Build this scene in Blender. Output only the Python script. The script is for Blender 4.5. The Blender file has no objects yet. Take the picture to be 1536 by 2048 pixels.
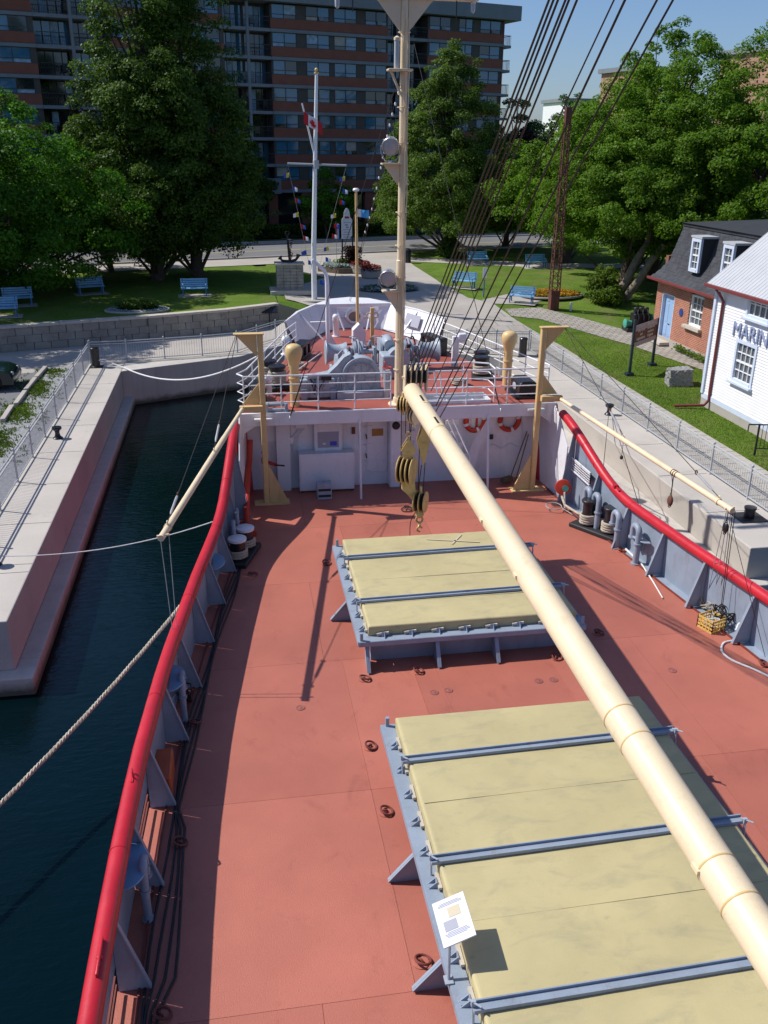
import bpy, bmesh, math, random
import numpy as np
from mathutils import Vector, Matrix

# ------------------------------------------------------------------ camera, sky, sun
SC = bpy.context.scene
COL = SC.collection
R_ = math.radians
EYE = np.array([-4.5, 0.0, 9.5])
FPX = 1780.0
def cam_axes(pitch=22.4, roll=0.6, yaw=-9.6):
    p, r, y = R_(pitch), R_(roll), R_(yaw)
    fw = np.array([0, math.cos(p), -math.sin(p)]); rt = np.array([1, 0, 0.0]); up = np.cross(rt, fw)
    rt2 = rt*math.cos(r) + up*math.sin(r); up2 = np.cross(rt2, fw)
    Z = np.array([[math.cos(y), -math.sin(y), 0], [math.sin(y), math.cos(y), 0], [0, 0, 1]])
    return Z @ rt2, Z @ up2, Z @ fw
RT, UP, FW = cam_axes()
cd = bpy.data.cameras.new('camera'); cam = bpy.data.objects.new('camera', cd); COL.objects.link(cam)
cd.sensor_fit = 'VERTICAL'; cd.sensor_height = 24.0; cd.lens = 24.0*FPX/2048; cd.clip_start = 0.1; cd.clip_end = 4000
cam.matrix_world = Matrix([[RT[i], UP[i], -FW[i], EYE[i]] for i in range(3)] + [[0, 0, 0, 1]])
SC.camera = cam
SC.render.resolution_x = 768; SC.render.resolution_y = 1024

SUNV = np.array([-0.806, 0.337, 1.0]); SUNV /= np.linalg.norm(SUNV)      # towards the sun
W = bpy.data.worlds.new('World'); SC.world = W; W.use_nodes = True
nt = W.node_tree; nt.nodes.clear()
sky = nt.nodes.new('ShaderNodeTexSky'); sky.sky_type = 'NISHITA'; sky.sun_disc = False
sky.sun_elevation = math.asin(SUNV[2]); sky.sun_rotation = math.atan2(SUNV[0], SUNV[1])
sky.altitude = 100; sky.air_density = 1.0; sky.dust_density = 1.0; sky.ozone_density = 6.0
bg = nt.nodes.new('ShaderNodeBackground'); bg.inputs['Strength'].default_value = 0.104
wo = nt.nodes.new('ShaderNodeOutputWorld')
tint = nt.nodes.new('ShaderNodeMix'); tint.data_type = 'RGBA'; tint.blend_type = 'MULTIPLY'; tint.inputs[0].default_value = 1.0
tint.inputs[7].default_value = (.96, 1.0, 1.12, 1)      # clear summer sky, the same tint all over
nt.links.new(sky.outputs[0], tint.inputs[6]); nt.links.new(tint.outputs[2], bg.inputs[0]); nt.links.new(bg.outputs[0], wo.inputs[0])
sd = bpy.data.lights.new('sun', 'SUN'); sun = bpy.data.objects.new('sun', sd); COL.objects.link(sun)
sd.energy = 4.9; sd.angle = R_(0.53); sd.color = (1.0, 0.965, 0.90)
sun.rotation_euler = Vector(SUNV).to_track_quat('Z', 'Y').to_euler(); sun.location = (-30, 20, 60)
VS = SC.view_settings
VS.view_transform = 'Standard'; VS.look = 'None'; VS.exposure = 0.03; VS.gamma = 1.0; VS.use_curve_mapping = False
SC.render.engine = 'CYCLES'
try:
    SC.cycles.max_bounces = 6; SC.cycles.transparent_max_bounces = 8
except Exception: pass

# pixel of the photograph -> point of the place on a known level / plane
def ray(x, y):
    return RT*((x-768)/FPX) + UP*((1024-y)/FPX) + FW
def at(x, y, z=0.0):
    d = ray(x, y); return Vector(EYE + d*((z-EYE[2])/d[2]))
def atY(x, y, Y):
    d = ray(x, y); return Vector(EYE + d*((Y-EYE[1])/d[1]))
def smooth(t):
    t = min(1.0, max(0.0, t)); return t*t*(3-2*t)
def lerp(a, b, t): return a+(b-a)*t
def V(*a): return Vector(a)
def interp(tab, y):
    return float(np.interp(y, [t[0] for t in tab], [t[1] for t in tab]))
rnd = random.Random(7)

# ------------------------------------------------------------------ materials
MC = {}
def newmat(name):
    m = bpy.data.materials.new(name); m.use_nodes = True; n = m.node_tree; n.nodes.clear()
    o = n.nodes.new('ShaderNodeOutputMaterial'); b = n.nodes.new('ShaderNodeBsdfPrincipled')
    n.links.new(b.outputs[0], o.inputs[0]); return m, n, b
def nd(n, t, **k):
    x = n.nodes.new(t)
    for a, v in k.items():
        if a in x.inputs: x.inputs[a].default_value = v
        else: setattr(x, a, v)
    return x
def coords(n, kind='pos'):
    if kind == 'pos': return n.nodes.new('ShaderNodeNewGeometry').outputs['Position']
    return n.nodes.new('ShaderNodeTexCoord').outputs['Object']
def c4(c): return (c[0], c[1], c[2], 1.0)
def ramp(n, src, a, b, ca, cb):
    r = n.nodes.new('ShaderNodeValToRGB'); e = r.color_ramp.elements
    e[0].position = a; e[0].color = c4(ca); e[1].position = b; e[1].color = c4(cb)
    n.links.new(src, r.inputs[0]); return r.outputs[0]
def mixc(n, fac, a, b, mode='MIX'):
    m = n.nodes.new('ShaderNodeMix'); m.data_type = 'RGBA'; m.blend_type = mode
    for i, v in ((0, fac), (6, a), (7, b)):
        if hasattr(v, 'is_linked') or hasattr(v, 'links'): n.links.new(v, m.inputs[i])
        elif i == 0: m.inputs[0].default_value = v
        else: m.inputs[i].default_value = c4(v)
    return m.outputs[2]
def noise(n, vec, scale, detail=4, rough=.55, dist=0.0):
    x = n.nodes.new('ShaderNodeTexNoise'); x.inputs['Scale'].default_value = scale; x.inputs['Detail'].default_value = detail
    x.inputs['Roughness'].default_value = rough; x.inputs['Distortion'].default_value = dist
    n.links.new(vec, x.inputs['Vector']); return x.outputs[0]
def bump(n, b, h, strength, dist):
    x = n.nodes.new('ShaderNodeBump'); x.inputs['Strength'].default_value = strength; x.inputs['Distance'].default_value = dist
    n.links.new(h, x.inputs['Height'])
    n.links.new(x.outputs[0], b.inputs['Normal']); return x
def scaled(n, vec, s):
    m = n.nodes.new('ShaderNodeMapping'); m.inputs['Scale'].default_value = s; n.links.new(vec, m.inputs[0]); return m.outputs[0]
def paint(name, col, rough=.45, var=.12, scale=2.5, fine=40, bstr=.08, dirt=None, dirtamt=.35, metal=0.0, streak=False, kind='pos', spec=.5, chips=None, chipamt=.8):
    """painted / weathered surface: two noises for tone, stains of a dirt colour, fine relief"""
    if name in MC: return MC[name]
    m, n, b = newmat(name); v = coords(n, kind)
    lo = [c*(1-var) for c in col]; hi = [min(1, c*(1+var)) for c in col]
    c = ramp(n, noise(n, v, scale, 6), .3, .7, lo, hi)
    if dirt is not None:
        v2 = scaled(n, v, (1, 1, .15)) if streak else v
        msk = ramp(n, noise(n, v2, scale*1.9, 8, .7), .55, .72, (0, 0, 0), (dirtamt,)*3)
        c = mixc(n, msk, c, dirt)
    if chips is not None:      # small flakes and scuffs that show another coat
        a = ramp(n, noise(n, v, 26, 5, .7), .63, .66, (0, 0, 0), (1, 1, 1)); g = ramp(n, noise(n, v, 1.7, 4), .50, .60, (0, 0, 0), (chipamt,)*3)
        c = mixc(n, mixc(n, 1.0, a, g, 'MULTIPLY'), c, chips)
    fn = noise(n, v, fine, 3)
    c2 = ramp(n, fn, .25, .75, (.93,)*3, (1.05,)*3)
    c = mixc(n, 1.0, c, c2, 'MULTIPLY')
    n.links.new(c, b.inputs['Base Color'])
    rr = n.nodes.new('ShaderNodeMapRange'); rr.inputs[3].default_value = max(.05, rough-.12); rr.inputs[4].default_value = min(1, rough+.15)
    n.links.new(noise(n, v, scale*3, 4), rr.inputs[0]); n.links.new(rr.outputs[0], b.inputs['Roughness'])
    b.inputs['Metallic'].default_value = metal; b.inputs['Specular IOR Level'].default_value = spec
    if bstr: bump(n, b, noise(n, v, fine*.6, 4), bstr, .02)
    MC[name] = m; return m
def flat(name, col, rough=.5, metal=0.0):
    if name in MC: return MC[name]
    m, n, b = newmat(name); b.inputs['Base Color'].default_value = c4(col); b.inputs['Roughness'].default_value = rough
    b.inputs['Metallic'].default_value = metal; MC[name] = m; return m

def tidewall(name, col, dirt):
    # weathered concrete with pour streaks and a dark weedy tide mark near the water
    m, n, b = newmat(name); v = coords(n); sx = n.nodes.new('ShaderNodeSeparateXYZ'); n.links.new(v, sx.inputs[0])
    c = ramp(n, noise(n, v, .7, 6), .3, .7, [k*.9 for k in col], [k*1.08 for k in col])
    st = ramp(n, noise(n, scaled(n, v, (1.6, 1.6, .10)), 1.8, 8, .7), .48, .72, (0, 0, 0), (.55,)*3); c = mixc(n, st, c, dirt)
    wn = n.nodes.new('ShaderNodeMath'); wn.operation = 'MULTIPLY_ADD'; wn.inputs[1].default_value = .35; n.links.new(noise(n, v, 2.2, 6, .7), wn.inputs[0]); n.links.new(sx.outputs[2], wn.inputs[2])
    tm = ramp(n, wn.outputs[0], 0, 1, (1, 1, 1), (0, 0, 0)); mr = n.nodes.new('ShaderNodeMapRange'); mr.inputs[1].default_value = -1.36; mr.inputs[2].default_value = -1.12; mr.inputs[3].default_value = .9; mr.inputs[4].default_value = 0.0   # tide_mark
    n.links.new(wn.outputs[0], mr.inputs[0]); c = mixc(n, mr.outputs[0], c, (.05, .055, .035))
    n.links.new(c, b.inputs['Base Color']); b.inputs['Roughness'].default_value = .85
    bump(n, b, mixc(n, .5, noise(n, v, 30, 4), noise(n, scaled(n, v, (2.2, 2.2, .05)), 3, 3)), .3, .02); return m
RUST = (.16, .055, .022)
M = {}
M['red'] = paint('red_gloss_paint', (.50, .016, .028), .33, .12, 1.6, 50, .05, dirt=(.30, .03, .03), dirtamt=.6, chips=(.22, .03, .025))
M['cream'] = paint('cream_paint', (.79, .635, .425), .42, .05, 1.2, 60, .04, dirt=(.60, .44, .27), dirtamt=.5, chips=(.42, .26, .13), chipamt=.6)
M['yellow'] = paint('buff_yellow_paint', (.68, .465, .205), .45, .08, 2, 60, .05, dirt=(.42, .23, .08), dirtamt=.5, streak=True, chips=(.25, .12, .05))
M['white'] = paint('white_ship_paint', (.76, .76, .79), .4, .05, 1.6, 40, .06, dirt=(.52, .46, .41), dirtamt=.45, streak=True, chips=(.30, .17, .10), chipamt=.7)
M['railwhite'] = paint('white_rail_paint', (.8, .8, .82), .4, .04, 3, 40, .03)
M['grey'] = paint('blue_grey_paint', (.26, .31, .385), .45, .10, 2.2, 45, .07, dirt=(.17, .14, .13), dirtamt=.5, streak=True, chips=(.40, .43, .46), chipamt=.6)
M['machine'] = paint('machinery_grey_paint', (.36, .41, .47), .4, .10, 3, 40, .07, dirt=(.13, .12, .12), dirtamt=.5, streak=True)
M['black'] = paint('black_gloss_paint', (.012, .013, .018), .3, .2, 3, 40, .06)
M['blackmatt'] = paint('black_matt_steel', (.02, .02, .024), .6, .2, 4, 40, .06)
M['rust'] = paint('rusty_steel', (.125, .045, .028), .8, .3, 5, 60, .25, dirt=(.06, .025, .02), dirtamt=.6)
M['capred'] = paint('oxide_red_cap', (.27, .085, .068), .6, .2, 6, 60, .1)
M['redring'] = paint('oxide_red_fitting', (.17, .038, .026), .6, .2, 6, 60, .1)
M['wire'] = paint('dark_wire_rope', (.022, .015, .012), .55, .3, 8, 60, .0)
M['lightwire'] = paint('galvanised_wire', (.35, .35, .36), .5, .15, 8, 60, 0)
M['rope'] = paint('hemp_rope', (.42, .37, .29), .85, .2, 12, 80, .1)
M['ropewhite'] = paint('white_rope', (.68, .67, .66), .8, .1, 9, 60, .05)
M['gold'] = paint('gold_buff_block_paint', (.60, .42, .16), .38, .15, 4, 50, .08, dirt=(.22, .12, .04), dirtamt=.5)
M['orange'] = paint('orange_primer', (.45, .09, .03), .6, .15, 4, 50, .05)
M['blueshelf'] = paint('pale_blue_paint', (.16, .33, .50), .45, .1, 5, 50, .05)
M['lifered'] = paint('lifebuoy_red', (.55, .045, .02), .5, .1, 5, 50, .03)
M['cratey'] = paint('yellow_crate_plastic', (.72, .47, .12), .45, .08, 6, 50, .02)
M['galv'] = paint('galvanised_fence_paint', (.42, .44, .46), .4, .06, 3, 50, .02, metal=.0)
M['alu'] = paint('dull_aluminium', (.45, .46, .47), .38, .08, 5, 50, .03, metal=.6)
M['concrete'] = paint('quay_concrete', (.47, .43, .385), .85, .09, .5, 30, .12, dirt=(.33, .30, .27), dirtamt=.45)
M['concwall'] = tidewall('quay_wall_concrete', (.50, .465, .42), (.34, .31, .275))
M['stone'] = paint('limestone_block', (.29, .265, .225), .9, .22, 1.3, 25, .4, dirt=(.12, .115, .10), dirtamt=.6)
M['plinthstone'] = paint('limestone_rubble', (.30, .28, .25), .9, .25, 2.5, 25, .4)
M['granite'] = paint('rough_granite', (.27, .27, .265), .9, .3, 14, 60, .9)
M['asphalt'] = paint('worn_asphalt', (.155, .155, .16), .9, .12, .4, 60, .15, dirt=(.11, .11, .115), dirtamt=.5)
M['drive'] = paint('dark_driveway', (.045, .047, .055), .85, .2, .6, 60, .15)
M['path'] = paint('concrete_path', (.40, .365, .325), .9, .1, .5, 40, .12, dirt=(.27, .245, .21), dirtamt=.5)
M['gravel'] = paint('grey_gravel', (.27, .27, .28), .95, .3, 9, 45, .9, dirt=(.10, .13, .03), dirtamt=.25)
M['bark'] = paint('tree_bark', (.085, .062, .045), .95, .35, 5, 30, .8)
M['barkpale'] = paint('pale_bark', (.20, .165, .115), .95, .3, 4, 30, .8)
M['bench'] = paint('pale_blue_bench_paint', (.20, .43, .64), .5, .08, 5, 50, .04)
M['benchlegs'] = paint('deep_blue_bench_paint', (.045, .16, .36), .5, .1, 5, 50, .04)
M['housewhite'] = paint('white_clapboard_paint', (.78, .78, .79), .6, .03, 1.5, 50, .05)
M['trimblue'] = paint('pale_blue_trim', (.58, .65, .78), .5, .05, 3, 50, .04)
M['doorblue'] = paint('blue_door_paint', (.30, .44, .66), .45, .05, 3, 50, .04)
M['maroon'] = paint('maroon_gutter_paint', (.18, .035, .035), .45, .1, 4, 50, .03)
M['metalroof'] = paint('pale_metal_roof', (.46, .47, .49), .5, .06, 1.5, 40, .05, dirt=(.45, .44, .42), dirtamt=.35)
M['tarroof'] = paint('dark_flat_roof', (.028, .030, .036), .7, .15, 2, 40, .1)
M['shingle'] = paint('charcoal_shingle', (.045, .047, .056), .85, .35, 2.5, 25, .3)
M['sill'] = paint('pale_sill_stone', (.50, .45, .38), .8, .1, 5, 40, .1)
M['wood'] = paint('weathered_timber', (.15, .11, .075), .85, .25, 3, 30, .3)
M['bronze'] = paint('bronze_plaque', (.35, .20, .06), .5, .15, 9, 50, .15, metal=.4)
M['signpost'] = flat('dark_teal_post', (.012, .03, .045), .4)
M['signmaroon'] = flat('dark_maroon_panel', (.055, .016, .016), .45)
M['paper'] = flat('printed_white', (.72, .72, .78), .4)
M['printgrey'] = flat('print_grey', (.34, .34, .40), .5)
M['plaqueblue'] = flat('plaque_blue', (.02, .05, .22), .4)
M['printblue'] = flat('print_blue', (.05, .07, .5), .5)
M['printbuff'] = flat('print_buff', (.55, .47, .33), .5)
M['letter'] = flat('pale_letter', (.85, .83, .80), .5)
M['letterblue'] = paint('grey_blue_letters', (.24, .29, .44), .5, .1, 9, 50, .02)
M['green'] = paint('verdigris_green', (.07, .35, .26), .5, .15, 6, 50, .1)
M['lampglass'] = flat('lamp_glass', (.42, .44, .46), .15)
M['dark'] = flat('dark_opening', (.006, .006, .007), .8)
M['blind'] = paint('beige_blind', (.40, .38, .33), .9, .15, 3, 20, .05)
M['curtain'] = paint('pale_curtain', (.30, .42, .52), .9, .3, 3, 20, .1)
M['tyre'] = flat('tyre_rubber', (.012, .012, .012), .8)
M['bconc'] = paint('building_concrete', (.20, .225, .245), .85, .08, .6, 30, .06, dirt=(.12, .125, .13), dirtamt=.35, streak=True)
M['bbrick'] = paint('building_brick', (.23, .085, .055), .85, .1, 1.2, 30, .12)
M['bpanel'] = paint('brown_panel', (.075, .066, .056), .7, .12, 2, 30, .05)
M['bframe'] = flat('window_frame_dark', (.035, .042, .05), .5)
M['balrail'] = flat('balcony_rail_dark', (.02, .022, .025), .5)
M['bpeach'] = paint('peach_render', (.42, .24, .16), .85, .08, 1, 30, .05)
for k, c in dict(flagred=(.5, .015, .02), flagwhite=(.75, .75, .75), flagblue=(.02, .08, .4), flagsky=(.05, .33, .65), flagyellow=(.65, .5, .04)).items():
    M[k] = flat(k+'_cloth', c, .8)

def glassmat(name, col, rough=.06):
    m, n, b = newmat(name); b.inputs['Base Color'].default_value = c4(col); b.inputs['Roughness'].default_value = rough
    b.inputs['Specular IOR Level'].default_value = .9; MC[name] = m; return m
M['glass'] = glassmat('window_glass', (.03, .14, .25))  # blue of the reflected sky is put into the base colour
M['glassdark'] = glassmat('dark_window_glass', (.012, .016, .022))
M['housepane'] = glassmat('house_pane', (.11, .13, .15), .12)
M['carglass'] = glassmat('car_glass', (.01, .012, .015))
def carpaint(name, col):
    m, n, b = newmat(name); b.inputs['Base Color'].default_value = c4(col); b.inputs['Roughness'].default_value = .25
    b.inputs['Coat Weight'].default_value = .8; b.inputs['Coat Roughness'].default_value = .05; return m
M['cargreen'] = carpaint('dark_green_car_paint', (.006, .02, .018)); M['carsilver'] = carpaint('silver_car_paint', (.35, .38, .42)); M['carblack'] = carpaint('black_car_paint', (.012, .012, .015))

def deckmat(name, col):
    m, n, b = newmat(name); v = coords(n)
    c = ramp(n, noise(n, v, .45, 7, .6), .3, .7, [k*.88 for k in col], [k*1.13 for k in col])
    st = ramp(n, noise(n, scaled(n, v, (1, .6, 1)), 1.9, 9, .72, .6), .56, .70, (0, 0, 0), (.42,)*3)
    c = mixc(n, st, c, (col[0]*.58, col[1]*.52, col[2]*.55))
    sc = ramp(n, noise(n, scaled(n, v, (.5, 1.6, 1)), 9, 7, .78), .60, .74, (0, 0, 0), (.36,)*3)
    c = mixc(n, sc, c, (col[0]*1.25, col[1]*1.7, col[2]*1.7))
    vo = n.nodes.new('ShaderNodeTexVoronoi'); vo.inputs['Scale'].default_value = 5.5; n.links.new(v, vo.inputs['Vector'])
    sp = ramp(n, vo.outputs['Distance'], .018, .028, (1, 1, 1), (0, 0, 0))
    gate = ramp(n, noise(n, v, 2.3, 2), .60, .64, (0, 0, 0), (1, 1, 1))
    spm = mixc(n, 1.0, sp, gate, 'MULTIPLY')
    c = mixc(n, spm, c, (.6, .52, .46))
    c = mixc(n, 1.0, c, ramp(n, noise(n, v, 70, 3), .25, .75, (.9,)*3, (1.08,)*3), 'MULTIPLY')
    oi = n.nodes.new('ShaderNodeObjectInfo'); c = mixc(n, 1.0, c, ramp(n, oi.outputs['Random'], 0, 1, (.93, .92, .92), (1.05, 1.06, 1.06)), 'MULTIPLY')      # plates painted at different times
    n.links.new(c, b.inputs['Base Color'])
    rr = n.nodes.new('ShaderNodeMapRange'); rr.inputs[3].default_value = .36; rr.inputs[4].default_value = .62
    n.links.new(noise(n, v, 1.4, 5), rr.inputs[0]); n.links.new(rr.outputs[0], b.inputs['Roughness'])
    mixh = mixc(n, .5, noise(n, v, 55, 4), noise(n, v, 1.1, 5))
    bump(n, b, mixh, .34, .03); return m
M['deck'] = deckmat('oxide_red_deck_paint', (.42, .132, .090))
M['deckfore'] = deckmat('forecastle_deck_paint', (.35, .092, .066))
def tarpmat():
    m, n, b = newmat('hatch_canvas'); v = coords(n); col = (.470, .400, .210)
    c = ramp(n, noise(n, v, .8, 6, .6), .3, .7, [k*.9 for k in col], [k*1.1 for k in col])
    st = ramp(n, noise(n, scaled(n, v, (1, 2.2, 1)), 1.3, 9, .7, .5), .50, .70, (0, 0, 0), (.62,)*3)
    c = mixc(n, st, c, (.315, .285, .17))
    vo = n.nodes.new('ShaderNodeTexVoronoi'); vo.inputs['Scale'].default_value = 2.4; vo.inputs['Randomness'].default_value = .8
    n.links.new(scaled(n, v, (1, 1.9, 0)), vo.inputs['Vector'])
    fp = ramp(n, vo.outputs['Distance'], .05, .2, (1, 1, 1), (0, 0, 0))
    g = ramp(n, noise(n, v, 14, 4, .7), .45, .62, (0, 0, 0), (.34,)*3)
    c = mixc(n, mixc(n, 1.0, fp, g, 'MULTIPLY'), c, (.23, .21, .135))
    n.links.new(c, b.inputs['Base Color']); b.inputs['Roughness'].default_value = .7
    bump(n, b, mixc(n, .6, noise(n, scaled(n, v, (.5, 2.5, 1)), 2.0, 5), noise(n, v, 60, 3)), .13, .05); return m
M['tarp'] = tarpmat()
def watermat():
    m, n, b = newmat('harbour_water'); v = coords(n)
    b.inputs['Roughness'].default_value = .05; b.inputs['Specular Tint'].default_value = (.20, .82, .92, 1)
    b.inputs['IOR'].default_value = 1.33
    n.links.new(ramp(n, noise(n, v, .12, 4), .35, .65, (.0003, .0046, .0048), (.0005, .0062, .0090)), b.inputs['Base Color'])
    h = mixc(n, .45, noise(n, scaled(n, v, (1.0, 2.6, 1)), 2.6, 4, .6, .3), noise(n, scaled(n, v, (.8, 1.8, 1)), .7, 3))
    bump(n, b, h, .30, .10); return m
M['water'] = watermat()
def grassmat():
    m, n, b = newmat('lawn_grass'); v = coords(n)
    c = ramp(n, noise(n, v, .35, 6, .65), .32, .68, (.080, .150, .016), (.155, .245, .030))
    dry = ramp(n, noise(n, v, .5, 7, .7, .5), .50, .68, (0, 0, 0), (.75,)*3)
    c = mixc(n, dry, c, (.20, .18, .075))
    c = mixc(n, 1.0, c, ramp(n, noise(n, v, 22, 4, .7), .25, .75, (.55,)*3, (1.3,)*3), 'MULTIPLY')
    n.links.new(c, b.inputs['Base Color']); b.inputs['Roughness'].default_value = .95; b.inputs['Specular IOR Level'].default_value = .15
    bump(n, b, noise(n, v, 26, 5, .75), .9, .06); return m
M['grass'] = grassmat()
def leafmat(name, ca, cb, trans=.35, rough=.5):
    m = bpy.data.materials.new(name); m.use_nodes = True; n = m.node_tree; n.nodes.clear()
    o = n.nodes.new('ShaderNodeOutputMaterial'); g = n.nodes.new('ShaderNodeNewGeometry')
    c = ramp(n, g.outputs['Random Per Island'], 0.0, 1.0, ca, cb)
    c = mixc(n, 1.0, c, ramp(n, noise(n, g.outputs['Position'], .35, 3), .3, .7, (.78,)*3, (1.2,)*3), 'MULTIPLY')
    d = n.nodes.new('ShaderNodeBsdfPrincipled'); d.inputs['Roughness'].default_value = rough; d.inputs['Specular IOR Level'].default_value = .12
    t = n.nodes.new('ShaderNodeBsdfTranslucent'); x = n.nodes.new('ShaderNodeMixShader'); x.inputs[0].default_value = trans
    n.links.new(c, d.inputs['Base Color'])
    n.links.new(mixc(n, 1.0, c, (1.25, 1.35, .5), 'MULTIPLY'), t.inputs[0])
    n.links.new(d.outputs[0], x.inputs[1]); n.links.new(t.outputs[0], x.inputs[2]); n.links.new(x.outputs[0], o.inputs[0]); return m
M['leafbright'] = leafmat('bright_maple_leaf', (.04, .12, .010), (.095, .23, .022), .4)
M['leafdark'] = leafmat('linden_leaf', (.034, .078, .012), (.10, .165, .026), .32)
M['leaflinden'] = leafmat('olive_linden_leaf', (.05, .10, .014), (.13, .20, .032), .35)  # lighter olive green than the other lindens
M['leafmid'] = leafmat('ash_leaf', (.055, .130, .010), (.165, .275, .030), .45)
M['leafpurple'] = leafmat('purple_leaf', (.022, .010, .012), (.05, .024, .022), .25)
M['leafolive'] = leafmat('far_leaf', (.05, .10, .035), (.09, .155, .05), .3)
M['blade'] = leafmat('grass_blade', (.07, .135, .012), (.17, .245, .035), .3, .7)
M['petalwhite'] = leafmat('silver_leaf_plant', (.24, .30, .33), (.50, .55, .56), .2)
M['petalorange'] = leafmat('orange_flowers', (.30, .12, .012), (.48, .26, .02), .2)
M['petalred'] = leafmat('red_flowers', (.30, .02, .03), (.16, .05, .03), .2)
M['weed'] = leafmat('weed_leaf', (.06, .11, .012), (.13, .19, .02), .3)
def brickmat(name, c1, c2, mortar, bw, rh, ms, axis, bs=.5):
    """brickwork too far away to pick apart; axis: which world plane it lies in"""
    m, n, b = newmat(name); g = n.nodes.new('ShaderNodeNewGeometry'); s = n.nodes.new('ShaderNodeSeparateXYZ'); n.links.new(g.outputs['Position'], s.inputs[0])
    cb = n.nodes.new('ShaderNodeCombineXYZ'); n.links.new(s.outputs[axis[0]], cb.inputs[0]); n.links.new(s.outputs[axis[1]], cb.inputs[1])
    t = n.nodes.new('ShaderNodeTexBrick'); n.links.new(cb.outputs[0], t.inputs['Vector'])
    t.inputs['Color1'].default_value = c4(c1); t.inputs['Color2'].default_value = c4(c2); t.inputs['Mortar'].default_value = c4(mortar)
    t.inputs['Scale'].default_value = 1.0; t.inputs['Brick Width'].default_value = bw; t.inputs['Row Height'].default_value = rh; t.inputs['Mortar Size'].default_value = ms
    c = mixc(n, 1.0, t.outputs[0], ramp(n, noise(n, g.outputs['Position'], 1.3, 5), .3, .7, (.85,)*3, (1.12,)*3), 'MULTIPLY')
    n.links.new(c, b.inputs['Base Color']); b.inputs['Roughness'].default_value = .85
    inv = n.nodes.new('ShaderNodeMath'); inv.operation = 'SUBTRACT'; inv.inputs[0].default_value = 1; n.links.new(t.outputs['Fac'], inv.inputs[1])
    bump(n, b, inv.outputs[0], bs, .012); return m
M['housebrick'] = brickmat('red_house_brick', (.34, .085, .042), (.44, .125, .062), (.42, .33, .26), .24, .085, .012, (1, 2))
M['paverpath'] = brickmat('grey_path_pavers', (.40, .365, .315), (.33, .30, .26), (.16, .14, .11), .42, .30, .028, (0, 1), .5)
M['plaza'] = brickmat('plaza_pavers', (.375, .345, .305), (.34, .312, .275), (.23, .205, .175), .9, .9, .03, (0, 1), .35)
M['paver'] = paint('single_paver', (.39, .36, .32), .9, .12, 1.5, 40, .12, dirt=(.27, .245, .21), dirtamt=.4)

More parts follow.
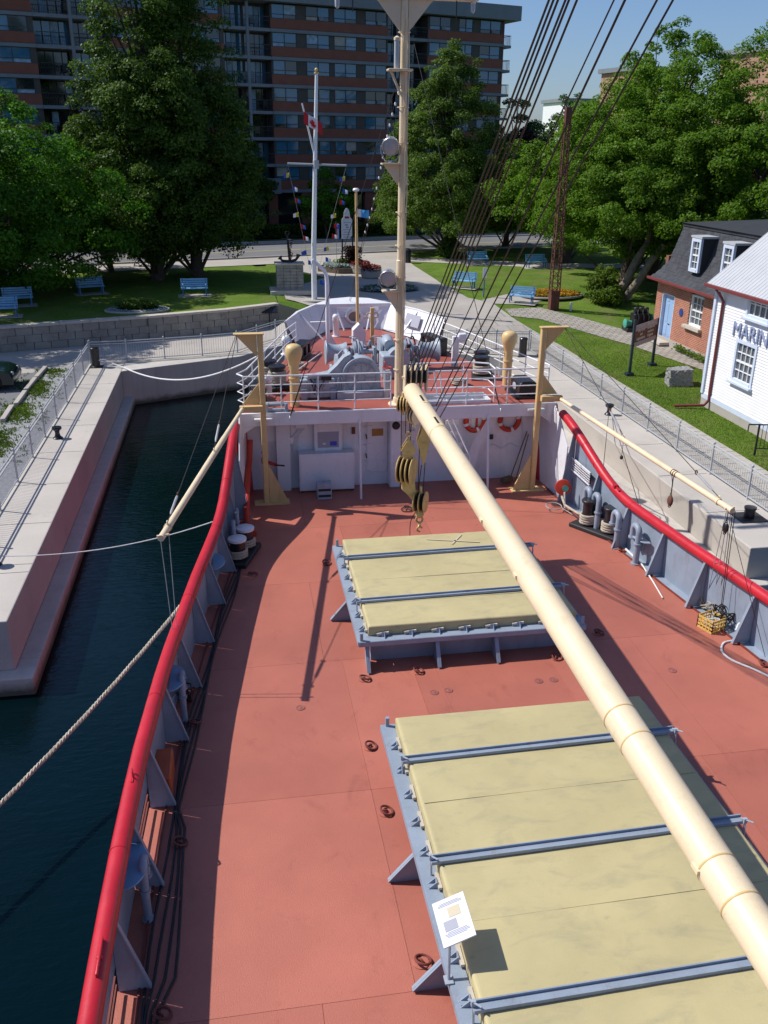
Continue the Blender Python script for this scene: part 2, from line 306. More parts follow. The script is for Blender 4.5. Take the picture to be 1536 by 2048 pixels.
# ------------------------------------------------------------------ mesh builder
def frame(d):
    d = Vector(d).normalized(); u = Vector((0, 0, 1)) if abs(d.z) < .95 else Vector((1, 0, 0))
    a = d.cross(u).normalized(); return a, a.cross(d).normalized()
class MB:
    def __init__(s): s.v = []; s.f = []
    def add(s, vs, fs):
        o = len(s.v); s.v += [tuple(v) for v in vs]; s.f += [tuple(i+o for i in f) for f in fs]; return s
    def box(s, c, d, rz=0.0, rot=None):
        c = Vector(c); h = Vector(d)*.5; m = rot if rot is not None else Matrix.Rotation(rz, 3, 'Z')
        p = [c + m @ Vector((x*h.x, y*h.y, z*h.z)) for z in (-1, 1) for x, y in ((-1, -1), (1, -1), (1, 1), (-1, 1))]
        return s.add(p, [(3, 2, 1, 0), (4, 5, 6, 7), (0, 1, 5, 4), (1, 2, 6, 5), (2, 3, 7, 6), (3, 0, 4, 7)])
    def bar(s, a, b, w, h, up=None):
        a = Vector(a); b = Vector(b); d = (b-a).normalized()
        if up is None: x, y = frame(d)
        else:
            x = d.cross(Vector(up)).normalized(); y = x.cross(d).normalized()
        p = [q + x*(i*w/2) + y*(j*h/2) for q in (a, b) for i, j in ((-1, -1), (1, -1), (1, 1), (-1, 1))]
        return s.add(p, [(3, 2, 1, 0), (4, 5, 6, 7), (0, 1, 5, 4), (1, 2, 6, 5), (2, 3, 7, 6), (3, 0, 4, 7)])
    def tube(s, pts, r, n=8, closed=False, cap=True):
        pts = [Vector(p) for p in pts]; k = len(pts); rs = r if isinstance(r, (list, tuple)) else [r]*k
        vs = []; fs = []; a = None
        for i, p in enumerate(pts):
            if closed: d = (pts[(i+1) % k]-pts[i-1]).normalized()
            else:
                d0 = (pts[i]-pts[i-1]).normalized() if i > 0 else None; d1 = (pts[i+1]-pts[i]).normalized() if i < k-1 else None
                d = d0 if d1 is None else d1 if d0 is None else ((d0+d1).normalized() if (d0+d1).length > 1e-6 else d1)
            if a is None: a, b = frame(d)
            else:
                a = (a - d*a.dot(d)); a = a.normalized() if a.length > 1e-6 else frame(d)[0]; b = a.cross(d)
            b = a.cross(d)
            for j in range(n):
                t = 2*math.pi*j/n; vs.append(p + (a*math.cos(t) + b*math.sin(t))*rs[i])
        m = k if closed else k-1
        for i in range(m):
            for j in range(n):
                o0 = i*n; o1 = ((i+1) % k)*n; fs.append((o0+j, o1+j, o1+(j+1) % n, o0+(j+1) % n))
        if cap and not closed: fs += [tuple(range(n)), tuple(reversed(range((k-1)*n, k*n)))]
        return s.add(vs, fs)
    def lathe(s, prof, c, n=16, axis=(0, 0, 1), cap=True):
        c = Vector(c); d = Vector(axis).normalized(); a, b = frame(d) if abs(d.z) < .95 else (Vector((1, 0, 0)), Vector((0, 1, 0))*(1 if d.z > 0 else -1))
        vs = []; fs = []
        for r, z in prof:
            for j in range(n):
                t = 2*math.pi*j/n; vs.append(c + d*z + (a*math.cos(t)+b*math.sin(t))*r)
        for i in range(len(prof)-1):
            for j in range(n): fs.append((i*n+j, i*n+(j+1) % n, (i+1)*n+(j+1) % n, (i+1)*n+j))
        if cap: fs += [tuple(reversed(range(n))), tuple(range((len(prof)-1)*n, len(prof)*n))]
        return s.add(vs, fs)
    def torus(s, c, R, r, axis=(0, 0, 1), n=20, m=6, a0=0.0, a1=2*math.pi):
        a, b = frame(axis); c = Vector(c); full = abs(a1-a0-2*math.pi) < 1e-6
        k = n if full else n+1
        return s.tube([c + (a*math.cos(a0+(a1-a0)*i/n)+b*math.sin(a0+(a1-a0)*i/n))*R for i in range(k)], r, m, closed=full)
    def ext(s, poly, vec):
        poly = [Vector(p) for p in poly]; vec = Vector(vec); k = len(poly)
        vs = poly + [p+vec for p in poly]
        fs = [tuple(reversed(range(k))), tuple(range(k, 2*k))] + [(i, (i+1) % k, k+(i+1) % k, k+i) for i in range(k)]
        return s.add(vs, fs)
    def quad(s, *p): return s.add(p, [tuple(range(len(p)))])
    def grid(s, rows):
        k = len(rows[0]); vs = [p for r in rows for p in r]
        return s.add(vs, [(i*k+j, i*k+j+1, (i+1)*k+j+1, (i+1)*k+j) for i in range(len(rows)-1) for j in range(k-1)])
    def sphere(s, c, r, n=12, m=8, sq=(1, 1, 1)):
        o = len(s.v); s.lathe([(max(1e-4, r*math.sin(math.pi*i/m)), -r*math.cos(math.pi*i/m)) for i in range(m+1)], (0, 0, 0), n, cap=False)
        for i in range(o, len(s.v)): s.v[i] = (c[0]+s.v[i][0]*sq[0], c[1]+s.v[i][1]*sq[1], c[2]+s.v[i][2]*sq[2])
        return s
    def mesh(s, name, off=(0, 0, 0), smooth=None, recalc=True):
        me = bpy.data.meshes.new(name); me.from_pydata([(v[0]-off[0], v[1]-off[1], v[2]-off[2]) for v in s.v], [], s.f)
        if recalc:
            bm = bmesh.new(); bm.from_mesh(me); bmesh.ops.recalc_face_normals(bm, faces=bm.faces); bm.to_mesh(me); bm.free()
        if smooth:
            me.polygons.foreach_set('use_smooth', [True]*len(me.polygons)); me.set_sharp_from_angle(angle=R_(smooth))
        me.update(); return me
    def build(s, name, mat, parent=None, smooth=38, bevel=0.0, loc=None, recalc=True, label=None):
        off = woff(parent) if parent is not None else (Vector(loc) if loc is not None else Vector((0, 0, 0)))
        me = s.mesh(name, off, smooth, recalc); me.materials.append(M[mat] if isinstance(mat, str) else mat)
        o = bpy.data.objects.new(name, me); COL.objects.link(o)
        if parent is not None: o.parent = parent
        else: o.location = off
        if bevel:
            b = o.modifiers.new('bevel', 'BEVEL'); b.width = bevel; b.segments = 2; b.limit_method = 'ANGLE'; b.angle_limit = R_(40)
        if label: o['label'] = label
        return o
def woff(o):
    t = Vector((0, 0, 0))
    while o is not None: t += o.location; o = o.parent
    return t
def tag(o, label, cat, group=None):
    o['label'] = label; o['category'] = cat
    if group: o['group'] = group
    return o
def thing(name, label, cat, loc=(0, 0, 0), group=None):
    o = bpy.data.objects.new(name, None); o.empty_display_size = .2; COL.objects.link(o); o.location = loc
    return tag(o, label, cat, group)
def struct(o): o['kind'] = 'structure'; return o
def stuff(o): o['kind'] = 'stuff'; return o
def dup(root, loc, rz=0.0, label=None, scale=None):
    def rec(o, par):
        c = o.copy(); COL.objects.link(c); c.parent = par
        for ch in list(o.children): rec(ch, c)
        return c
    kids = list(root.children)
    c = rec(root, None); c.location = loc; c.rotation_euler = (0, 0, rz)
    if scale: c.scale = scale
    if label: c['label'] = label
    return c
def text(name, body, size, origin, ex, ey, mat, parent=None, extrude=.004, align='CENTER', shear=0.0, loc=None, sx=1.0):
    cu = bpy.data.curves.new(name, 'FONT'); cu.body = body; cu.size = size; cu.extrude = extrude; cu.align_x = align; cu.align_y = 'CENTER'; cu.shear = shear; cu.resolution_u = 3
    t = bpy.data.objects.new(name+'_curve', cu); COL.objects.link(t)
    dg = bpy.context.evaluated_depsgraph_get(); me = bpy.data.meshes.new_from_object(t.evaluated_get(dg)); me.name = name
    bpy.data.objects.remove(t); bpy.data.curves.remove(cu)
    ex = Vector(ex).normalized(); ey = Vector(ey).normalized(); ez = ex.cross(ey)
    me.transform(Matrix.Diagonal((sx, 1, 1, 1)))
    off = woff(parent) if parent is not None else Vector(loc if loc is not None else (0, 0, 0))
    o_ = Vector(origin)-off
    me.transform(Matrix([[ex[i], ey[i], ez[i], o_[i]] for i in range(3)] + [[0, 0, 0, 1]]))
    me.materials.clear(); me.materials.append(M[mat]); o = bpy.data.objects.new(name, me); COL.objects.link(o)
    if parent is not None: o.parent = parent
    else: o.location = off
    return o
def cable(name, pts, r, mat, label, cat='wire', group=None, n=6, parent=None):
    o = MB().tube(pts, r, n).build(name, mat, parent, loc=None if parent else Vector(pts[-1]))
    if not parent: tag(o, label, cat, group)
    return o
def spline(pts, n=8):
    P = [Vector(p) for p in pts]; P = [P[0]*2-P[1]] + P + [P[-1]*2-P[-2]]; out = []
    for i in range(1, len(P)-2):
        a, b, c, d = P[i-1:i+3]
        for k in range(n):
            t = k/n; out.append(.5*((2*b)+(c-a)*t+(2*a-5*b+4*c-d)*t*t+(3*b-a-3*c+d)*t**3))
    return out+[P[-2]]
def sag(a, b, s, n=14):
    a = Vector(a); b = Vector(b)
    return [a.lerp(b, i/n) - Vector((0, 0, s*4*(i/n)*(1-i/n))) for i in range(n+1)]
# ------------------------------------------------------------------ terrain
WALL = [(-60, 38.0), (-30, 42.2), (-15.8, 45.4), (-8.9, 47.6), (-4.8, 49.2), (-2.0, 50.9)]
def wallY(x): return interp(WALL, x)
def hgt(x, y, shift=0.0):
    if x <= -2.0: hl = 1.2 if y > wallY(x)+shift else 0.0
    else: hl = 1.2*smooth((y-46.5)/5)
    hr = 1.2*smooth((y-42)/18); w = smooth((x+2)/5)
    return hl*(1-w)+hr*w
def G(px, py):
    z = .6
    for _ in range(14):
        p = at(px, py, z); z = .5*z+.5*hgt(p.x, p.y)
    return at(px, py, z)
def drape(name, poly, off, mat, step=2.0, kind=True, shift=0.0, thick=0.0):
    bm = bmesh.new(); bm.faces.new([bm.verts.new((p[0], p[1], 0)) for p in poly])
    xs = [p[0] for p in poly]; ys = [p[1] for p in poly]
    for ax, lo, hi in ((0, min(xs), max(xs)), (1, min(ys), max(ys))):
        k = math.ceil(lo/step+1e-6)
        while k*step < hi:
            if abs(k*step) > 130 and k % 10: k += 1; continue
            co = [0, 0, 0]; no = [0, 0, 0]; co[ax] = k*step; no[ax] = 1
            bmesh.ops.bisect_plane(bm, geom=bm.verts[:]+bm.edges[:]+bm.faces[:], plane_co=co, plane_no=no); k += 1
    for v in bm.verts: v.co.z = hgt(v.co.x, v.co.y, shift)+off
    bmesh.ops.recalc_face_normals(bm, faces=bm.faces)
    up = sum(f.normal.z for f in bm.faces)
    if up < 0: bmesh.ops.reverse_faces(bm, faces=bm.faces)
    me = bpy.data.meshes.new(name); bm.to_mesh(me); bm.free()
    me.polygons.foreach_set('use_smooth', [True]*len(me.polygons)); me.materials.append(M[mat])
    o = bpy.data.objects.new(name, me); COL.objects.link(o)
    if kind: struct(o)
    return o
def xy(*pp): return [(p.x, p.y) for p in pp]

# land sheet reaching the horizon, behind and beside the dock
drape('ground', [(-1500, 48), (-60, 48), (-12, 52), (0, 54), (14, 46), (14, 24), (200, 24), (1500, 24), (1500, 2600), (-1500, 2600)], -.09, 'grass', 3.0, shift=3.0)
drape('lawn', [(-60, wallY(-60)+.1), (-30, wallY(-30)+.1), (-15.8, wallY(-15.8)+.1), (-8.9, wallY(-8.9)+.1), (-4.8, wallY(-4.8)+.1), (-2.05, wallY(-2)+.1), (-2.05, 66), (-4.6, 72.0), (-60, 58)], 0.0, 'grass', 2.0)
LW = drape('lawn', [(11.95, 19.2), (60, 19.2), (60, 88), (9.2, 76.2), (-2.0, 73), (-2.0, 51), (5, 47), (11.95, 43)], 0.0, 'grass', 2.0)
# road, far verge, far pavement
ROADN = [(-60, 57.4), (-18.1, 68.4), (-4.6, 72.1), (9.2, 76.3), (20.4, 78.7), (31.3, 81.9), (90, 97)]
ROADF = [(-60, 66), (-15.5, 78.2), (-4.6, 81.7), (11.2, 86.4), (21.6, 88.6), (34.9, 92.2), (90, 107)]
drape('road', ROADN + ROADF[::-1], .03, 'asphalt', 4.0)
off = lambda L, d: [(x, y+d) for x, y in L]
drape('road_line', off([(x, (a+interp(ROADF, x))/2) for x, a in ROADN], -.07) + off([(x, (a+interp(ROADF, x))/2) for x, a in ROADN], .07)[::-1], .036, 'flagyellow', 4.0)
for nm, L, a, b in (('kerb', ROADN, -.22, 0.0), ('kerb', ROADF, 0.0, .22)):
    mb = MB()
    for (x0, y0), (x1, y1) in zip(L[:-1], L[1:]):
        mb.ext([(x0, y0+a, 1.2), (x1, y1+a, 1.2), (x1, y1+b, 1.2), (x0, y0+b, 1.2)], (0, 0, .15))
    struct(mb.build(nm, 'path', None, bevel=.02))
drape('pavement', off(ROADN[:4], -4.2) + off(ROADN[:4], -.22)[::-1], .035, 'path', 3.0)
drape('verge', off(ROADN[3:], -1.6) + off(ROADN[3:], -.22)[::-1], .02, 'grass', 3.0)
drape('pavement', off(ROADF, 1.6) + off(ROADF, 3.2)[::-1], .035, 'path', 4.0)
drape('driveway', [(6, 90.5), (20, 94.5), (24, 110), (-30, 96), (-30, 80)], .05, 'drive', 4.0)
# walkways of the park
drape('walkway', xy(G(560, 532), G(690, 515), G(800, 508), G(828, 532), G(880, 566), G(935, 596), G(963, 602), G(985, 607), G(1022, 634), G(960, 660)) + [(5.5, 45.2), (-1.5, 52.5), (-1.5, 56)] + xy(G(650, 556)), .03, 'path', 2.0)
drape('plaza', [(10.2, 41.0), (12.02, 41.0), (12.02, 43.5)] + xy(G(1026, 637), G(995, 622), G(950, 652)) + [(5.6, 45.0), (4.4, 43.6)], .036, 'plaza', 1.0)
drape('side_path', xy(G(800, 515), G(1100, 527), G(1300, 530), G(1300, 537), G(1080, 536), G(812, 523)), .028, 'path', 2.0)
drape('side_path', xy(G(963, 601), G(1010, 590), G(1060, 580), G(1100, 600), G(1040, 610), G(985, 608)), .028, 'path', 2.0)
pp = drape('paver_path', xy(G(1010, 619), G(1080, 616), G(1160, 636), G(1240, 658), G(1303, 679)) + [(17.6, 43.3), (17.6, 32.4), (14.0, 32.4)] + xy(G(1405, 741), G(1258, 690), G(1160, 662), G(1080, 639), G(1023, 633)), .032, 'paverpath', 2.0)
# left side: access road, parking lot, gravel strip, weeds
drape('access_road', [(-60, 33), (-13.5, 40.9), (-11.3, 42.6), (-9.6, 42.4), (-4.3, 43.6), (-1.8, 46.8), (-1.6, 49.2), (-2.02, wallY(-2)-.05)] + [(x, y-.05) for x, y in WALL[::-1][1:]], .004, 'path', 3.0)
drape('parking_lot', [(-60, 18), (-13.0, 18), (-13.2, 41.3), (-60, 33.4)], 0.0, 'asphalt', 3.0)
drape('gravel_strip', [(-13.05, 17.9), (-11.28, 17.9), (-11.28, 42.6), (-13.25, 41.2)], .008, 'gravel', 3.0)
mb = MB(); rg = random.Random(3)
def tuft(mb, x, y, z, h, n=5, sp=.06, r=rg):
    for _ in range(n):
        a = r.uniform(0, 6.28); dx, dy = math.cos(a), math.sin(a); l = h*r.uniform(.5, 1.1); w = .02+.25*h*.2
        bx, by = x+r.uniform(-sp, sp), y+r.uniform(-sp, sp); lean = l*r.uniform(.2, .9)
        mb.v += [(bx-dy*w, by+dx*w, z), (bx+dy*w, by-dx*w, z), (bx+dx*lean, by+dy*lean, z+l)]; k = len(mb.v); mb.f.append((k-3, k-2, k-1))
for _ in range(2600):
    y = rg.uniform(28, 41.5); band = rg.random()
    x = rg.gauss(-12.75, .28) if band < .75 else rg.uniform(-13.9, -11.5)
    if rg.random() < .55+.45*math.sin(y*1.7+x*2): tuft(mb, x, y, .006, .09, 5, .09)
w = mb.build('verge_weeds', 'weed', None, smooth=None, recalc=False); stuff(w); tag(w, 'low green weeds scattered over the gravel strip by the fence', 'weeds')
# short grass on the lawn nearest to the dock
ng = 90000
r_ = np.random.default_rng(5)
gx = r_.uniform(12.0, 17.8, ng); gy = 19.3 + (r_.random(ng)**1.35)*27
PATH_POLY = [(v.co.x, v.co.y) for v in []]
keep = []
pe = [G(1080, 639), G(1258, 690), G(1405, 741)]; pt = [G(1080, 616), G(1240, 658), G(1303, 679)]
def inpath(x, y):
    # band of the paver path and house footprints
    for i in range(2):
        pass
    lo = np.interp(x, [12.0, pe[0].x, pe[1].x, pe[2].x], [pe[0].y+2, pe[0].y, pe[1].y, pe[2].y])
    return lo
lo = np.array([np.interp(yy, [pe[2].y, pe[1].y, pe[0].y], [pe[2].x, pe[1].x, pe[0].x]) for yy in gy])
hi = np.array([np.interp(yy, [40, pt[2].y, pt[1].y, pt[0].y], [17.7, pt[2].x, pt[1].x, pt[0].x]) for yy in gy])
ok = ((gx < np.minimum(lo-.02, 13.72)) & (gy < 32.3)) | ((gx < lo-.03) & (gy >= 32.3)) | ((gx > hi+.05) & (gy > 43.7))
gx, gy = gx[ok], gy[ok]; n = len(gx)
gz = np.array([hgt(a, b) for a, b in zip(gx, gy)])
an = r_.uniform(0, 6.283, n); ln = r_.uniform(.025, .06, n); w_ = .011
dx, dy = np.cos(an), np.sin(an)
vs = np.empty((n, 3, 3)); 
vs[:, 0] = np.stack([gx-dy*w_, gy+dx*w_, gz-.003], 1); vs[:, 1] = np.stack([gx+dy*w_, gy-dx*w_, gz-.003], 1); vs[:, 2] = np.stack([gx+dx*ln*.6, gy+dy*ln*.6, gz+ln], 1)
def polymesh(name, verts, k, mat):
    """mesh of n separate k-gons from an (n,k,3) array"""
    n = verts.shape[0]; me = bpy.data.meshes.new(name); me.vertices.add(n*k); me.vertices.foreach_set('co', verts.reshape(-1).astype(np.float32))
    me.loops.add(n*k); me.loops.foreach_set('vertex_index', np.arange(n*k, dtype=np.int32))
    me.polygons.add(n); me.polygons.foreach_set('loop_start', np.arange(0, n*k, k, dtype=np.int32))
    me.update(calc_edges=True); me.materials.append(M[mat] if isinstance(mat, str) else mat); return me
o = bpy.data.objects.new('grass', polymesh('grass', vs, 3, 'blade')); COL.objects.link(o); stuff(o); tag(o, 'short mown grass blades on the lawn beside the promenade', 'grass')

# ------------------------------------------------------------------ water and quays
mb = MB(); mb.quad((-900, -900, -1.62), (900, -900, -1.62), (900, 60, -1.62), (-900, 60, -1.62)); struct(mb.build('water', 'water', None, smooth=None, recalc=False))
END = [(-9.65, 40.75), (-4.35, 43.2), (-2.1, 45.6), (0.5, 46.4), (3.2, 45.4), (5.0, 43.3), (8.3, 41.4)]
def quay(name, poly, z0, z1, mat, bevel=.03):
    o = MB().ext([(p[0], p[1], z0) for p in poly], (0, 0, z1-z0)).build(name, mat, None, bevel=bevel, smooth=None); return struct(o)
quay('quay', [(-9.65, 17.8), (-9.65, 40.75), (-9.65, 42.9), (-11.3, 43.2), (-11.3, 17.8)], -4, .0, 'concrete')
quay('quay', [(-60, 17.81), (-11.3, 17.81), (-11.3, 43.0), (-60, 33)], -4, -.02, 'concrete')
quay('quay_ledge', [(-9.65, 18.25), (-9.2, 18.25), (-9.2, 43.0), (-9.65, 42.2)], -4, -1.2, 'concwall')
quay('quay_ledge', [(-60, 17.4), (-9.2, 17.4), (-9.2, 18.25), (-9.65, 18.25), (-9.65, 17.8), (-60, 17.8)], -4, -1.2, 'concwall')
quay('quay', [(-9.65, 40.75)] + END[1:-1] + [(8.3, 41.4), (10.15, 42.9), (4.6, 44.4), (3.2, 46.6), (0.5, 47.6), (-1.6, 47.4), (-2.8, 46.6), (-4.7, 44.2), (-9.65, 42.88)], -4, -.003, 'concwall')
quay('quay', [(8.3, 19.0), (12.0, 19.0), (12.0, 42.7), (10.15, 42.9), (8.3, 41.4)], -4, .0, 'concrete')
quay('quay_ledge', [(7.3, 18.6), (12.0, 18.6), (12.0, 18.99), (8.3, 18.99), (8.3, 41.3), (7.3, 41.9)], -4, -.88, 'concwall')
# expansion joints across the quay tops
JQ = [o for o in COL.objects if o.name.startswith('quay') and 'ledge' not in o.name]
for x0, x1, ys_ in ((-11.28, -9.68, np.arange(20.2, 41, 3.05)), (8.33, 9.98, np.arange(21.4, 41, 3.05))):
    for y in ys_:
        jo = MB().bar((x0, y, .0005), (x1, y+.02, .0005), .022, .003, up=(0, 0, 1)).build('expansion_joint', 'drive', JQ[0] if x0 < 0 else JQ[-1], smooth=None)
# promenade pavers beyond the fence, each one laid on its own
pm = None; k = 0
slab = struct(MB().box((11.07, 30.6, .006), (1.86, 22.9, .012)).build('promenade', 'path', None))
cols = [(10.16, 10.60), (10.61, 11.06), (11.07, 11.51), (11.52, 11.97)]
pmesh = []
for i in range(4):
    m_ = MB(); w2 = .215; m_.add([(-w2, -.225, 0), (w2, -.225, 0), (w2, .225, 0), (-w2, .225, 0), (-w2+.01, -.215, .03), (w2-.01, -.215, .03), (w2-.01, .215, .03), (-w2+.01, .215, .03)], [(4, 5, 6, 7), (0, 1, 5, 4), (1, 2, 6, 5), (2, 3, 7, 6), (3, 0, 4, 7)])
    me = m_.mesh('paver', smooth=None); me.materials.append(M['paver']); pmesh.append(me)
for j in range(50):
    for c, (a, b) in enumerate(cols):
        o = bpy.data.objects.new('paver', pmesh[c]); COL.objects.link(o); o.parent = slab
        o.location = ((a+b)/2, 19.4+j*.46+(.23 if c % 2 else 0), .004+rg.uniform(0, .006)); o.rotation_euler = (rg.gauss(0, .006), rg.gauss(0, .006), rg.gauss(0, .01))
# ------------------------------------------------------------------ fences
def fence(name, label, posts, gate=None):
    t = thing(name, label, 'fence', (posts[0][0], posts[0][1], 0.0), None)
    H = .98
    for x, y in posts:
        mb = MB().tube([(x, y, 0), (x, y, H+.03)], .032, 8); mb.box((x, y, .006), (.13, .13, .012)); mb.sphere((x, y, H+.05), .045, 8, 6); mb.build('post', 'galv', t)
    for i in range(len(posts)-1):
        a = V(posts[i][0], posts[i][1], 0); b = V(posts[i+1][0], posts[i+1][1], 0); d = (b-a).normalized(); L = (b-a).length
        mb = MB()
        mb.tube([a+d*.03+V(0, 0, H-.02), b-d*.03+V(0, 0, H-.02)], .024, 8); mb.build('top_rail', 'galv', t)
        mb = MB(); mb.bar(a+d*.03+V(0, 0, H-.13), b-d*.03+V(0, 0, H-.13), .03, .035); mb.bar(a+d*.03+V(0, 0, .09), b-d*.03+V(0, 0, .09), .03, .035); mb.build('rail', 'galv', t)
        mb = MB(); k = int(L/.115)
        for j in range(1, k):
            p = a+d*(L*j/k); mb.box((p.x, p.y, (.09+H-.13)/2), (.011, .011, H-.23))
        stuff(mb.build('pickets', 'galv', t, smooth=None))
    return t
fence('quay_fence', 'grey picket fence along the left quay beside the gravel', [(-11.2, y) for y in (19.7, 22.0, 24.3, 26.6, 28.9, 31.1, 33.4, 35.7, 38.0, 40.3, 42.5)])
fence('quay_fence', 'grey picket fence across the end of the dock left of the bow', [(-11.18, 42.62), (-9.57, 42.75), (-7.87, 43.12), (-6.12, 43.5), (-4.44, 44.05), (-3.42, 45.5), (-2.41, 46.85), (-1.7, 47.3)])
fence('quay_fence', 'grey picket fence between the right quay and the promenade', [(10.05, y) for y in (19.9, 22.2, 24.4, 26.7, 29.0, 31.25, 33.45, 35.6, 38.0, 40.3, 42.6)])
fence('quay_fence', 'short grey picket fence behind the black bollard right of the bow', [(10.0, 42.72), (8.4, 43.0), (6.9, 43.25), (5.3, 43.6), (4.5, 44.3)])
# quay fittings
def hourglass(loc, label, s=1.0):
    o = MB().lathe([(.16*s, 0), (.17*s, .03*s), (.10*s, .09*s), (.075*s, .2*s), (.09*s, .28*s), (.155*s, .33*s), (.17*s, .38*s), (.15*s, .42*s), (.05*s, .44*s)], loc, 16).build('mooring_bollard', 'black', None, loc=loc); tag(o, label, 'bollard', 'mooring bollards on the quays'); return o
def postbollard(loc, label):
    t = thing('mooring_bollard', label, 'bollard', loc, 'mooring bollards on the quays')
    x, y, z = loc
    MB().lathe([(.24, 0), (.24, .03), (.19, .06), (.19, .78), (.205, .8), (.205, .86), (.17, .90), (.02, .92)], loc, 18).build('post', 'black', t)
    MB().box((x, y, z+.006), (.6, .6, .012)).build('base_plate', 'blackmatt', t); return t
postbollard((-10.85, 41.75, 0), 'tall black mooring bollard at the far left corner of the dock')
postbollard((9.35, 41.6, 0), 'tall black mooring bollard by the fence corner right of the bow')
hourglass((-10.75, 30.9, 0), 'small black waisted bollard on the left quay')
hourglass((9.5, 31.2, 0), 'small black waisted bollard on the right quay holding two lines')
hourglass((-10.55, 20.7, 0), 'black bollard at the left edge of the picture with a line round it')
t = thing('mooring_bollard', 'short black bollard on a square black plate at the right edge', 'bollard', (9.35, 20.9, 0), 'mooring bollards on the quays')
MB().box((9.35, 20.9, .01), (.8, .75, .02)).build('base_plate', 'blackmatt', t); MB().lathe([(.15, .02), (.15, .25), (.17, .27), (.17, .32), (.03, .33)], (9.35, 20.9, 0), 16).build('post', 'black', t)
# ------------------------------------------------------------------ retaining wall of stone blocks
t = thing('retaining_wall', 'low limestone block wall below the shaded park lawn', 'wall', (-15.8, 45.4, 0))
xs = [-24, -15.8, -8.9, -4.8, -2.0]
bm_ = []
for i in range(3):
    m_ = MB(); l, h, d = .78, .36, .30
    e = [rnd.uniform(.0, .03) for _ in range(8)]
    m_.add([(0, -e[0], 0), (l, -e[1], 0), (l, d, 0), (0, d, 0), (.01, -e[2], h), (l-.01, -e[3], h), (l, d, h), (0, d, h)], [(3, 2, 1, 0), (4, 5, 6, 7), (0, 1, 5, 4), (1, 2, 6, 5), (2, 3, 7, 6), (3, 0, 4, 7)])
    me = m_.mesh('stone_block', smooth=None); me.materials.append(M['stone']); bm_.append(me)
core = MB()
for x0, x1 in zip(xs[:-1], xs[1:]):
    a = V(x0, wallY(x0), 0); b = V(x1, wallY(x1), 0); d = (b-a).normalized(); L = (b-a).length; nrm = V(-d.y, d.x, 0)
    core.ext([a+nrm*.08, b+nrm*.08, b+nrm*.42, a+nrm*.42], (0, 0, 1.12))
    rz = math.atan2(d.y, d.x)
    for row in range(3):
        s = -(.4 if row % 2 else 0)
        s = max(s, 0)
        first = True
        p = 0.0 if row % 2 == 0 else -.4
        while p < L:
            q0 = max(p, 0); q1 = min(p+.78, L)
            if q1-q0 > .12:
                o = bpy.data.objects.new('stone_block', bm_[rnd.randrange(3)]); COL.objects.link(o); o.parent = t
                w = a+d*q0; o.location = (w.x-t.location.x, w.y-t.location.y, .0+row*.372); o.rotation_euler = (0, 0, rz); o.scale = ((q1-q0)/.79, 1, 1)
            p += .795
    n = max(1, round(L/1.6))
    for j in range(n):
        c0 = a+d*(L*j/n+.01)-nrm*.05; c1 = a+d*(L*(j+1)/n-.01)-nrm*.05
        MB().ext([c0, c1, c1+nrm*.5, c0+nrm*.5], (0, 0, .13)).build('coping_stone', 'sill', t, bevel=.012).location = (0, 0, 1.118)
core.build('core', 'stone', t)
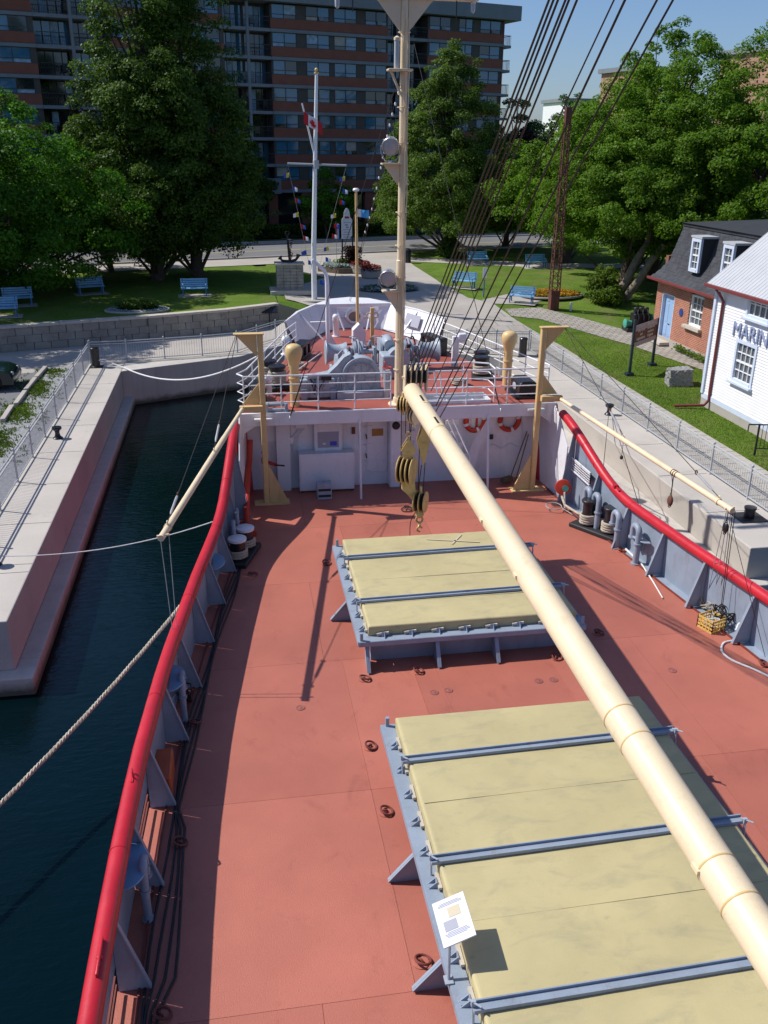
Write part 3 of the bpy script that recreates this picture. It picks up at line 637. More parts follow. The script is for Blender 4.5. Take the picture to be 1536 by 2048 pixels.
# parking kerb stops and the parked car
kb = MB(); kb.ext([(-.95, -.10, 0), (.95, -.10, 0), (.95, .10, 0), (-.95, .10, 0)], (0, 0, .16))
for i, (y, lab) in enumerate(((40.6, 'farthest concrete parking stop by the weeds'), (38.5, 'concrete parking stop in front of the dark car'), (36.3, 'concrete parking stop nearer than the dark car'), (34.1, 'concrete parking stop cut off by the left edge'))):
    m_ = MB(); m_.ext([(-.10, -.98, 0), (.10, -.98, 0), (.10, .98, 0), (-.10, .98, 0)], (0, 0, .15)); o = m_.build('parking_stop', 'path', None, bevel=.03); o.location = (-13.05-.03*(i % 2), y, .0); o.rotation_euler = (0, 0, -.02+.02*i)
    tag(o, lab, 'parking stop', 'concrete parking stops')
def car(label, paintm, loc, rz, cat='car'):
    """small saloon, nose towards +x at rz = 0"""
    t = thing('parked_car', label, cat, (0, 0, 0), 'parked cars')
    prof = [(-2.15, .32), (-2.2, .62), (-2.12, .88), (-1.55, .97), (-1.0, 1.02), (.6, 1.0), (1.0, .95), (1.75, .84), (2.1, .68), (2.18, .48), (2.12, .28)]
    rows = []
    for y, k, zc in ((-.82, .965, .0), (-.86, 1.0, .0), (-.70, 1.0, .03), (0, 1.02, .05), (.70, 1.0, .03), (.86, 1.0, .0), (.82, .965, .0)):
        rows.append([(x*k, y, .24 if i in (0, 10) and abs(y) > .8 else z+(zc if 1 < i < 9 else 0)) for i, (x, z) in enumerate(prof)])
    mb = MB().grid(rows)
    for y, s in ((-.82, 1), (.82, -1)):
        mb.v += [(x*.965, y*1.0, z if i not in (0, 10) else .24) for i, (x, z) in enumerate(prof)]; k = len(mb.v); mb.f.append(tuple(range(k-11, k)))
    mb.quad((-2.1, -.82, .25), (2.1, -.82, .25), (2.1, .82, .25), (-2.1, .82, .25))
    mb.build('body', paintm, t, smooth=50)
    roof = [(-1.75, .96, .70), (-1.05, 1.40, .56), (-.2, 1.46, .56), (.35, 1.42, .56), (1.15, .97, .68)]
    mb = MB().grid([[(x, y*s, z+(.03 if s == 0 else 0)) for s in (-1, 0, 1)] for x, z, y in roof]); mb.add([(x, -y, z) for x, z, y in roof], [tuple(range(5))]); mb.add([(x, y, z) for x, z, y in roof], [tuple(range(5))])
    mb.build('cabin_glass', 'carglass', t, smooth=30)
    MB().grid([[(x, y*s, z+.012+(.03 if s == 0 else 0)) for s in (-.98, 0, .98)] for x, z, y in ((-1.02, 1.40, .56), (-.2, 1.46, .56), (.32, 1.425, .56))]).build('roof', paintm, t)
    for x in (-1.35, 1.35):
        for y in (-.80, .80):
            w = MB().lathe([(.31, -.1), (.33, -.07), (.33, .07), (.31, .1)], (x, y, .33), 18, (0, 1, 0)).build('wheel', 'tyre', t)
            MB().lathe([(.20, -.112), (.21, -.105), (.21, .105), (.20, .112)], (x, y, .33), 12, (0, 1, 0)).build('rim', 'alu', w)
    for y in (-.58, .58):
        MB().sphere((2.08, y, .66), .16, 10, 6, (.45, 1, .55)).build('headlight', 'lampglass', t)
        MB().sphere((-2.12, y, .72), .15, 10, 6, (.4, 1, .6)).build('tail_light', 'lifered', t)
    t.location = loc; t.rotation_euler = (0, 0, rz); return t
car('dark green car at the left edge, only its rounded nose in view', 'cargreen', (-15.75, 38.6, 0.0), 0.02)
# ------------------------------------------------------------------ the ship
HW = [(-4, 6.30), (7, 6.27), (9, 6.23), (11, 6.15), (13.7, 5.92), (16.1, 5.60), (18.5, 5.28), (20.4, 5.03), (22.6, 4.80), (24.2, 4.64)]
FCW = [(24.15, 4.64), (25.5, 4.32), (28.5, 3.62), (31.4, 2.92), (32.6, 2.50), (34.2, 1.85), (35.6, 1.15), (36.3, .62), (36.65, .02)]
def hw(y): return interp(HW, y)
def fcw(y): return interp(FCW, y)
def xc(y): return -.08 + .02*max(0.0, y-17)
FZ = 2.57      # forecastle deck level
DY0 = -4.0
SHIP = thing('ship', 'museum ship with oxide red deck, white forecastle and red bulwark rail', 'ship', (0, 12, 0))
# hull skin
ys = [-4, 2, 7, 9, 11, 13.7, 16.1, 18.5, 20.4, 22.6, 24.15]
for sd_ in (-1, 1):
    rows = []
    for y in ys + [25.5, 28.5, 31.4, 33.5, 35.2, 36.4]:
        w = hw(y) if y <= 24.15 else fcw(y)
        top = 0.0 if y < 24.1 else FZ
        k = smooth((y-20)/16)
        rows.append([(xc(y)+sd_*w, y+ (0 if y < 25 else .0), top-.02), (xc(y)+sd_*(w-.02-k*.5*min(1, w)), y-k*.6, -.6), (xc(y)+sd_*(w*.98-k*.9*min(1, w)), y-k*1.2, -3.2)])
    MB().grid(rows).build('hull', 'red', SHIP, smooth=40)
# deck plates of the well deck
def plate(x0, x1, y0, y1, edgeL=False, edgeR=False, gap=.006):
    n = max(1, int((y1-y0)/.8)); rows = []
    for i in range(n+1):
        y = lerp(y0+gap, y1-gap, i/n); a = xc(y)-hw(y)+.02 if edgeL else x0+gap; b = xc(y)+hw(y)-.02 if edgeR else x1-gap
        rows.append([(a, y, 0), (b, y, 0)])
    mb = MB().grid(rows); k = len(mb.v)
    per = [r[0] for r in rows] + [r[1] for r in rows[::-1]]
    mb.add([p for p in per] + [(p[0], p[1], -.02) for p in per], [(i, (i+1) % len(per), len(per)+(i+1) % len(per), len(per)+i) for i in range(len(per))])
    mb.build('deck_plate', 'deck', SHIP, smooth=None)
seamY = [-4, .5, 4.2, 7.6, 11.3, 15.2, 18.7, 21.9, 25.0]
seamX = {0: [-3.6, 3.2], 1: [-3.2, 3.6], 2: [-3.9, 3.0], 3: [-2.75, 2.9], 4: [-2.76, -1.42, 1.36, 3.3], 5: [-3.1, -1.9, 2.2], 6: [-2.0, .35, 2.6], 7: [-2.9, 0.6, 2.4]}
for i, (a, b) in enumerate(zip(seamY[:-1], seamY[1:])):
    X = [None] + seamX[i] + [None]
    for j in range(len(X)-1): plate(X[j], X[j+1], a, b, X[j] is None, X[j+1] is None, .0025)
mb = MB().grid([[(xc(y)-hw(y), y, -.022), (xc(y)+hw(y), y, -.022)] for y in [-4, 4, 8, 12, 14, 17, 20, 22.6, 25.3]]); mb.build('deck_beam', 'redring', SHIP, smooth=None)
# raised weld beads along some seams
for pts in (((-2.76, 11.3), (-2.76, 15.2)), ((-1.9, 18.7), (-1.95, 21.9)), ((-1.42, 11.35), (-1.42, 15.1)), ((1.36, 11.4), (1.36, 15.1)), ((-.95, 12.1), (-1.0, 15.0))):
    MB().bar((pts[0][0], pts[0][1], .002), (pts[1][0], pts[1][1], .002), .014, .008, up=(0, 0, 1)).build('weld_seam', 'deck', SHIP, smooth=None)
# waterway bar
for sd_ in (-1, 1):
    mb = MB(); yy = np.linspace(-4, 23.9, 30)
    for a, b in zip(yy[:-1], yy[1:]):
        mb.bar((xc(a)+sd_*(hw(a)-.26), a, .02), (xc(b)+sd_*(hw(b)-.26), b, .02), .025, .045, up=(0, 0, 1))
    mb.build('waterway_bar', 'redring', SHIP, smooth=None)
    MB().grid([[(xc(y)+sd_*(hw(y)-.24), y, .004), (xc(y)+sd_*(hw(y)-.0), y, .012)] for y in yy]).build('waterway', 'deck' if sd_ < 0 else 'grey', SHIP, smooth=None)
# bulwarks: red pipe rail, plates between stays
def zt(y): return 1.17 + 1.22*smooth((y-19.0)/5.2)**1.25
TUBE = {}
yy = list(np.linspace(-4, 18, 24)) + list(np.linspace(18.6, 23.75, 14))
for sd_ in (-1, 1):
    pts = [V(xc(y)+sd_*hw(y), y, zt(y)) for y in yy]; TUBE[sd_] = pts
    o = MB().tube(pts, .125, 18).build('rail_pipe', 'red', SHIP)
    for y in (1.5, 6.6, 9.2, 12.6, 16.0, 19.4, 21.4):
        c = V(xc(y)+sd_*hw(y), y, zt(y)); d = (V(xc(y+.2)+sd_*hw(y+.2), y+.2, zt(y+.2))-c).normalized()
        MB().tube([c-d*.012, c+d*.012], .130, 18).build('pipe_joint', 'red', o)
    stay = [y for y in np.arange(-3.2, 23.4, 1.62)]
    for i, y in enumerate(stay):
        x = xc(y)+sd_*hw(y); z = zt(y)
        mb = MB(); ins = -sd_
        mb.ext([(x+ins*.02, y-.01, .02), (x+ins*.40, y-.01, .02), (x+ins*.36, y-.01, .10), (x+ins*.11, y-.01, z-.09), (x+ins*.02, y-.01, z-.09)], (0, .02, 0))
        mb.bar((x+ins*.40, y, .02), (x+ins*.10, y, z-.08), .07, .02, up=(0, 1, 0) if False else None)
        mb.build('bulwark_stay', 'grey', SHIP, smooth=None)
    for a, b in zip(stay[:-1], stay[1:]):
        port = sd_ < 0 and (3.0 < a < 4.6 or 6.3 < a < 7.9 or 9.5 < a < 11.2)
        z0 = .42 if port else .0
        n = 3; rows_i = []
        for i in range(n+1):
            y = lerp(a+.012, b-.012, i/n); x = xc(y)+sd_*hw(y); rows_i.append((x, y, zt(y)-.09))
        mb = MB(); mb.grid([[(x-sd_*.015, y, z0), (x-sd_*.015, y, z)] for x, y, z in rows_i]); mb.grid([[(x+sd_*.015, y, z0-.05), (x+sd_*.015, y, z)] for x, y, z in rows_i])
        mb.build('bulwark_plate', 'grey', SHIP, smooth=None)
        if port:
            mb = MB()
            for zz in (.14, .28): mb.tube([(xc(a)+sd_*hw(a), a+.02, zz), (xc(b)+sd_*hw(b), b-.02, zz)], .018, 6)
            mb.build('freeing_port_bar', 'redring', SHIP)
# eyes and chocks on the port pipe
def pipe_eye(y, sd_, label):
    c = V(xc(y)+sd_*hw(y), y, zt(y)+.125)
    o = MB().torus(c+V(0, 0, .05), .055, .014, (1, .2, 0), 14, 6).box(c+V(0, -.06, -.005), (.03, .16, .03)).build('pipe_eye', 'red', None, loc=c); tag(o, label, 'eye', 'eyes on the bulwark rail')
pipe_eye(10.55, -1, 'red ring eye on the left bulwark rail above the orange gap')
o = MB().bar((xc(7.6)-hw(7.6)+.02, 7.25, zt(7)+.145), (xc(7.6)-hw(7.6)+.02, 7.75, zt(7)+.145), .03, .05).bar((xc(7.6)-hw(7.6)+.02, 7.5, zt(7)+.105), (xc(7.6)-hw(7.6)+.02, 7.5, zt(7)+.155), .04, .06).build('rail_cleat', 'red', None, loc=(xc(7.6)-hw(7.6), 7.5, zt(7)+.15), bevel=.01); tag(o, 'red cleat on the left bulwark rail near the bottom edge', 'cleat')
o = MB().bar((xc(20.2)+hw(20.2)-.05, 20.0, zt(20)+.135), (xc(20.2)+hw(20.2)-.05, 20.5, zt(20.5)+.135), .05, .03).box((xc(20.2)+hw(20.2)-.05, 20.25, zt(20.2)+.14), (.12, .12, .08)).build('rail_cleat', 'red', None, loc=(xc(20.2)+hw(20.2), 20.2, zt(20.2)+.15)); tag(o, 'red cleat on the right bulwark rail above the grey vents', 'cleat')
for y, lab in ((17.6, 'upper'), (15.4, 'lower')):
    pass
# tank vents standing against the bulwark
def gooseneck(x, y, sd_, h, label, r=.055, dx=.0, dy=.22):
    pts = [V(x, y, .0), V(x, y, h-.14)] + [V(x, y+dy/2-dy/2*math.cos(a), h-.14+.14*math.sin(a)) for a in np.linspace(.4, math.pi-.4, 5)] + [V(x, y+dy, h-.14), V(x, y+dy, h-.40)]
    t = thing('tank_vent', label, 'vent pipe', (x, y, 0), 'gooseneck tank vents by the bulwarks')
    MB().tube(pts, r, 10).build('pipe', 'grey', t)
    MB().lathe([(r*1.5, 0), (r*1.5, .03), (r*1.1, .035)], (x, y, 0), 12).build('flange', 'grey', t); MB().lathe([(r*1.35, 0), (r*1.35, .035)], (x, y, h*.55), 12).build('flange', 'grey', t); MB().lathe([(r*1.35, -.02), (r*1.35, .02)], (x, y+dy, h-.36), 12).build('flange', 'grey', t); return t
for y, h, lab in ((21.05, .98, 'tall grey gooseneck vent farthest along the right bulwark'), (20.55, 1.0, 'tall grey gooseneck vent behind the black bollards'), (19.5, .92, 'grey gooseneck vent just right of the black bollards'), (18.55, .95, 'grey gooseneck vent on its half-round shelf at the right')):
    gooseneck(xc(y)+hw(y)-.28, y, 1, h, lab, .078, 0, .32)
for y, h, lab in ((21.0, .95, 'grey gooseneck vent beside the left bollards'), (20.3, .92, 'grey gooseneck vent on the left in front of the bollards'), (13.6, .9, 'grey gooseneck vent on the left by the blue half-round shelf'), (9.2, .9, 'grey gooseneck vent at lower left by the blue shelf')):
    gooseneck(xc(y)-hw(y)+.26, y, -1, h, lab, .055, 0, .24)
for y, sd_, z, mt, lab in ((18.72, 1, .62, 'grey', 'grey half-round shelf bracket on the right bulwark'), (18.6, -1, .72, 'blueshelf', 'blue half-round shelf beside the left bollards'), (13.75, -1, .80, 'blueshelf', 'blue half-round shelf halfway along the left bulwark'), (9.35, -1, .80, 'blueshelf', 'blue half-round shelf at the lower left bulwark')):
    x = xc(y)+sd_*(hw(y)-.04); poly = [V(x-sd_*.27*math.sin(a), y-.42*math.cos(a), z) for a in np.linspace(0, math.pi, 13)]
    t = thing('shelf_bracket', lab, 'shelf', (x, y, z)); MB().ext(poly, (0, 0, .03)).build('shelf', mt, t, bevel=.006)
    MB().ext([(x, y-.01, z), (x-sd_*.3, y-.01, z), (x, y-.01, z-.4)], (0, .02, 0)).build('knee', 'grey', t, smooth=None)
# cables along the port waterway
for k in range(4):
    pts = [V(xc(y)-hw(y)+.36+.045*k+.04*math.sin(y*1.3+k)+(.08 if 8 < y < 11 else 0)*k*.6, y, .022) for y in np.linspace(3, 20, 40)]
    cable('deck_cable', pts, .018, 'blackmatt', ('outermost', 'second', 'third', 'innermost')[k]+' black cable along the foot of the left bulwark', 'cable', 'cables along the left bulwark')

# ------------------------------------------------------------------ hatches
def hatch(label, y0, y1, bars, x0=-2.24, x1=2.03):
    t = thing('cargo_hatch', label, 'hatch', ((x0+x1)/2, (y0+y1)/2, 0))
    # trunk and ledge
    MB().box(((x0+x1)/2, (y0+y1)/2, .31), (x1-x0-.12, y1-y0-.12, .62)).build('coaming', 'grey', t, smooth=None)
    led = MB()
    for a, b in (((x0-.22, y0-.22), (x1+.14, y0-.0)), ((x0-.22, y1+.0), (x1+.14, y1+.10)), ((x0-.22, y0-.0), (x0-.0, y1+.0)), ((x1+.0, y0-.0), (x1+.14, y1+.0))):
        led.box(((a[0]+b[0])/2, (a[1]+b[1])/2, .58), (b[0]-a[0], b[1]-a[1], .03))
    led.build('coaming_ledge', 'grey', t, smooth=None)
    fl = MB(); fl.box(((x0+x1)/2-.04, y0-.222, .54), (x1-x0+.36, .02, .1)); fl.box((x0-.222, (y0+y1)/2-.05, .54), (.02, y1-y0+.3, .1)); fl.box((x1+.142, (y0+y1)/2-.05, .54), (.02, y1-y0+.3, .1)); fl.build('coaming_lip', 'grey', t, smooth=None)
    # canvas cover: rounded edges, slack folds
    nx, ny = 26, int((y1-y0)*5); rg = random.Random(int(y0*10)); rows = []
    prof = [(.0, -.20), (.0, -.10), (.002, -.04), (.010, -.012), (.026, -.002), (.06, 0.0)]
    us = [(x0+a, b) for a, b in prof] + [(lerp(x0+.2, x1-.2, i/nx), 0.0) for i in range(nx+1)] + [(x1-a, b) for a, b in prof[::-1]]
    vs_ = [(y0+a, b) for a, b in prof] + [(lerp(y0+.2, y1-.2, i/ny), 0.0) for i in range(ny+1)] + [(y1-a, b) for a, b in prof[::-1]]
    for y, by in vs_:
        row = []
        for x, bx in us:
            d = min(bx, by); z = .80 + d
            if d > -.001: z += .004*math.sin(x*1.3+y*2.1)+.002*math.sin(y*5+x*.7)+rg.gauss(0, .0007)
            row.append((x+(.008*math.sin(y*6.3) if bx < -.15 else 0), y+(.008*math.sin(x*6.1) if by < -.15 else 0), z))
        rows.append(row)
    cv = MB().grid(rows).build('canvas_cover', 'tarp', t, smooth=60)
    for i, y in enumerate(np.arange(y0+.95, y1-.3, 1.07)):
        mb = MB(); mb.bar((x0+.05, y-.02, .804), (x1-.05, y+.03, .804), .025, .004, up=(0, 0, 1)); mb.build('canvas_seam', 'tarp', cv, smooth=None)
    # locking bars: channel section with lugs
    for y in bars:
        b = MB(); z = .822; ya, yb = y-.03, y+.07
        b.add([(x0-.10, ya, z), (x1+.12, yb, z), (x1+.12, yb+.10, z), (x0-.10, ya+.10, z)], [(0, 1, 2, 3)])
        b.bar((x0-.10, ya-.012, z+.012), (x1+.12, yb-.012, z+.012), .018, .05, up=(0, 0, 1)); b.bar((x0-.10, ya+.112, z+.012), (x1+.12, yb+.112, z+.012), .018, .05, up=(0, 0, 1))
        b.bar((x0-.10, ya+.05, z-.012), (x1+.12, yb+.05, z-.012), .12, .022, up=(0, 0, 1))
        bo = b.build('locking_bar', 'grey', t, smooth=None)
        for x, s in ((x0-.09, -1), (x1+.10, 1)):
            MB().tube([(x, y+.04, .84), (x, y+.0, .59)], .016, 6).box((x, y+.04, .87), (.05, .04, .08)).tube([(x-.05, y+.08, .89), (x+.07, y-.05, .90)], .012, 6).build('bar_clamp', 'machine', bo)
    # batten cleats with wedges along the ledge
    cl = []
    yy = np.arange(y0+.25, y1-.05, .58)
    for s, x in ((-1, x0), (1, x1-.05)):
        for y in yy:
            c = MB(); c.ext([(x+s*.17, y-.06, .595), (x+s*.17, y+.06, .595), (x+s*.05, y+.05, .595), (x+s*.05, y-.05, .595)], (0, 0, .015)); c.ext([(x+s*.18, y, .595), (x+s*.06, y, .595), (x+s*.06, y, .70)], (0, .012, 0)); c.ext([(x+s*.18, y-.08, .595), (x+s*.07, y-.08, .595), (x+s*.07, y-.08, .69)], (0, .012, 0)); c.box((x+s*.065, y-.04, .65), (.012, .1, .1)); co = c.build('batten_cleat', 'grey', t, smooth=None)
            MB().bar((x+s*.03, y-.16+rg.uniform(-.03, .03), .64), (x+s*.035, y+.10, .675), .05, .05).build('wedge', 'sill', co, smooth=None)
    for x in np.arange(x0+.3, x1-.1, .55):
        c = MB(); c.ext([(x, y0-.18, .595), (x, y0-.06, .595), (x, y0-.06, .69)], (.012, 0, 0)); c.box((x, y0-.062, .645), (.1, .012, .09)); co = c.build('batten_cleat', 'grey', t, smooth=None)
        MB().bar((x-.14, y0-.03, .635), (x+.10, y0-.035, .66), .05, .05).build('wedge', 'sill', co, smooth=None)
    # stays down to the deck
    def leg(p, d, L=.46, w=.016):
        d = Vector(d); q = d.cross(V(0, 0, 1)).normalized()*w
        p = Vector(p)
        MB().ext([p-q*.5+V(0, 0, .555), p-q*.5+V(0, 0, .0), p-q*.5+d*(L)+V(0, 0, .0), p-q*.5+d*L+V(0, 0, .05), p-q*.5+d*.2+V(0, 0, .555)], q).bar(p+d*(L)+V(0, 0, .035), p+d*.18+V(0, 0, .56), .075, .016).build('coaming_stay', 'grey', t, smooth=None)
    for y in ([y0+1.75, y0+.0+4.1] if y1-y0 < 6 else [y0+1.4, y0+3.1, y0+5.0, y0+6.75]):
        if y < y1-.2:
            leg((x0+.06, y, 0), (-1, 0, 0), .62); leg((x1-.12, y, 0), (1, 0, 0), .55)
    for x in (x0-.05, x0+1.35, x0+2.55, x1-.02): leg((x, y0+.06, 0), (0, -1, 0), .52)
    for p_ in ((x0-.16, y0-.16), (x1+.08, y0-.16), (x0-.12, y1+.06)): MB().tube([(p_[0], p_[1], .55), (p_[0], p_[1], .76)], .035, 8).build('coaming_pin', 'grey', t)
    return t
H1 = hatch('canvas covered cargo hatch in front of the white forecastle with two locking bars', 15.05, 19.28, (18.15, 16.05))
H2 = hatch('long canvas covered cargo hatch under the boom cut by the bottom edge', 2.6, 12.05, (10.88, 8.80, 6.62, 4.5))
# two thin crossed buff strips on the forward cover
t = thing('cross_mark', 'thin buff cross on the far hatch cover', 'tape', (.35, 18.82, .815))
for a, b in (((-.25, 18.95), (.95, 18.62)), ((.28, 18.60), (.62, 19.10))): MB().bar((a[0], a[1], .818), (b[0], b[1], .818), .05, .004, up=(0, 0, 1)).build('strip', 'printbuff', t, smooth=None)
# information board standing on the aft hatch coaming
t = thing('information_board', 'white tilted information board on a post beside the long hatch', 'sign', (-2.50, 7.22, .595))
c = V(-2.36, 7.50, 1.20); ex = V(.36, .02, .12).normalized(); ey = V(-.01, .55, .045).normalized(); ez = ex.cross(ey)
rot = Matrix([[ex[i], ey[i], ez[i]] for i in range(3)])
MB().box(c, (.40, .60, .018), rot=rot).build('panel', 'paper', t, bevel=.003)
MB().tube([V(-2.47, 7.20, .595), V(-2.44, 7.36, 1.14)], .02, 8).box((-2.47, 7.20, .605), (.1, .12, .02)).build('post', 'machine', t)
def onboard(u, v, w, h, mt, nm='print'): MB().box(c+ex*u+ey*v+ez*.0115, (w, h, .003), rot=rot).build(nm, mt, t, smooth=None)
onboard(.03, .10, .15, .13, 'printbuff', 'picture'); onboard(-.05, -.06, .16, .13, 'printgrey', 'picture')
for k in range(7): onboard(.0+.01*(k % 2), .24-.018*k if k < 3 else -.14-.018*k+.05, .30 if k % 3 else .24, .006, 'printgrey', 'print_line')

# ------------------------------------------------------------------ rings and caps on the deck
def ring(x, y, label, a=0.3, s=1.0, z=0.0):
    t = thing('deck_ring', label, 'ring', (x, y, z), 'oxide red lashing rings on the deck')
    MB().lathe([(.12*s, 0), (.12*s, .012), (.10*s, .014)], (x, y, z), 18).build('base_plate', 'deck', t)
    MB().torus((x+.03, y, z+.045), .115*s, .02*s, (math.sin(a)*.35, math.cos(a)*.35, 1), 20, 8).build('loop', 'redring', t)
    MB().torus((x, y, z+.01), .05*s, .018*s, (math.cos(a), math.sin(a), 0), 14, 6).build('staple', 'redring', t)
for x, y, lab in ((-2.62, 12.36, 'oxide red ring by the far left corner of the long hatch'), (-2.62, 10.74, 'oxide red ring left of the long hatch, second along'), (-2.62, 7.99, 'oxide red ring under the white information board'),
                  (-2.42, 14.45, 'oxide red ring off the near left corner of the far hatch'), (-2.62, 19.62, 'oxide red ring off the far left corner of the far hatch'), (-1.35, 14.55, 'oxide red upright ring before the far hatch, left'), (1.50, 14.62, 'oxide red upright ring before the far hatch, right'), (2.72, 15.45, 'oxide red ring under the boom beside the far hatch'),
                  (-5.60, 13.5, 'oxide red ring in the shade by the left bulwark, farthest'), (-5.72, 10.55, 'oxide red ring in the shade by the left bulwark, middle'), (-5.8, 7.74, 'oxide red ring in the left shade at the bottom edge'), (-4.42, 19.3, 'oxide red ring in front of the left bollards'),
                  (4.42, 22.05, 'oxide red ring beyond the right bollards'), (4.88, 19.3, 'oxide red ring in front of the right bollards'), (5.50, 13.78, 'oxide red ring by the white rope end')):
    ring(x, y, lab, rnd.uniform(0, 3), .88)
for x, y, lab in ((-1.17, 13.81, 'left cap of the pair between the hatches'), (-.89, 13.84, 'second cap of the left pair between the hatches'), (.90, 13.89, 'third cap between the hatches'), (1.20, 13.89, 'cap nearest the boom between the hatches'), (-3.69, 13.69, 'lone cap on the sunlit left deck'), (3.63, 13.86, 'lone cap right of the boom shadow')):
    o = MB().lathe([(.085, 0), (.085, .008), (.065, .011), (.06, .007), (.03, .007), (.02, .012), (.001, .012)], (x, y, 0), 18, cap=False).build('deck_cap', 'capred', SHIP, label='round oxide red deck '+lab)

# ------------------------------------------------------------------ bollards
def coil(mb, x, y, z0, turns, R, r, seg=22, wob=.0):
    pts = []
    for i in range(turns*seg+1):
        a = 2*math.pi*i/seg; pts.append((x+(R+wob*math.sin(a*3))*math.cos(a), y+(R+wob*math.sin(a*3))*math.sin(a), z0+2*r*.95*i/seg))
    mb.tube(pts, r, 6); return mb
def twin_bollard(label, c, ang, sep, R, h, z, topmat='black', turns=4, ropecol='rope', base=(1.25, .5)):
    t = thing('twin_bollard', label, 'bollard', (c[0], c[1], z), 'twin mooring bollards on the ship')
    d = V(math.cos(ang), math.sin(ang), 0); p = V(-d.y, d.x, 0); c0 = V(c[0], c[1], z)
    bp = [c0+d*base[0]/2*i+p*base[1]/2*j for i, j in ((-1, -1), (1, -1), (1, 1), (-1, 1))]
    MB().ext(bp, (0, 0, .12)).build('base_plate', 'blackmatt', t, bevel=.03)
    for s in (-1, 1):
        q = c0+d*sep/2*s
        MB().lathe([(R, .11), (R, h-.08)], q, 20).build('post', 'black', t)
        MB().lathe([(R*1.05, h-.09), (R*1.25, h-.07), (R*1.27, h-.01), (R*1.2, h), (.01, h+.004)], q, 20).build('cap', topmat, t)
        mb = MB(); coil(mb, q.x, q.y, z+.15, turns, R+.035, .035); mb.build('rope_turns', ropecol, t)
    mb = MB(); a = c0+d*sep/2; b = c0-d*sep/2
    for k in range(3):
        mb.tube([a+p*(R+.04)+V(0, 0, .2+.07*k), c0+p*.03+V(0, 0, .22+.07*k), b-p*(R+.04)+V(0, 0, .2+.07*k)], .035, 6)
    mb.build('rope_crossing', ropecol, t); return t
twin_bollard('black twin bollards with rope turns on the right side of the main deck', (4.78, 20.55), R_(-58), .70, .17, .82, 0, 'black', 4, 'rope', (1.5, .62))
twin_bollard('twin bollards with white painted tops on the left side of the main deck', (-4.62, 20.35), R_(72), .66, .18, .66, 0, 'white', 3, 'rope', (1.35, .6))
twin_bollard('rope wrapped twin bollards at the left rail of the forecastle', (-3.42, 27.2), R_(107), .78, .21, .72, FZ, 'black', 6, 'rope', (1.5, .62))
twin_bollard('rope wrapped twin bollards at the right rail of the forecastle', (3.36, 27.75), R_(75), .80, .21, .70, FZ, 'black', 4, 'rope', (1.6, .62))
# ------------------------------------------------------------------ forecastle
def fx(y, s): return xc(y)+s*fcw(y)
FC = thing('forecastle', 'white forecastle with oxide red deck and bow bulwark', 'forecastle', (0, 25, 0))
def fplate(x0, x1, y0, y1, eL=False, eR=False):
    n = max(1, int((y1-y0)/.7)); g = .0025; rows = []
    for i in range(n+1):
        y = lerp(y0+g, y1-g, i/n); rows.append([(fx(y, -1)+.02 if eL else x0+g, y, FZ), (fx(y, 1)-.02 if eR else x1-g, y, FZ)])
    per = [r[0] for r in rows]+[r[1] for r in rows[::-1]]; k = len(per)
    MB().grid(rows).add(per+[(p[0], p[1], FZ-.03) for p in per], [(i, (i+1) % k, k+(i+1) % k, k+i) for i in range(k)] + [tuple(range(k, 2*k))]).build('deck_plate', 'deckfore', FC, smooth=None)
HX0, HX1, HY0, HY1 = .82, 2.75, 24.42, 25.25
fplate(0, 0, 24.24, HY0, True, True)
fplate(0, HX0, HY0, HY1, True, False); fplate(HX1, 0, HY0, HY1, False, True)
fplate(0, -.4, HY1, 28.2, True, False); fplate(-.4, 0, HY1, 28.2, False, True)
fplate(0, .3, 28.2, 32.0, True, False); fplate(.3, 0, 28.2, 32.0, False, True); fplate(0, 0, 32.0, 36.5, True, True)
# companionway lining
mb = MB(); t_ = .03
for a, b in (((HX0, HY0), (HX1, HY0)), ((HX1, HY0), (HX1, HY1)), ((HX1, HY1), (HX0, HY1)), ((HX0, HY1), (HX0, HY0))): mb.bar((a[0], a[1], 2.42), (b[0], b[1], 2.42), t_, .50, up=(0, 0, 1))
mb.build('companionway_coaming', 'white', FC, smooth=None)
# beam across the after edge, bulkhead, stanchions
bl, br = fx(24.15, -1), fx(24.15, 1)
MB().box(((bl+br)/2, 24.19, 2.385), (br-bl, .09, .375)).build('deck_beam', 'white', FC, bevel=.01)
MB().box((0, 25.0, 1.27), (8.75, .05, 2.55)).build('bulkhead', 'white', FC, smooth=None)
for s in (-1, 1):
    MB().ext([(xc(24)+s*4.56, 23.0, .0), (xc(24)+s*4.40, 25.0, .0), (xc(24)+s*4.40, 25.0, 2.54), (xc(24)+s*4.56, 24.2, 2.54), (xc(24)+s*4.58, 23.75, 2.3), (xc(24)+s*4.62, 23.0, 1.6)], (s*.03, 0, 0)).build('side_panel', 'white', FC, smooth=None)
    MB().ext([(xc(24)+s*4.52, 24.16, 2.2), (xc(24)+s*4.52, 24.16, 1.75), (xc(24)+s*4.45, 24.16, 2.0), (xc(24)+s*4.15, 24.16, 2.2)], (0, .03, 0)).build('corner_bracket', 'white', FC, smooth=None)
for x, r, y in ((-1.15, .035, 24.10), (2.62, .035, 24.10)): MB().tube([(x, y-.35 if x > 0 else y-.3, 0), (x, y+.05, 2.3)], r, 10).build('stanchion', 'white', FC)
MB().box((-.02, 24.75, 1.1), (.34, .42, 2.2)).build('pillar', 'white', FC, bevel=.05)
MB().box((-3.30, 24.86, 1.05), (.40, .22, 2.1)).build('trunk', 'white', FC, bevel=.01)
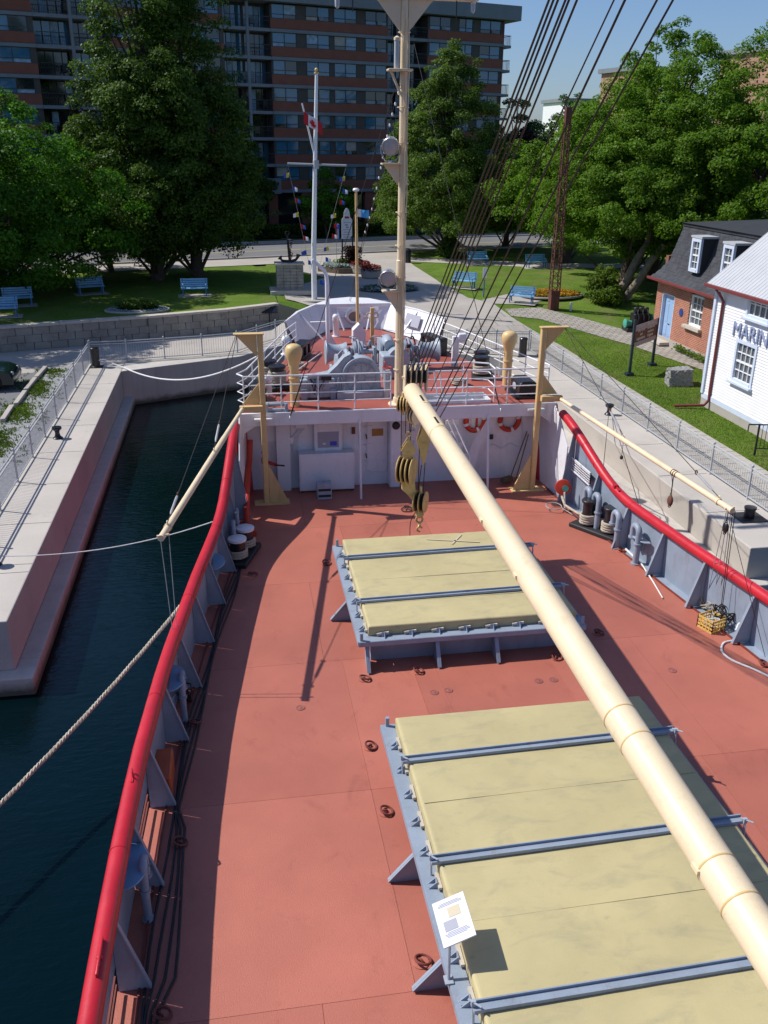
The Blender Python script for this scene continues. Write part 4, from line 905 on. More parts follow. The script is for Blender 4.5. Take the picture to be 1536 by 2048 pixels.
# curved knees under the beam at the right
MB().grid([[(lerp(2.05, 2.45, t)-.28*math.sin(t*math.pi)*.0+ (0 if t < .5 else (t-.5)*.9), 24.55, lerp(0, 2.35, t)), (lerp(2.32, 2.75, t)+(0 if t < .5 else (t-.5)*.9), 24.55, lerp(0, 2.35, t))] for t in np.linspace(0, 1, 12)]).build('curved_knee', 'white', FC, smooth=60)
MB().bar((1.95, 24.55, .1), (.9, 24.5, 2.3), .02, .22, up=(0, 1, 0)).build('raking_plate', 'white', FC, smooth=None)
# ladder through the companionway
lad = thing('ladder', 'white steel ladder leading up through the forecastle opening', 'ladder', (2.0, 24.2, 0))
for dx in (-.06, .10): MB().tube([(2.05+dx, 24.05, .25), (2.05+dx, 24.2, 1.0), (1.35+dx, 24.9, 2.62), (1.2+dx, 24.9, 3.45)], .022, 8).build('handrail', 'railwhite', lad)
mb = MB()
for k in range(7): mb.bar((1.92-.085*k, 24.15+.1*k, .35+.32*k), (2.3-.085*k, 24.15+.1*k, .35+.32*k), .03, .12)
mb.build('treads', 'railwhite', lad, smooth=None)
# conduits, door outline, boxes on the bulkhead
for k in range(5):
    x = -2.80-.04*k; cable('conduit', [V(x+.35, 24.93, 2.35), V(x+.35, 24.93, 2.1), V(x-.05, 24.93, 1.6), V(x-.05, 24.93, .62-.07*k), V(x+.06, 24.93, .52-.07*k), V(-2.5, 24.93, .52-.07*k)], .014, 'white', '', parent=FC)
dr = MB().tube([(-.80, 24.955, 2.1), (-.80, 24.955, .55), (-.68, 24.955, .42), (-.30, 24.955, .42), (-.22, 24.955, .55), (-.22, 24.955, 2.1)], .02, 8).build('door_frame_pipe', 'white', FC)
MB().box((-.51, 24.965, 1.3), (.66, .03, 1.75)).build('door', 'white', FC, bevel=.02)
mb = MB()
for z in (.75, 1.25, 1.8):
    mb.bar((-.90, 24.94, z), (-.68, 24.94, z+.05), .03, .03); mb.bar((-.35, 24.94, z), (-.15, 24.94, z), .03, .03)
mb.build('door_dogs', 'white', FC, smooth=None)
MB().box((-.50, 24.945, 1.64), (.34, .012, .22)).build('brass_plaque', 'bronze', FC)
MB().box((-1.22, 24.95, 1.72), (.10, .06, .20)).build('switch_box', 'redring', FC)
MB().box((-3.7, 24.93, 1.75), (.42, .10, .5)).build('junction_box', 'white', FC, bevel=.01)
MB().box((-2.75, 24.93, 2.0), (.36, .08, .26)).build('junction_box', 'white', FC, bevel=.01)
MB().lathe([(.12, 0), (.12, .02), (.09, .05), (.001, .05)], (-.02, 24.53, 1.95), 16, (0, -1, 0)).build('horn', 'black', FC)
for z in (.85,): MB().tube([(2.9+.05*k, 24.95, 1.05+.06*math.sin(k*.55)) for k in range(24)], .012, 6).build('handrail_wave', 'white', FC)
# lockers and small things under the deck
t = thing('locker', 'white steel locker against the forecastle bulkhead', 'locker', (-2.06, 24.75, 0))
MB().box((-2.06, 24.74, .62), (1.62, .44, 1.14)).build('body', 'white', t, bevel=.012)
MB().box((-2.06, 24.51, .62), (1.54, .015, 1.05)).build('door', 'white', t, bevel=.004); MB().box((-2.36, 24.495, .62), (.18, .012, .2)).build('hatch_plate', 'white', t); MB().box((-2.62, 24.495, .6), (.03, .02, .16)).build('handle', 'white', t)
mb = MB(); 
for x in (-2.8, -1.32): mb.box((x, 24.7, .025), (.08, .3, .05))
mb.build('feet', 'blackmatt', t)
t = thing('picture_panel', 'framed exhibit panel standing on the white locker', 'sign', (-1.98, 24.80, 1.19))
MB().box((-1.98, 24.82, 1.62), (.82, .03, .86)).build('board', 'white', t, bevel=.004); MB().box((-1.98, 24.803, 1.52), (.62, .012, .48)).build('photo', 'printgrey', t, smooth=None)
MB().box((-1.83, 24.796, 1.40), (.2, .006, .13)).build('blue_print', 'printblue', t, smooth=None); MB().box((-2.1, 24.796, 1.40), (.09, .006, .05)).build('white_print', 'paper', t, smooth=None)
t = thing('heater_box', 'small grey louvred box standing in front of the locker', 'box', (-2.20, 24.05, 0))
MB().box((-2.20, 24.05, .24), (.42, .34, .48)).build('case', 'machine', t, bevel=.015)
for z in (.12, .30): MB().box((-2.20, 23.876, z), (.36, .012, .07)).build('louvre', 'blackmatt', t, smooth=None)
MB().tube([(-2.2, 24.05, .48), (-2.2, 24.05, .54)], .03, 8).build('cap', 'machine', t)
t = thing('fire_hydrant', 'red hydrant valve at the left end of the bulkhead', 'hydrant', (-3.85, 24.6, 0))
MB().tube([(-3.85, 24.6, 0), (-3.85, 24.6, 1.15)], .05, 10).tube([(-3.85, 24.6, 1.0), (-3.55, 24.4, .95)], .05, 10).lathe([(.1, 0), (.1, .16), (.06, .2)], (-3.85, 24.6, .95), 12).build('body', 'lifered', t); MB().torus((-3.85, 24.6, 1.28), .09, .014, (0, 0, 1), 14, 6).tube([(-3.85, 24.6, 1.1), (-3.85, 24.6, 1.28)], .015, 6).build('handwheel', 'lifered', t)
MB().tube([(-3.55, 24.4, .95), (-3.3, 24.35, .93)], .025, 8).build('nozzle', 'blackmatt', t)
o = MB().tube(spline([V(-4.25, 24.5, 1.7), V(-4.3, 24.2, 1.2), V(-4.38, 23.6, .9), V(-4.42, 23.0, .6), V(-4.46, 22.4, .2), V(-4.42, 22.0, .09), V(-4.3, 21.5, .086)]), .085, 12).build('fire_hose', 'lifered', None, loc=(-4.45, 22.5, 0)); tag(o, 'thick red hose coming down at the left by the yellow crutch', 'hose')
def lifebuoy(c, label):
    t = thing('lifebuoy', label, 'lifebuoy', c); c = Vector(c)
    MB().torus(c, .29, .075, (0, 1, 0), 32, 10).build('ring', 'lifered', t)
    mb = MB()
    for a in (.2, 1.77, 3.34, 4.91): mb.torus(c, .29, .078, (0, 1, 0), 4, 10, a, a+.28)
    mb.build('band', 'flagwhite', t); return t
lifebuoy((2.45, 24.90, 1.88), 'red and white lifebuoy hung behind the ladder')
lifebuoy((3.52, 24.90, 1.86), 'orange red lifebuoy hung right of the ladder')
t = thing('flag_panel', 'red and white striped ring panel behind the ladder', 'panel', (2.45, 24.955, 1.9))
for k in range(4): MB().box((2.24+.14*k, 24.962, 1.88), (.07, .008, .5)).build('stripe', 'lifered' if k % 2 == 0 else 'flagwhite', t, smooth=None)
o = MB().tube([(3.55, 24.6, .05), (4.1, 24.9, 1.5)], .018, 6).tube([(3.75, 24.6, .05), (4.15, 24.9, 1.4)], .018, 6).box((3.42, 24.5, .12), (.4, .16, .14), rz=.5).build('broom', 'wood', None, loc=(3.6, 24.6, 0)); tag(o, 'broom and pole leaning in the right corner of the bulkhead', 'broom')

# railings
def railing(name, label, pts, z=FZ, hs=(.25, .5, .75, 1.0), every=1.35, r=.017, posts_at=None, ret=True):
    pts = [Vector(p) for p in pts]; t = thing(name, label, 'railing', (pts[0].x, pts[0].y, z), 'white railings of the forecastle')
    L = [0]
    for a, b in zip(pts[:-1], pts[1:]): L.append(L[-1]+(b-a).length)
    def P(s):
        for i in range(len(pts)-1):
            if s <= L[i+1]+1e-9: return pts[i].lerp(pts[i+1], (s-L[i])/(L[i+1]-L[i]))
        return pts[-1]
    n = max(1, round(L[-1]/every))
    for i in range(n+1):
        p = P(L[-1]*i/n); MB().tube([V(p.x, p.y, z), V(p.x, p.y, z+hs[-1])], r*1.1, 8).build('stanchion', 'railwhite', t)
    for h in hs: MB().tube([V(p.x, p.y, z+h) for p in pts], r*(1.35 if h == hs[-1] else .95), 8).build('rail', 'railwhite', t)
    return t
def curve2(pts, k=3):
    return pts
railing('railing', 'white railing along the after edge of the forecastle left of the mast', [V(-4.36, 24.34, 0), V(-.22, 24.34, 0)], every=1.05)
railing('railing', 'white railing along the after edge of the forecastle right of the boom', [V(.78, 24.34, 0), V(4.44, 24.34, 0)], every=1.2)
railing('railing', 'white railing on the left side of the forecastle', [V(-4.36, 24.40, 0), V(-4.52, 24.7, 0)] + [V(fx(y, -1)+.06, y, 0) for y in (25.2, 26.5, 28, 29.5, 31, 32.3)], every=1.7)
railing('railing', 'white railing on the right side of the forecastle', [V(4.44, 24.40, 0), V(4.58, 24.7, 0)] + [V(fx(y, 1)-.06, y, 0) for y in (25.2, 26.5, 28, 29.5, 31, 32.3)], every=1.7)
railing('railing', 'white inner railing around the companionway', [V(.70, 25.35, 0), V(2.35, 25.35, 0), V(2.85, 25.1, 0), V(2.85, 24.42, 0)], every=1.3)
# bow bulwark
XB = .30
BOT = [(-2.55, 32.35), (-1.95, 34.2), (-1.15, 35.85), (-.55, 36.25), (0, 36.35)]
TOP = [(-2.98, 32.75), (-2.35, 34.7), (-1.52, 36.35), (-.75, 36.42), (0, 36.44)]
OUT = [(-3.02, 32.75), (-2.42, 34.9), (-1.62, 36.45), (-.8, 37.55), (0, 37.9)]
ZT = 3.52
def sym(L): return [(XB+x, y) for x, y in L] + [(XB-x, y) for x, y in L[-2::-1]]
b_, t_, o_ = sym(BOT), sym(TOP), sym(OUT)
for i, (a, b) in enumerate(((0, 2), (2, 6), (6, 8))):
    mb = MB(); mb.grid([[(b_[k][0], b_[k][1], FZ-.01), (lerp(b_[k][0], t_[k][0], .5), lerp(b_[k][1], t_[k][1], .5), (FZ+ZT)/2), (t_[k][0], t_[k][1], ZT)] for k in range(a, b+1)])
    mb.grid([[(o_[k][0], o_[k][1], ZT-.02), (lerp(b_[k][0], o_[k][0], .6), lerp(b_[k][1], o_[k][1], .6), 2.6), (b_[k][0]*.8+XB*.2, b_[k][1]-.6, 0), (b_[k][0]*.5+XB*.5, b_[k][1]-1.6, -3)] for k in range(a, b+1)])
    mb.build('bow_bulwark', 'white', FC, smooth=50)
MB().grid([[(t_[k][0], t_[k][1], ZT+.003), (o_[k][0], o_[k][1], ZT+.045 if 2 < k < 6 else ZT+.003)] for k in range(9)]).build('bow_top_plate', 'white', FC, smooth=50)
MB().tube([(t_[k][0], t_[k][1], ZT) for k in range(0, 3)], .03, 8).tube([(t_[k][0], t_[k][1], ZT) for k in range(6, 9)], .03, 8).build('rim', 'white', FC)
MB().bar((t_[2][0], t_[2][1]-.02, ZT-.04), (t_[6][0], t_[6][1]-.02, ZT-.04), .05, .12, up=(0, 0, 1)).build('rim', 'white', FC, smooth=None)
for k in (1, 3, 5, 7):
    p = V(t_[k][0], t_[k][1], ZT-.05); q = V(b_[k][0], b_[k][1], FZ); inn = (V(XB, 33.5, 0)-V(q.x, q.y, 0)).normalized()
    MB().bar(q+inn*.5, p+inn*.03, .05, .04).build('bulwark_knee', 'white', FC, smooth=None)
c = V(XB+.02, 36.28, 3.03)
t = thing('mooring_chock', 'white oval chock ring in the bow bulwark', 'chock', c)
MB().tube([c+V(.30*math.cos(a), 0, .25*math.sin(a)) for a in np.linspace(0, 2*math.pi, 25)[:-1]], .065, 10, closed=True).build('ring', 'white', t)
MB().add([c+V(.27*math.cos(a), .04, .22*math.sin(a)) for a in np.linspace(0, 2*math.pi, 25)[:-1]], [tuple(range(24))]).build('opening', 'stone', t, smooth=None)
MB().tube([c+V(-.32, .02, 0), c+V(-.95, .0, -.02)], .035, 8).tube([c+V(.32, .02, 0), c+V(.9, 0, -.02)], .035, 8).build('side_pipe', 'white', t)
# exhibit sheet on the right bulwark
a1 = V(*t_[7], ZT-.12); 
p0 = V(lerp(b_[7][0], t_[7][0], .5)-.05, lerp(b_[7][1], t_[7][1], .5)-.05, (FZ+ZT)/2+.1); ey = V(t_[7][0]-b_[7][0], t_[7][1]-b_[7][1], ZT-FZ).normalized(); ex = V(t_[8][0]-t_[6][0], t_[8][1]-t_[6][1], 0).normalized(); ez = ex.cross(ey)
rot = Matrix([[ex[i], ey[i], ez[i]] for i in range(3)])
if ez.dot(V(-1, -1, 0)) < 0: ez = -ez
o = MB().box(p0+ez*.05, (1.0, .5, .01), rot=rot).build('notice_sheet', 'printgrey', None, loc=p0); tag(o, 'grey printed notice on the white right bow bulwark', 'notice')

# ---- things on the forecastle deck
def bulb_vent(x, y, top, label):
    t = thing('bulb_vent', label, 'ventilator', (x, y, FZ), 'buff ventilators with round heads')
    h = top-FZ
    MB().lathe([(.135, 0), (.135, h-.62), (.14, h-.60), (.17, h-.50), (.225, h-.36), (.245, h-.24), (.235, h-.13), (.19, h-.05), (.11, h-.01), (.001, h)], (x, y, FZ), 24, cap=False).build('stem_and_head', 'yellow', t, smooth=60)
    MB().lathe([(.137, 0), (.16, .0), (.16, .035), (.137, .035)], (x, y, FZ+h*.45), 20, cap=False).build('collar', 'yellow', t); MB().torus((x-.17, y, FZ+h*.62), .05, .012, (0, 1, 0), 10, 6).build('handle', 'yellow', t)
    MB().lathe([(.2, 0), (.2, .02)], (x, y, FZ), 20).build('flange', 'deck', t)
bulb_vent(-2.92, 24.78, 4.36, 'buff ventilator with round head behind the left crutch')
bulb_vent(3.80, 26.3, 4.28, 'buff ventilator with round head near the right rail')
def white_vent(x, y, h, r, label):
    t = thing('white_vent', label, 'ventilator', (x, y, FZ)); MB().lathe([(r*1.4, 0), (r*1.4, .03), (r, .04), (r, h-.18), (r*1.1, h-.17), (r*1.15, h-.1), (r*.95, h-.02), (r*.4, h+.03), (.001, h+.04)], (x, y, FZ), 18, cap=False).build('body', 'railwhite', t, smooth=60)
    MB().sphere((x-.02, y-.06, FZ+h-.02), r*1.05, 14, 8).build('cowl', 'railwhite', t)
white_vent(-.62, 34.6, .78, .12, 'white vent with rounded top inside the bow bulwark')
white_vent(-3.62, 26.2, .52, .11, 'small white domed vent behind the left crutch')
white_vent(-2.72, 31.6, .55, .16, 'white domed vent at the left bulwark end')
# white angular box, yellow post, jackstaff
t = thing('angular_pedestal', 'white angular pedestal behind the windlass', 'pedestal', (.0, 32.7, FZ))
MB().ext([(-.22, 32.55, FZ), (.26, 32.55, FZ), (.26, 32.55, FZ+.55), (.02, 32.55, FZ+.85), (-.22, 32.55, FZ+.62)], (0, .42, 0)).build('body', 'white', t, bevel=.01)
t = thing('yellow_post', 'yellow post with two ears beside the jackstaff', 'post', (.52, 32.75, FZ))
MB().box((.52, 32.75, FZ+.70), (.13, .13, 1.40)).build('post', 'yellow', t, bevel=.008); MB().torus((.40, 32.75, FZ+1.12), .10, .02, (0, 1, .2), 14, 6).torus((.64, 32.75, FZ+1.12), .10, .02, (0, 1, .2), 14, 6).build('ears', 'yellow', t)
jt = atY(712, 383, 33.6)
t = thing('jackstaff', 'thin yellow jackstaff at the bow with a white cap', 'flagpole', (.10, 33.6, FZ))
MB().tube([(.10, 33.6, FZ), (jt.x, 33.6, jt.z)], [.065, .045], 12).build('staff', 'yellow', t); MB().lathe([(.05, 0), (.11, .02), (.12, .07), (.09, .11), (.001, .12)], (jt.x, 33.6, jt.z), 14).build('cap', 'railwhite', t)
def cloth(name, pts_u, pts_v, mat, parent, bands=None):
    pass
def flag(name, p, w, h, cols, parent, amp=.06, drop=.25, dirv=(1, 0, 0), seed=0, vertical=True):
    """rippling cloth split in vertical bands of colour"""
    d = Vector(dirv).normalized(); n = V(-d.y, d.x, 0); r = random.Random(seed); ph = r.uniform(0, 6)
    N = len(cols)
    for k, cm in enumerate(cols):
        rows = []
        for i in range(5):
            u = (k+i/4)/N; rows.append([Vector(p)+d*(u*w)+n*(amp*math.sin(u*7+ph+v*1.2)*u**.5)+V(0, 0, -v*h-drop*u*w-.1*drop*u*math.sin(u*5+ph)) for v in np.linspace(0, 1, 5)])
        MB().grid(rows).build(name, cm, parent, smooth=60)
fb = atY(716, 418, 33.6)
t2 = thing('bow_flag', 'blue and white flag flying from the jackstaff', 'flag', (jt.x, 33.6, fb.z)); flag('cloth', (jt.x+.05, 33.6, fb.z), .42, .26, ['flagwhite', 'flagsky', 'flagsky'], t2, .05, .12, (1, -.2, 0), 2)
# davit
t = thing('davit', 'white bent pipe davit inside the left bow bulwark', 'davit', (-1.15, 32.6, FZ))
b0 = V(-1.15, 32.6, FZ); pz = atY(650, 565, 32.6); tz = atY(625, 519, 32.6)
MB().tube([b0, V(b0.x+.0, b0.y, pz.z-.0), V(b0.x-.02, b0.y, pz.z+.25), V(b0.x-.10, b0.y, pz.z+.42), V(tz.x, b0.y, tz.z)], [.085, .075, .07, .065, .055], 12).build('pipe', 'railwhite', t)
MB().ext([b0+V(.0, -.02, 0), b0+V(.4, -.02, 0), b0+V(.3, -.02, .15), b0+V(.05, -.02, .6)], (0, .04, 0)).build('foot', 'railwhite', t, smooth=None); MB().tube([b0+V(0, 0, .95), b0+V(-.62, .2, .9)], .03, 8).build('stay', 'railwhite', t)
# black roller fairleads
def fairlead(c, rz, s, label, holes=2):
    t = thing('roller_fairlead', label, 'fairlead', (c[0], c[1], FZ), 'black fairleads of the forecastle'); m = Matrix.Rotation(rz, 3, 'Z'); C = V(c[0], c[1], FZ)
    def bx(o, d, nm, mt='black', bv=.02):
        MB().box(C+m @ Vector(o), d, rz).build(nm, mt, t, bevel=bv)
    L, D, H = s
    bx((0, 0, .05), (L, D, .10), 'base'); bx((0, 0, H-.05), (L, D, .10), 'top')
    for x in (-L/2+.07, 0, L/2-.07): bx((x, 0, H/2), (.14, D*.95, H-.18), 'upright')
    for x in (-L*.25, L*.25): MB().lathe([(.07, 0), (.07, H-.2)], C+m @ V(x, -D*.2, .1), 12).build('roller', 'machine', t)
fairlead((-2.25, 31.1), R_(70), (1.15, .42, .52), 'black roller fairlead against the left bow bulwark')
fairlead((2.55, 31.3), R_(-72), (1.25, .42, .62), 'black roller fairlead against the right bow bulwark')
t = thing('bulwark_fairlead', 'black box fairlead with an oval hole near the right crutch', 'fairlead', (4.02, 25.4, FZ), 'black fairleads of the forecastle')
MB().ext([(3.72, 24.75, FZ), (4.28, 24.75, FZ), (4.28, 24.75, FZ+.42), (4.18, 24.75, FZ+.50), (3.82, 24.75, FZ+.50), (3.72, 24.75, FZ+.42)], (0, .9, 0)).build('body', 'black', t, bevel=.02); MB().sphere((3.70, 25.2, FZ+.28), .14, 14, 8, (.2, 1.3, .8)).build('opening', 'printgrey', t)
MB().box((4.0, 25.2, FZ+.04), (.85, 1.15, .08)).build('base', 'black', t, bevel=.02)
fairlead((-3.95, 25.6), R_(100), (.9, .36, .45), 'black fairlead in the left after corner of the forecastle')
t = thing('mooring_stand', 'white ladder like stand by the right rail of the forecastle', 'stand', (3.0, 29.2, FZ)); MB().box((2.78, 29.0, FZ+.52), (.22, .16, 1.04)).build('post', 'white', t, bevel=.02); MB().box((3.0, 29.0, FZ+.98), (.3, .22, .3)).build('head', 'white', t, bevel=.04)
t = thing('deck_clamp', 'grey roller clamp lying on the left after edge of the forecastle', 'clamp', (-3.45, 24.32, FZ))
MB().tube([(-3.72, 24.42, FZ+.16), (-3.22, 24.42, FZ+.18)], .06, 10).tube([(-3.75, 24.28, FZ+.05), (-3.15, 24.28, FZ+.05)], .05, 10).build('rollers', 'machine', t)
for x in (-3.74, -3.2): MB().box((x, 24.34, FZ+.12), (.09, .26, .24)).build('cheek', 'machine', t, bevel=.02)

# ------------------------------------------------------------------ windlass
WL = thing('anchor_windlass', 'grey anchor windlass with two flared warping drums on the forecastle', 'windlass', (.2, 28.9, FZ))
def drum(x0, x1, y, z, r, nm='warping_drum', mt='machine'):
    L = x1-x0
    MB().lathe([(r*1.55, 0), (r*1.6, .03), (r*1.25, L*.16), (r*1.02, L*.4), (r, L*.6), (r*1.1, L*.8), (r*1.3, L*.95), (r*1.3, L)], (x0, y, z), 28, (1, 0, 0)).build(nm, mt, WL, smooth=50)
y0, z0 = 28.9, FZ+.62
drum(-1.62, -.92, y0, z0, .25)
MB().lathe([(.39, 0), (.40, .03), (.31, .12), (.255, .3), (.25, .45), (.28, .58), (.33, .68), (.33, .70)], (2.18, y0, z0), 28, (-1, 0, 0)).build('warping_drum', 'machine', WL, smooth=50)
MB().tube([(-1.0, y0, z0), (1.6, y0, z0)], .08, 12).build('main_shaft', 'machine', WL)
for x in (-.82, -.05, .62, 1.42):
    MB().ext([(x, y0-.32, FZ), (x, y0+.32, FZ), (x, y0+.15, z0+.16), (x, y0-.15, z0+.16)], (.08, 0, 0)).build('side_frame', 'machine', WL, bevel=.01)
for x, r in ((-.55, .34), (.30, .46), (1.12, .36)):
    mb = MB(); mb.lathe([(r, 0), (r, .08), (r*.7, .1), (r*.7, .2), (r, .22), (r, .30)], (x-.15, y0, z0), 24, (1, 0, 0)); mb.build('gypsy_wheel', 'machine', WL)
    MB().torus((x, y0, z0), r+.04, .03, (1, 0, 0), 24, 6, -.5, 3.6).build('brake_band', 'machine', WL)
MB().box((.25, 28.9, FZ+.06), (3.0, 1.0, .12)).build('bedplate', 'machine', WL, bevel=.02)
for x in (-.62, .15, .95):
    MB().tube([(x, y0+.5, FZ+.1), (x, y0+.62, FZ+.95)], .025, 8).torus((x, y0+.62, FZ+.97), .13, .016, (0, .5, 1), 16, 6).build('brake_handwheel', 'machine', WL)
for x in (-1.0, .1): MB().bar((x, y0+.4, FZ+.78), (x+.5, y0+.45, FZ+.80), .05, .05).build('control_rod', 'redring', WL)
# electric gearbox on the right of the windlass
MB().lathe([(.24, 0), (.30, .04), (.30, .75), (.25, .80)], (.62, 27.7, FZ+.62), 20, (0, 1, 0)).build('motor', 'machine', WL)
MB().lathe([(.33, 0), (.35, .03), (.35, .08), (.12, .10), (.001, .1)], (.62, 27.72, FZ+.62), 24, (0, -1, 0)).build('motor_cover', 'machine', WL)
MB().box((.42, 27.95, FZ+.38), (.72, .75, .76)).build('gear_case', 'machine', WL, bevel=.06)
MB().lathe([(.16, 0), (.18, .03), (.18, .5), (.14, .56), (.001, .58)], (.40, 28.3, FZ+.95), 18, (0, .9, .15)).build('small_motor', 'machine', WL)
MB().bar((.15, 27.6, FZ+.55), (.15, 27.66, FZ+.25), .04, .12).torus((.14, 27.6, FZ+.5), .09, .015, (1, 0, 0), 12, 6).build('lever', 'lifered', WL)
# cargo winch in front of it with its round gear cover
CW = thing('cargo_winch', 'large grey winch with a round ribbed gear cover behind the after railing', 'winch', (-1.0, 25.7, FZ))
gx, gy, gz = -.90, 25.55, FZ+.60
poly = [(gx+.58*math.cos(a), gy, gz+.58*math.sin(a)) for a in np.linspace(-.1, math.pi+.1, 22)]
MB().ext([(gx+.62, gy, FZ+.02)]+poly+[(gx-.62, gy, FZ+.02)], (0, .42, 0)).build('gear_case', 'machine', CW, smooth=40, bevel=.02)
mb = MB(); cc = V(gx, gy-.012, gz-.02)
mb.torus(cc, .45, .022, (0, 1, 0), 40, 6); mb.torus(cc, .12, .014, (0, 1, 0), 20, 6)
for k in range(8):
    a = k*math.pi/4; mb.bar(cc+V(.14*math.cos(a), 0, .14*math.sin(a)), cc+V(.45*math.cos(a), 0, .45*math.sin(a)), .018, .02)
    mb.sphere(cc+V(.40*math.cos(a+.39), 0, .40*math.sin(a+.39)), .022, 6, 4)
mb.build('cover_ribs', 'grey', CW)
MB().box((gx, gy-.09, FZ+.10), (1.5, .3, .2)).build('case_foot', 'machine', CW, bevel=.02)
MB().grid([[(x, 25.62, FZ+.08), (x, 25.62, h), (x, 25.98, h), (x, 25.98, FZ+.08)] for x, h in ((-2.55, FZ+.62), (-2.2, FZ+.66), (-1.85, FZ+.72), (-1.6, FZ+.95), (-1.4, FZ+1.18), (-1.2, FZ+1.28))]).build('shaft_housing', 'machine', CW, smooth=30)
MB().box((-2.2, 25.75, FZ+.30), (1.05, .55, .58)).build('motor', 'machine', CW, bevel=.05); MB().lathe([(.27, 0), (.29, .02), (.29, .2), (.25, .24), (.001, .24)], (-2.72, 25.75, FZ+.42), 20, (-1, 0, 0)).build('brake_housing', 'machine', CW)
for k in range(5): MB().torus((-2.66-.05*k, 25.75, FZ+.42), .275, .012, (1, 0, 0), 20, 5).build('cooling_fin', 'machine', CW)
MB().lathe([(.52, 0), (.52, .06), (.36, .08), (.36, .6), (.52, .62), (.52, .68)], (-1.55, 26.55, FZ+.56), 26, (1, 0, 0)).build('drum', 'machine', CW)
MB().torus((-1.22, 26.55, FZ+.56), .60, .07, (1, 0, 0), 26, 8, -.2, 3.4).build('drum_guard', 'machine', CW)
for x in (-1.72, -.8): MB().ext([(x, 26.1, FZ), (x, 27.0, FZ), (x, 26.7, FZ+.75), (x, 26.4, FZ+.75)], (.07, 0, 0)).build('side_frame', 'machine', CW, bevel=.01)
MB().box((-1.95, 25.42, FZ+.63), (.30, .1, .12)).build('valve_box', 'blackmatt', CW); MB().box((-2.3, 25.6, FZ+.66), (.4, .3, .1)).build('hatch_lid', 'machine', CW, bevel=.02)
t = thing('fill_pipe', 'short grey pipe with a red handwheel beside the winch', 'pipe', (.02, 25.25, FZ)); MB().tube([(-.18, 25.3, FZ), (-.18, 25.3, FZ+.85)], .10, 12).build('pipe', 'machine', t); MB().torus((-.18, 25.3, FZ+.92), .13, .016, (0, 0, 1), 16, 6).tube([(-.18, 25.3, FZ+.85), (-.18, 25.3, FZ+.92)], .015, 6).build('handwheel', 'lifered', t)
# smaller machinery fittings: pipes, valves, motors, boxes
rw = random.Random(33)
for k in range(16):
    x = rw.uniform(-1.0, 1.6); y = rw.uniform(28.0, 29.9); h = rw.uniform(.35, .95); x2 = x+rw.uniform(-.5, .5)
    MB().tube(spline([V(x, y, FZ+.05), V(x, y, FZ+h*.7), V(lerp(x, x2, .5), y+.05, FZ+h), V(x2, y+rw.uniform(-.2, .2), FZ+h*.8)], 5), rw.choice([.018, .025, .035]), 7).build('machinery_pipe', rw.choice(['machine', 'machine', 'grey', 'blackmatt']), WL)
for k in range(12):
    x = rw.uniform(-.9, 1.5); y = rw.uniform(28.2, 29.6); z = FZ+rw.uniform(.15, .9); s = rw.uniform(.08, .2)
    MB().box((x, y, z), (s, s*rw.uniform(.7, 1.4), s*rw.uniform(.6, 1.5)), rw.uniform(-.3, .3)).build('control_box', rw.choice(['machine', 'grey', 'blackmatt']), WL, bevel=.01)
for k in range(6):
    x = rw.uniform(-.8, 1.4); y = rw.uniform(28.1, 29.7); z = FZ+rw.uniform(.7, 1.05); MB().torus((x, y, z), .075, .011, (rw.uniform(-.4, .4), rw.uniform(-.6, .2), 1), 14, 5).tube([(x, y, z), (x, y, z-.35)], .012, 6).build('valve_wheel', rw.choice(['machine', 'lifered', 'grey']), WL)
for k in range(12):
    x = rw.uniform(-2.6, -1.3); MB().tube(spline([V(x, 25.5, FZ+.1), V(x+rw.uniform(-.1, .1), 25.42, FZ+.35), V(x+rw.uniform(-.3, .3), 25.5, FZ+.62)], 4), .014, 6).build('hydraulic_pipe', rw.choice(['grey', 'blackmatt', 'machine']), CW)
for k in range(8):
    a = k*math.pi/4+.2; MB().lathe([(.02, 0), (.02, .02)], (gx+.525*math.cos(a), gy-.005, gz+.525*math.sin(a)), 8, (0, -1, 0)).build('bolt', 'grey', CW)
for x, y in ((-2.6, 25.45), (-1.75, 25.45)): MB().box((x, y, FZ+.16), (.16, .12, .32)).build('foot_bracket', 'grey', CW, bevel=.01)
# chains from the windlass to the hawse pipes
for sx in (-1, 1):
    t = thing('anchor_chain', ('left' if sx < 0 else 'right')+' anchor chain leading forward from the windlass', 'chain', (.2+sx*.45, 30.2, FZ)); mb = MB()
    for k in range(16): mb.torus((.28+sx*(.42+.018*k), 29.35+.11*k, FZ+.62-.034*k), .055, .018, (1, 0, .4) if k % 2 else (.3, 0, 1), 10, 5)
    stuff(mb.build('links', 'blackmatt', t))
# coil of rope and odds and ends on the foredeck
for x, y, lb in ((-2.55, 29.4, 'coil of rope on the left foredeck'), (2.35, 26.6, 'coil of rope on the right foredeck')):
    mb = MB(); coil(mb, x, y, FZ+.03, 3, .24, .03); coil(mb, x+.02, y, FZ+.03, 2, .17, .03); o = mb.build('rope_coil', 'rope', None, loc=(x, y, FZ)); tag(o, lb, 'rope')
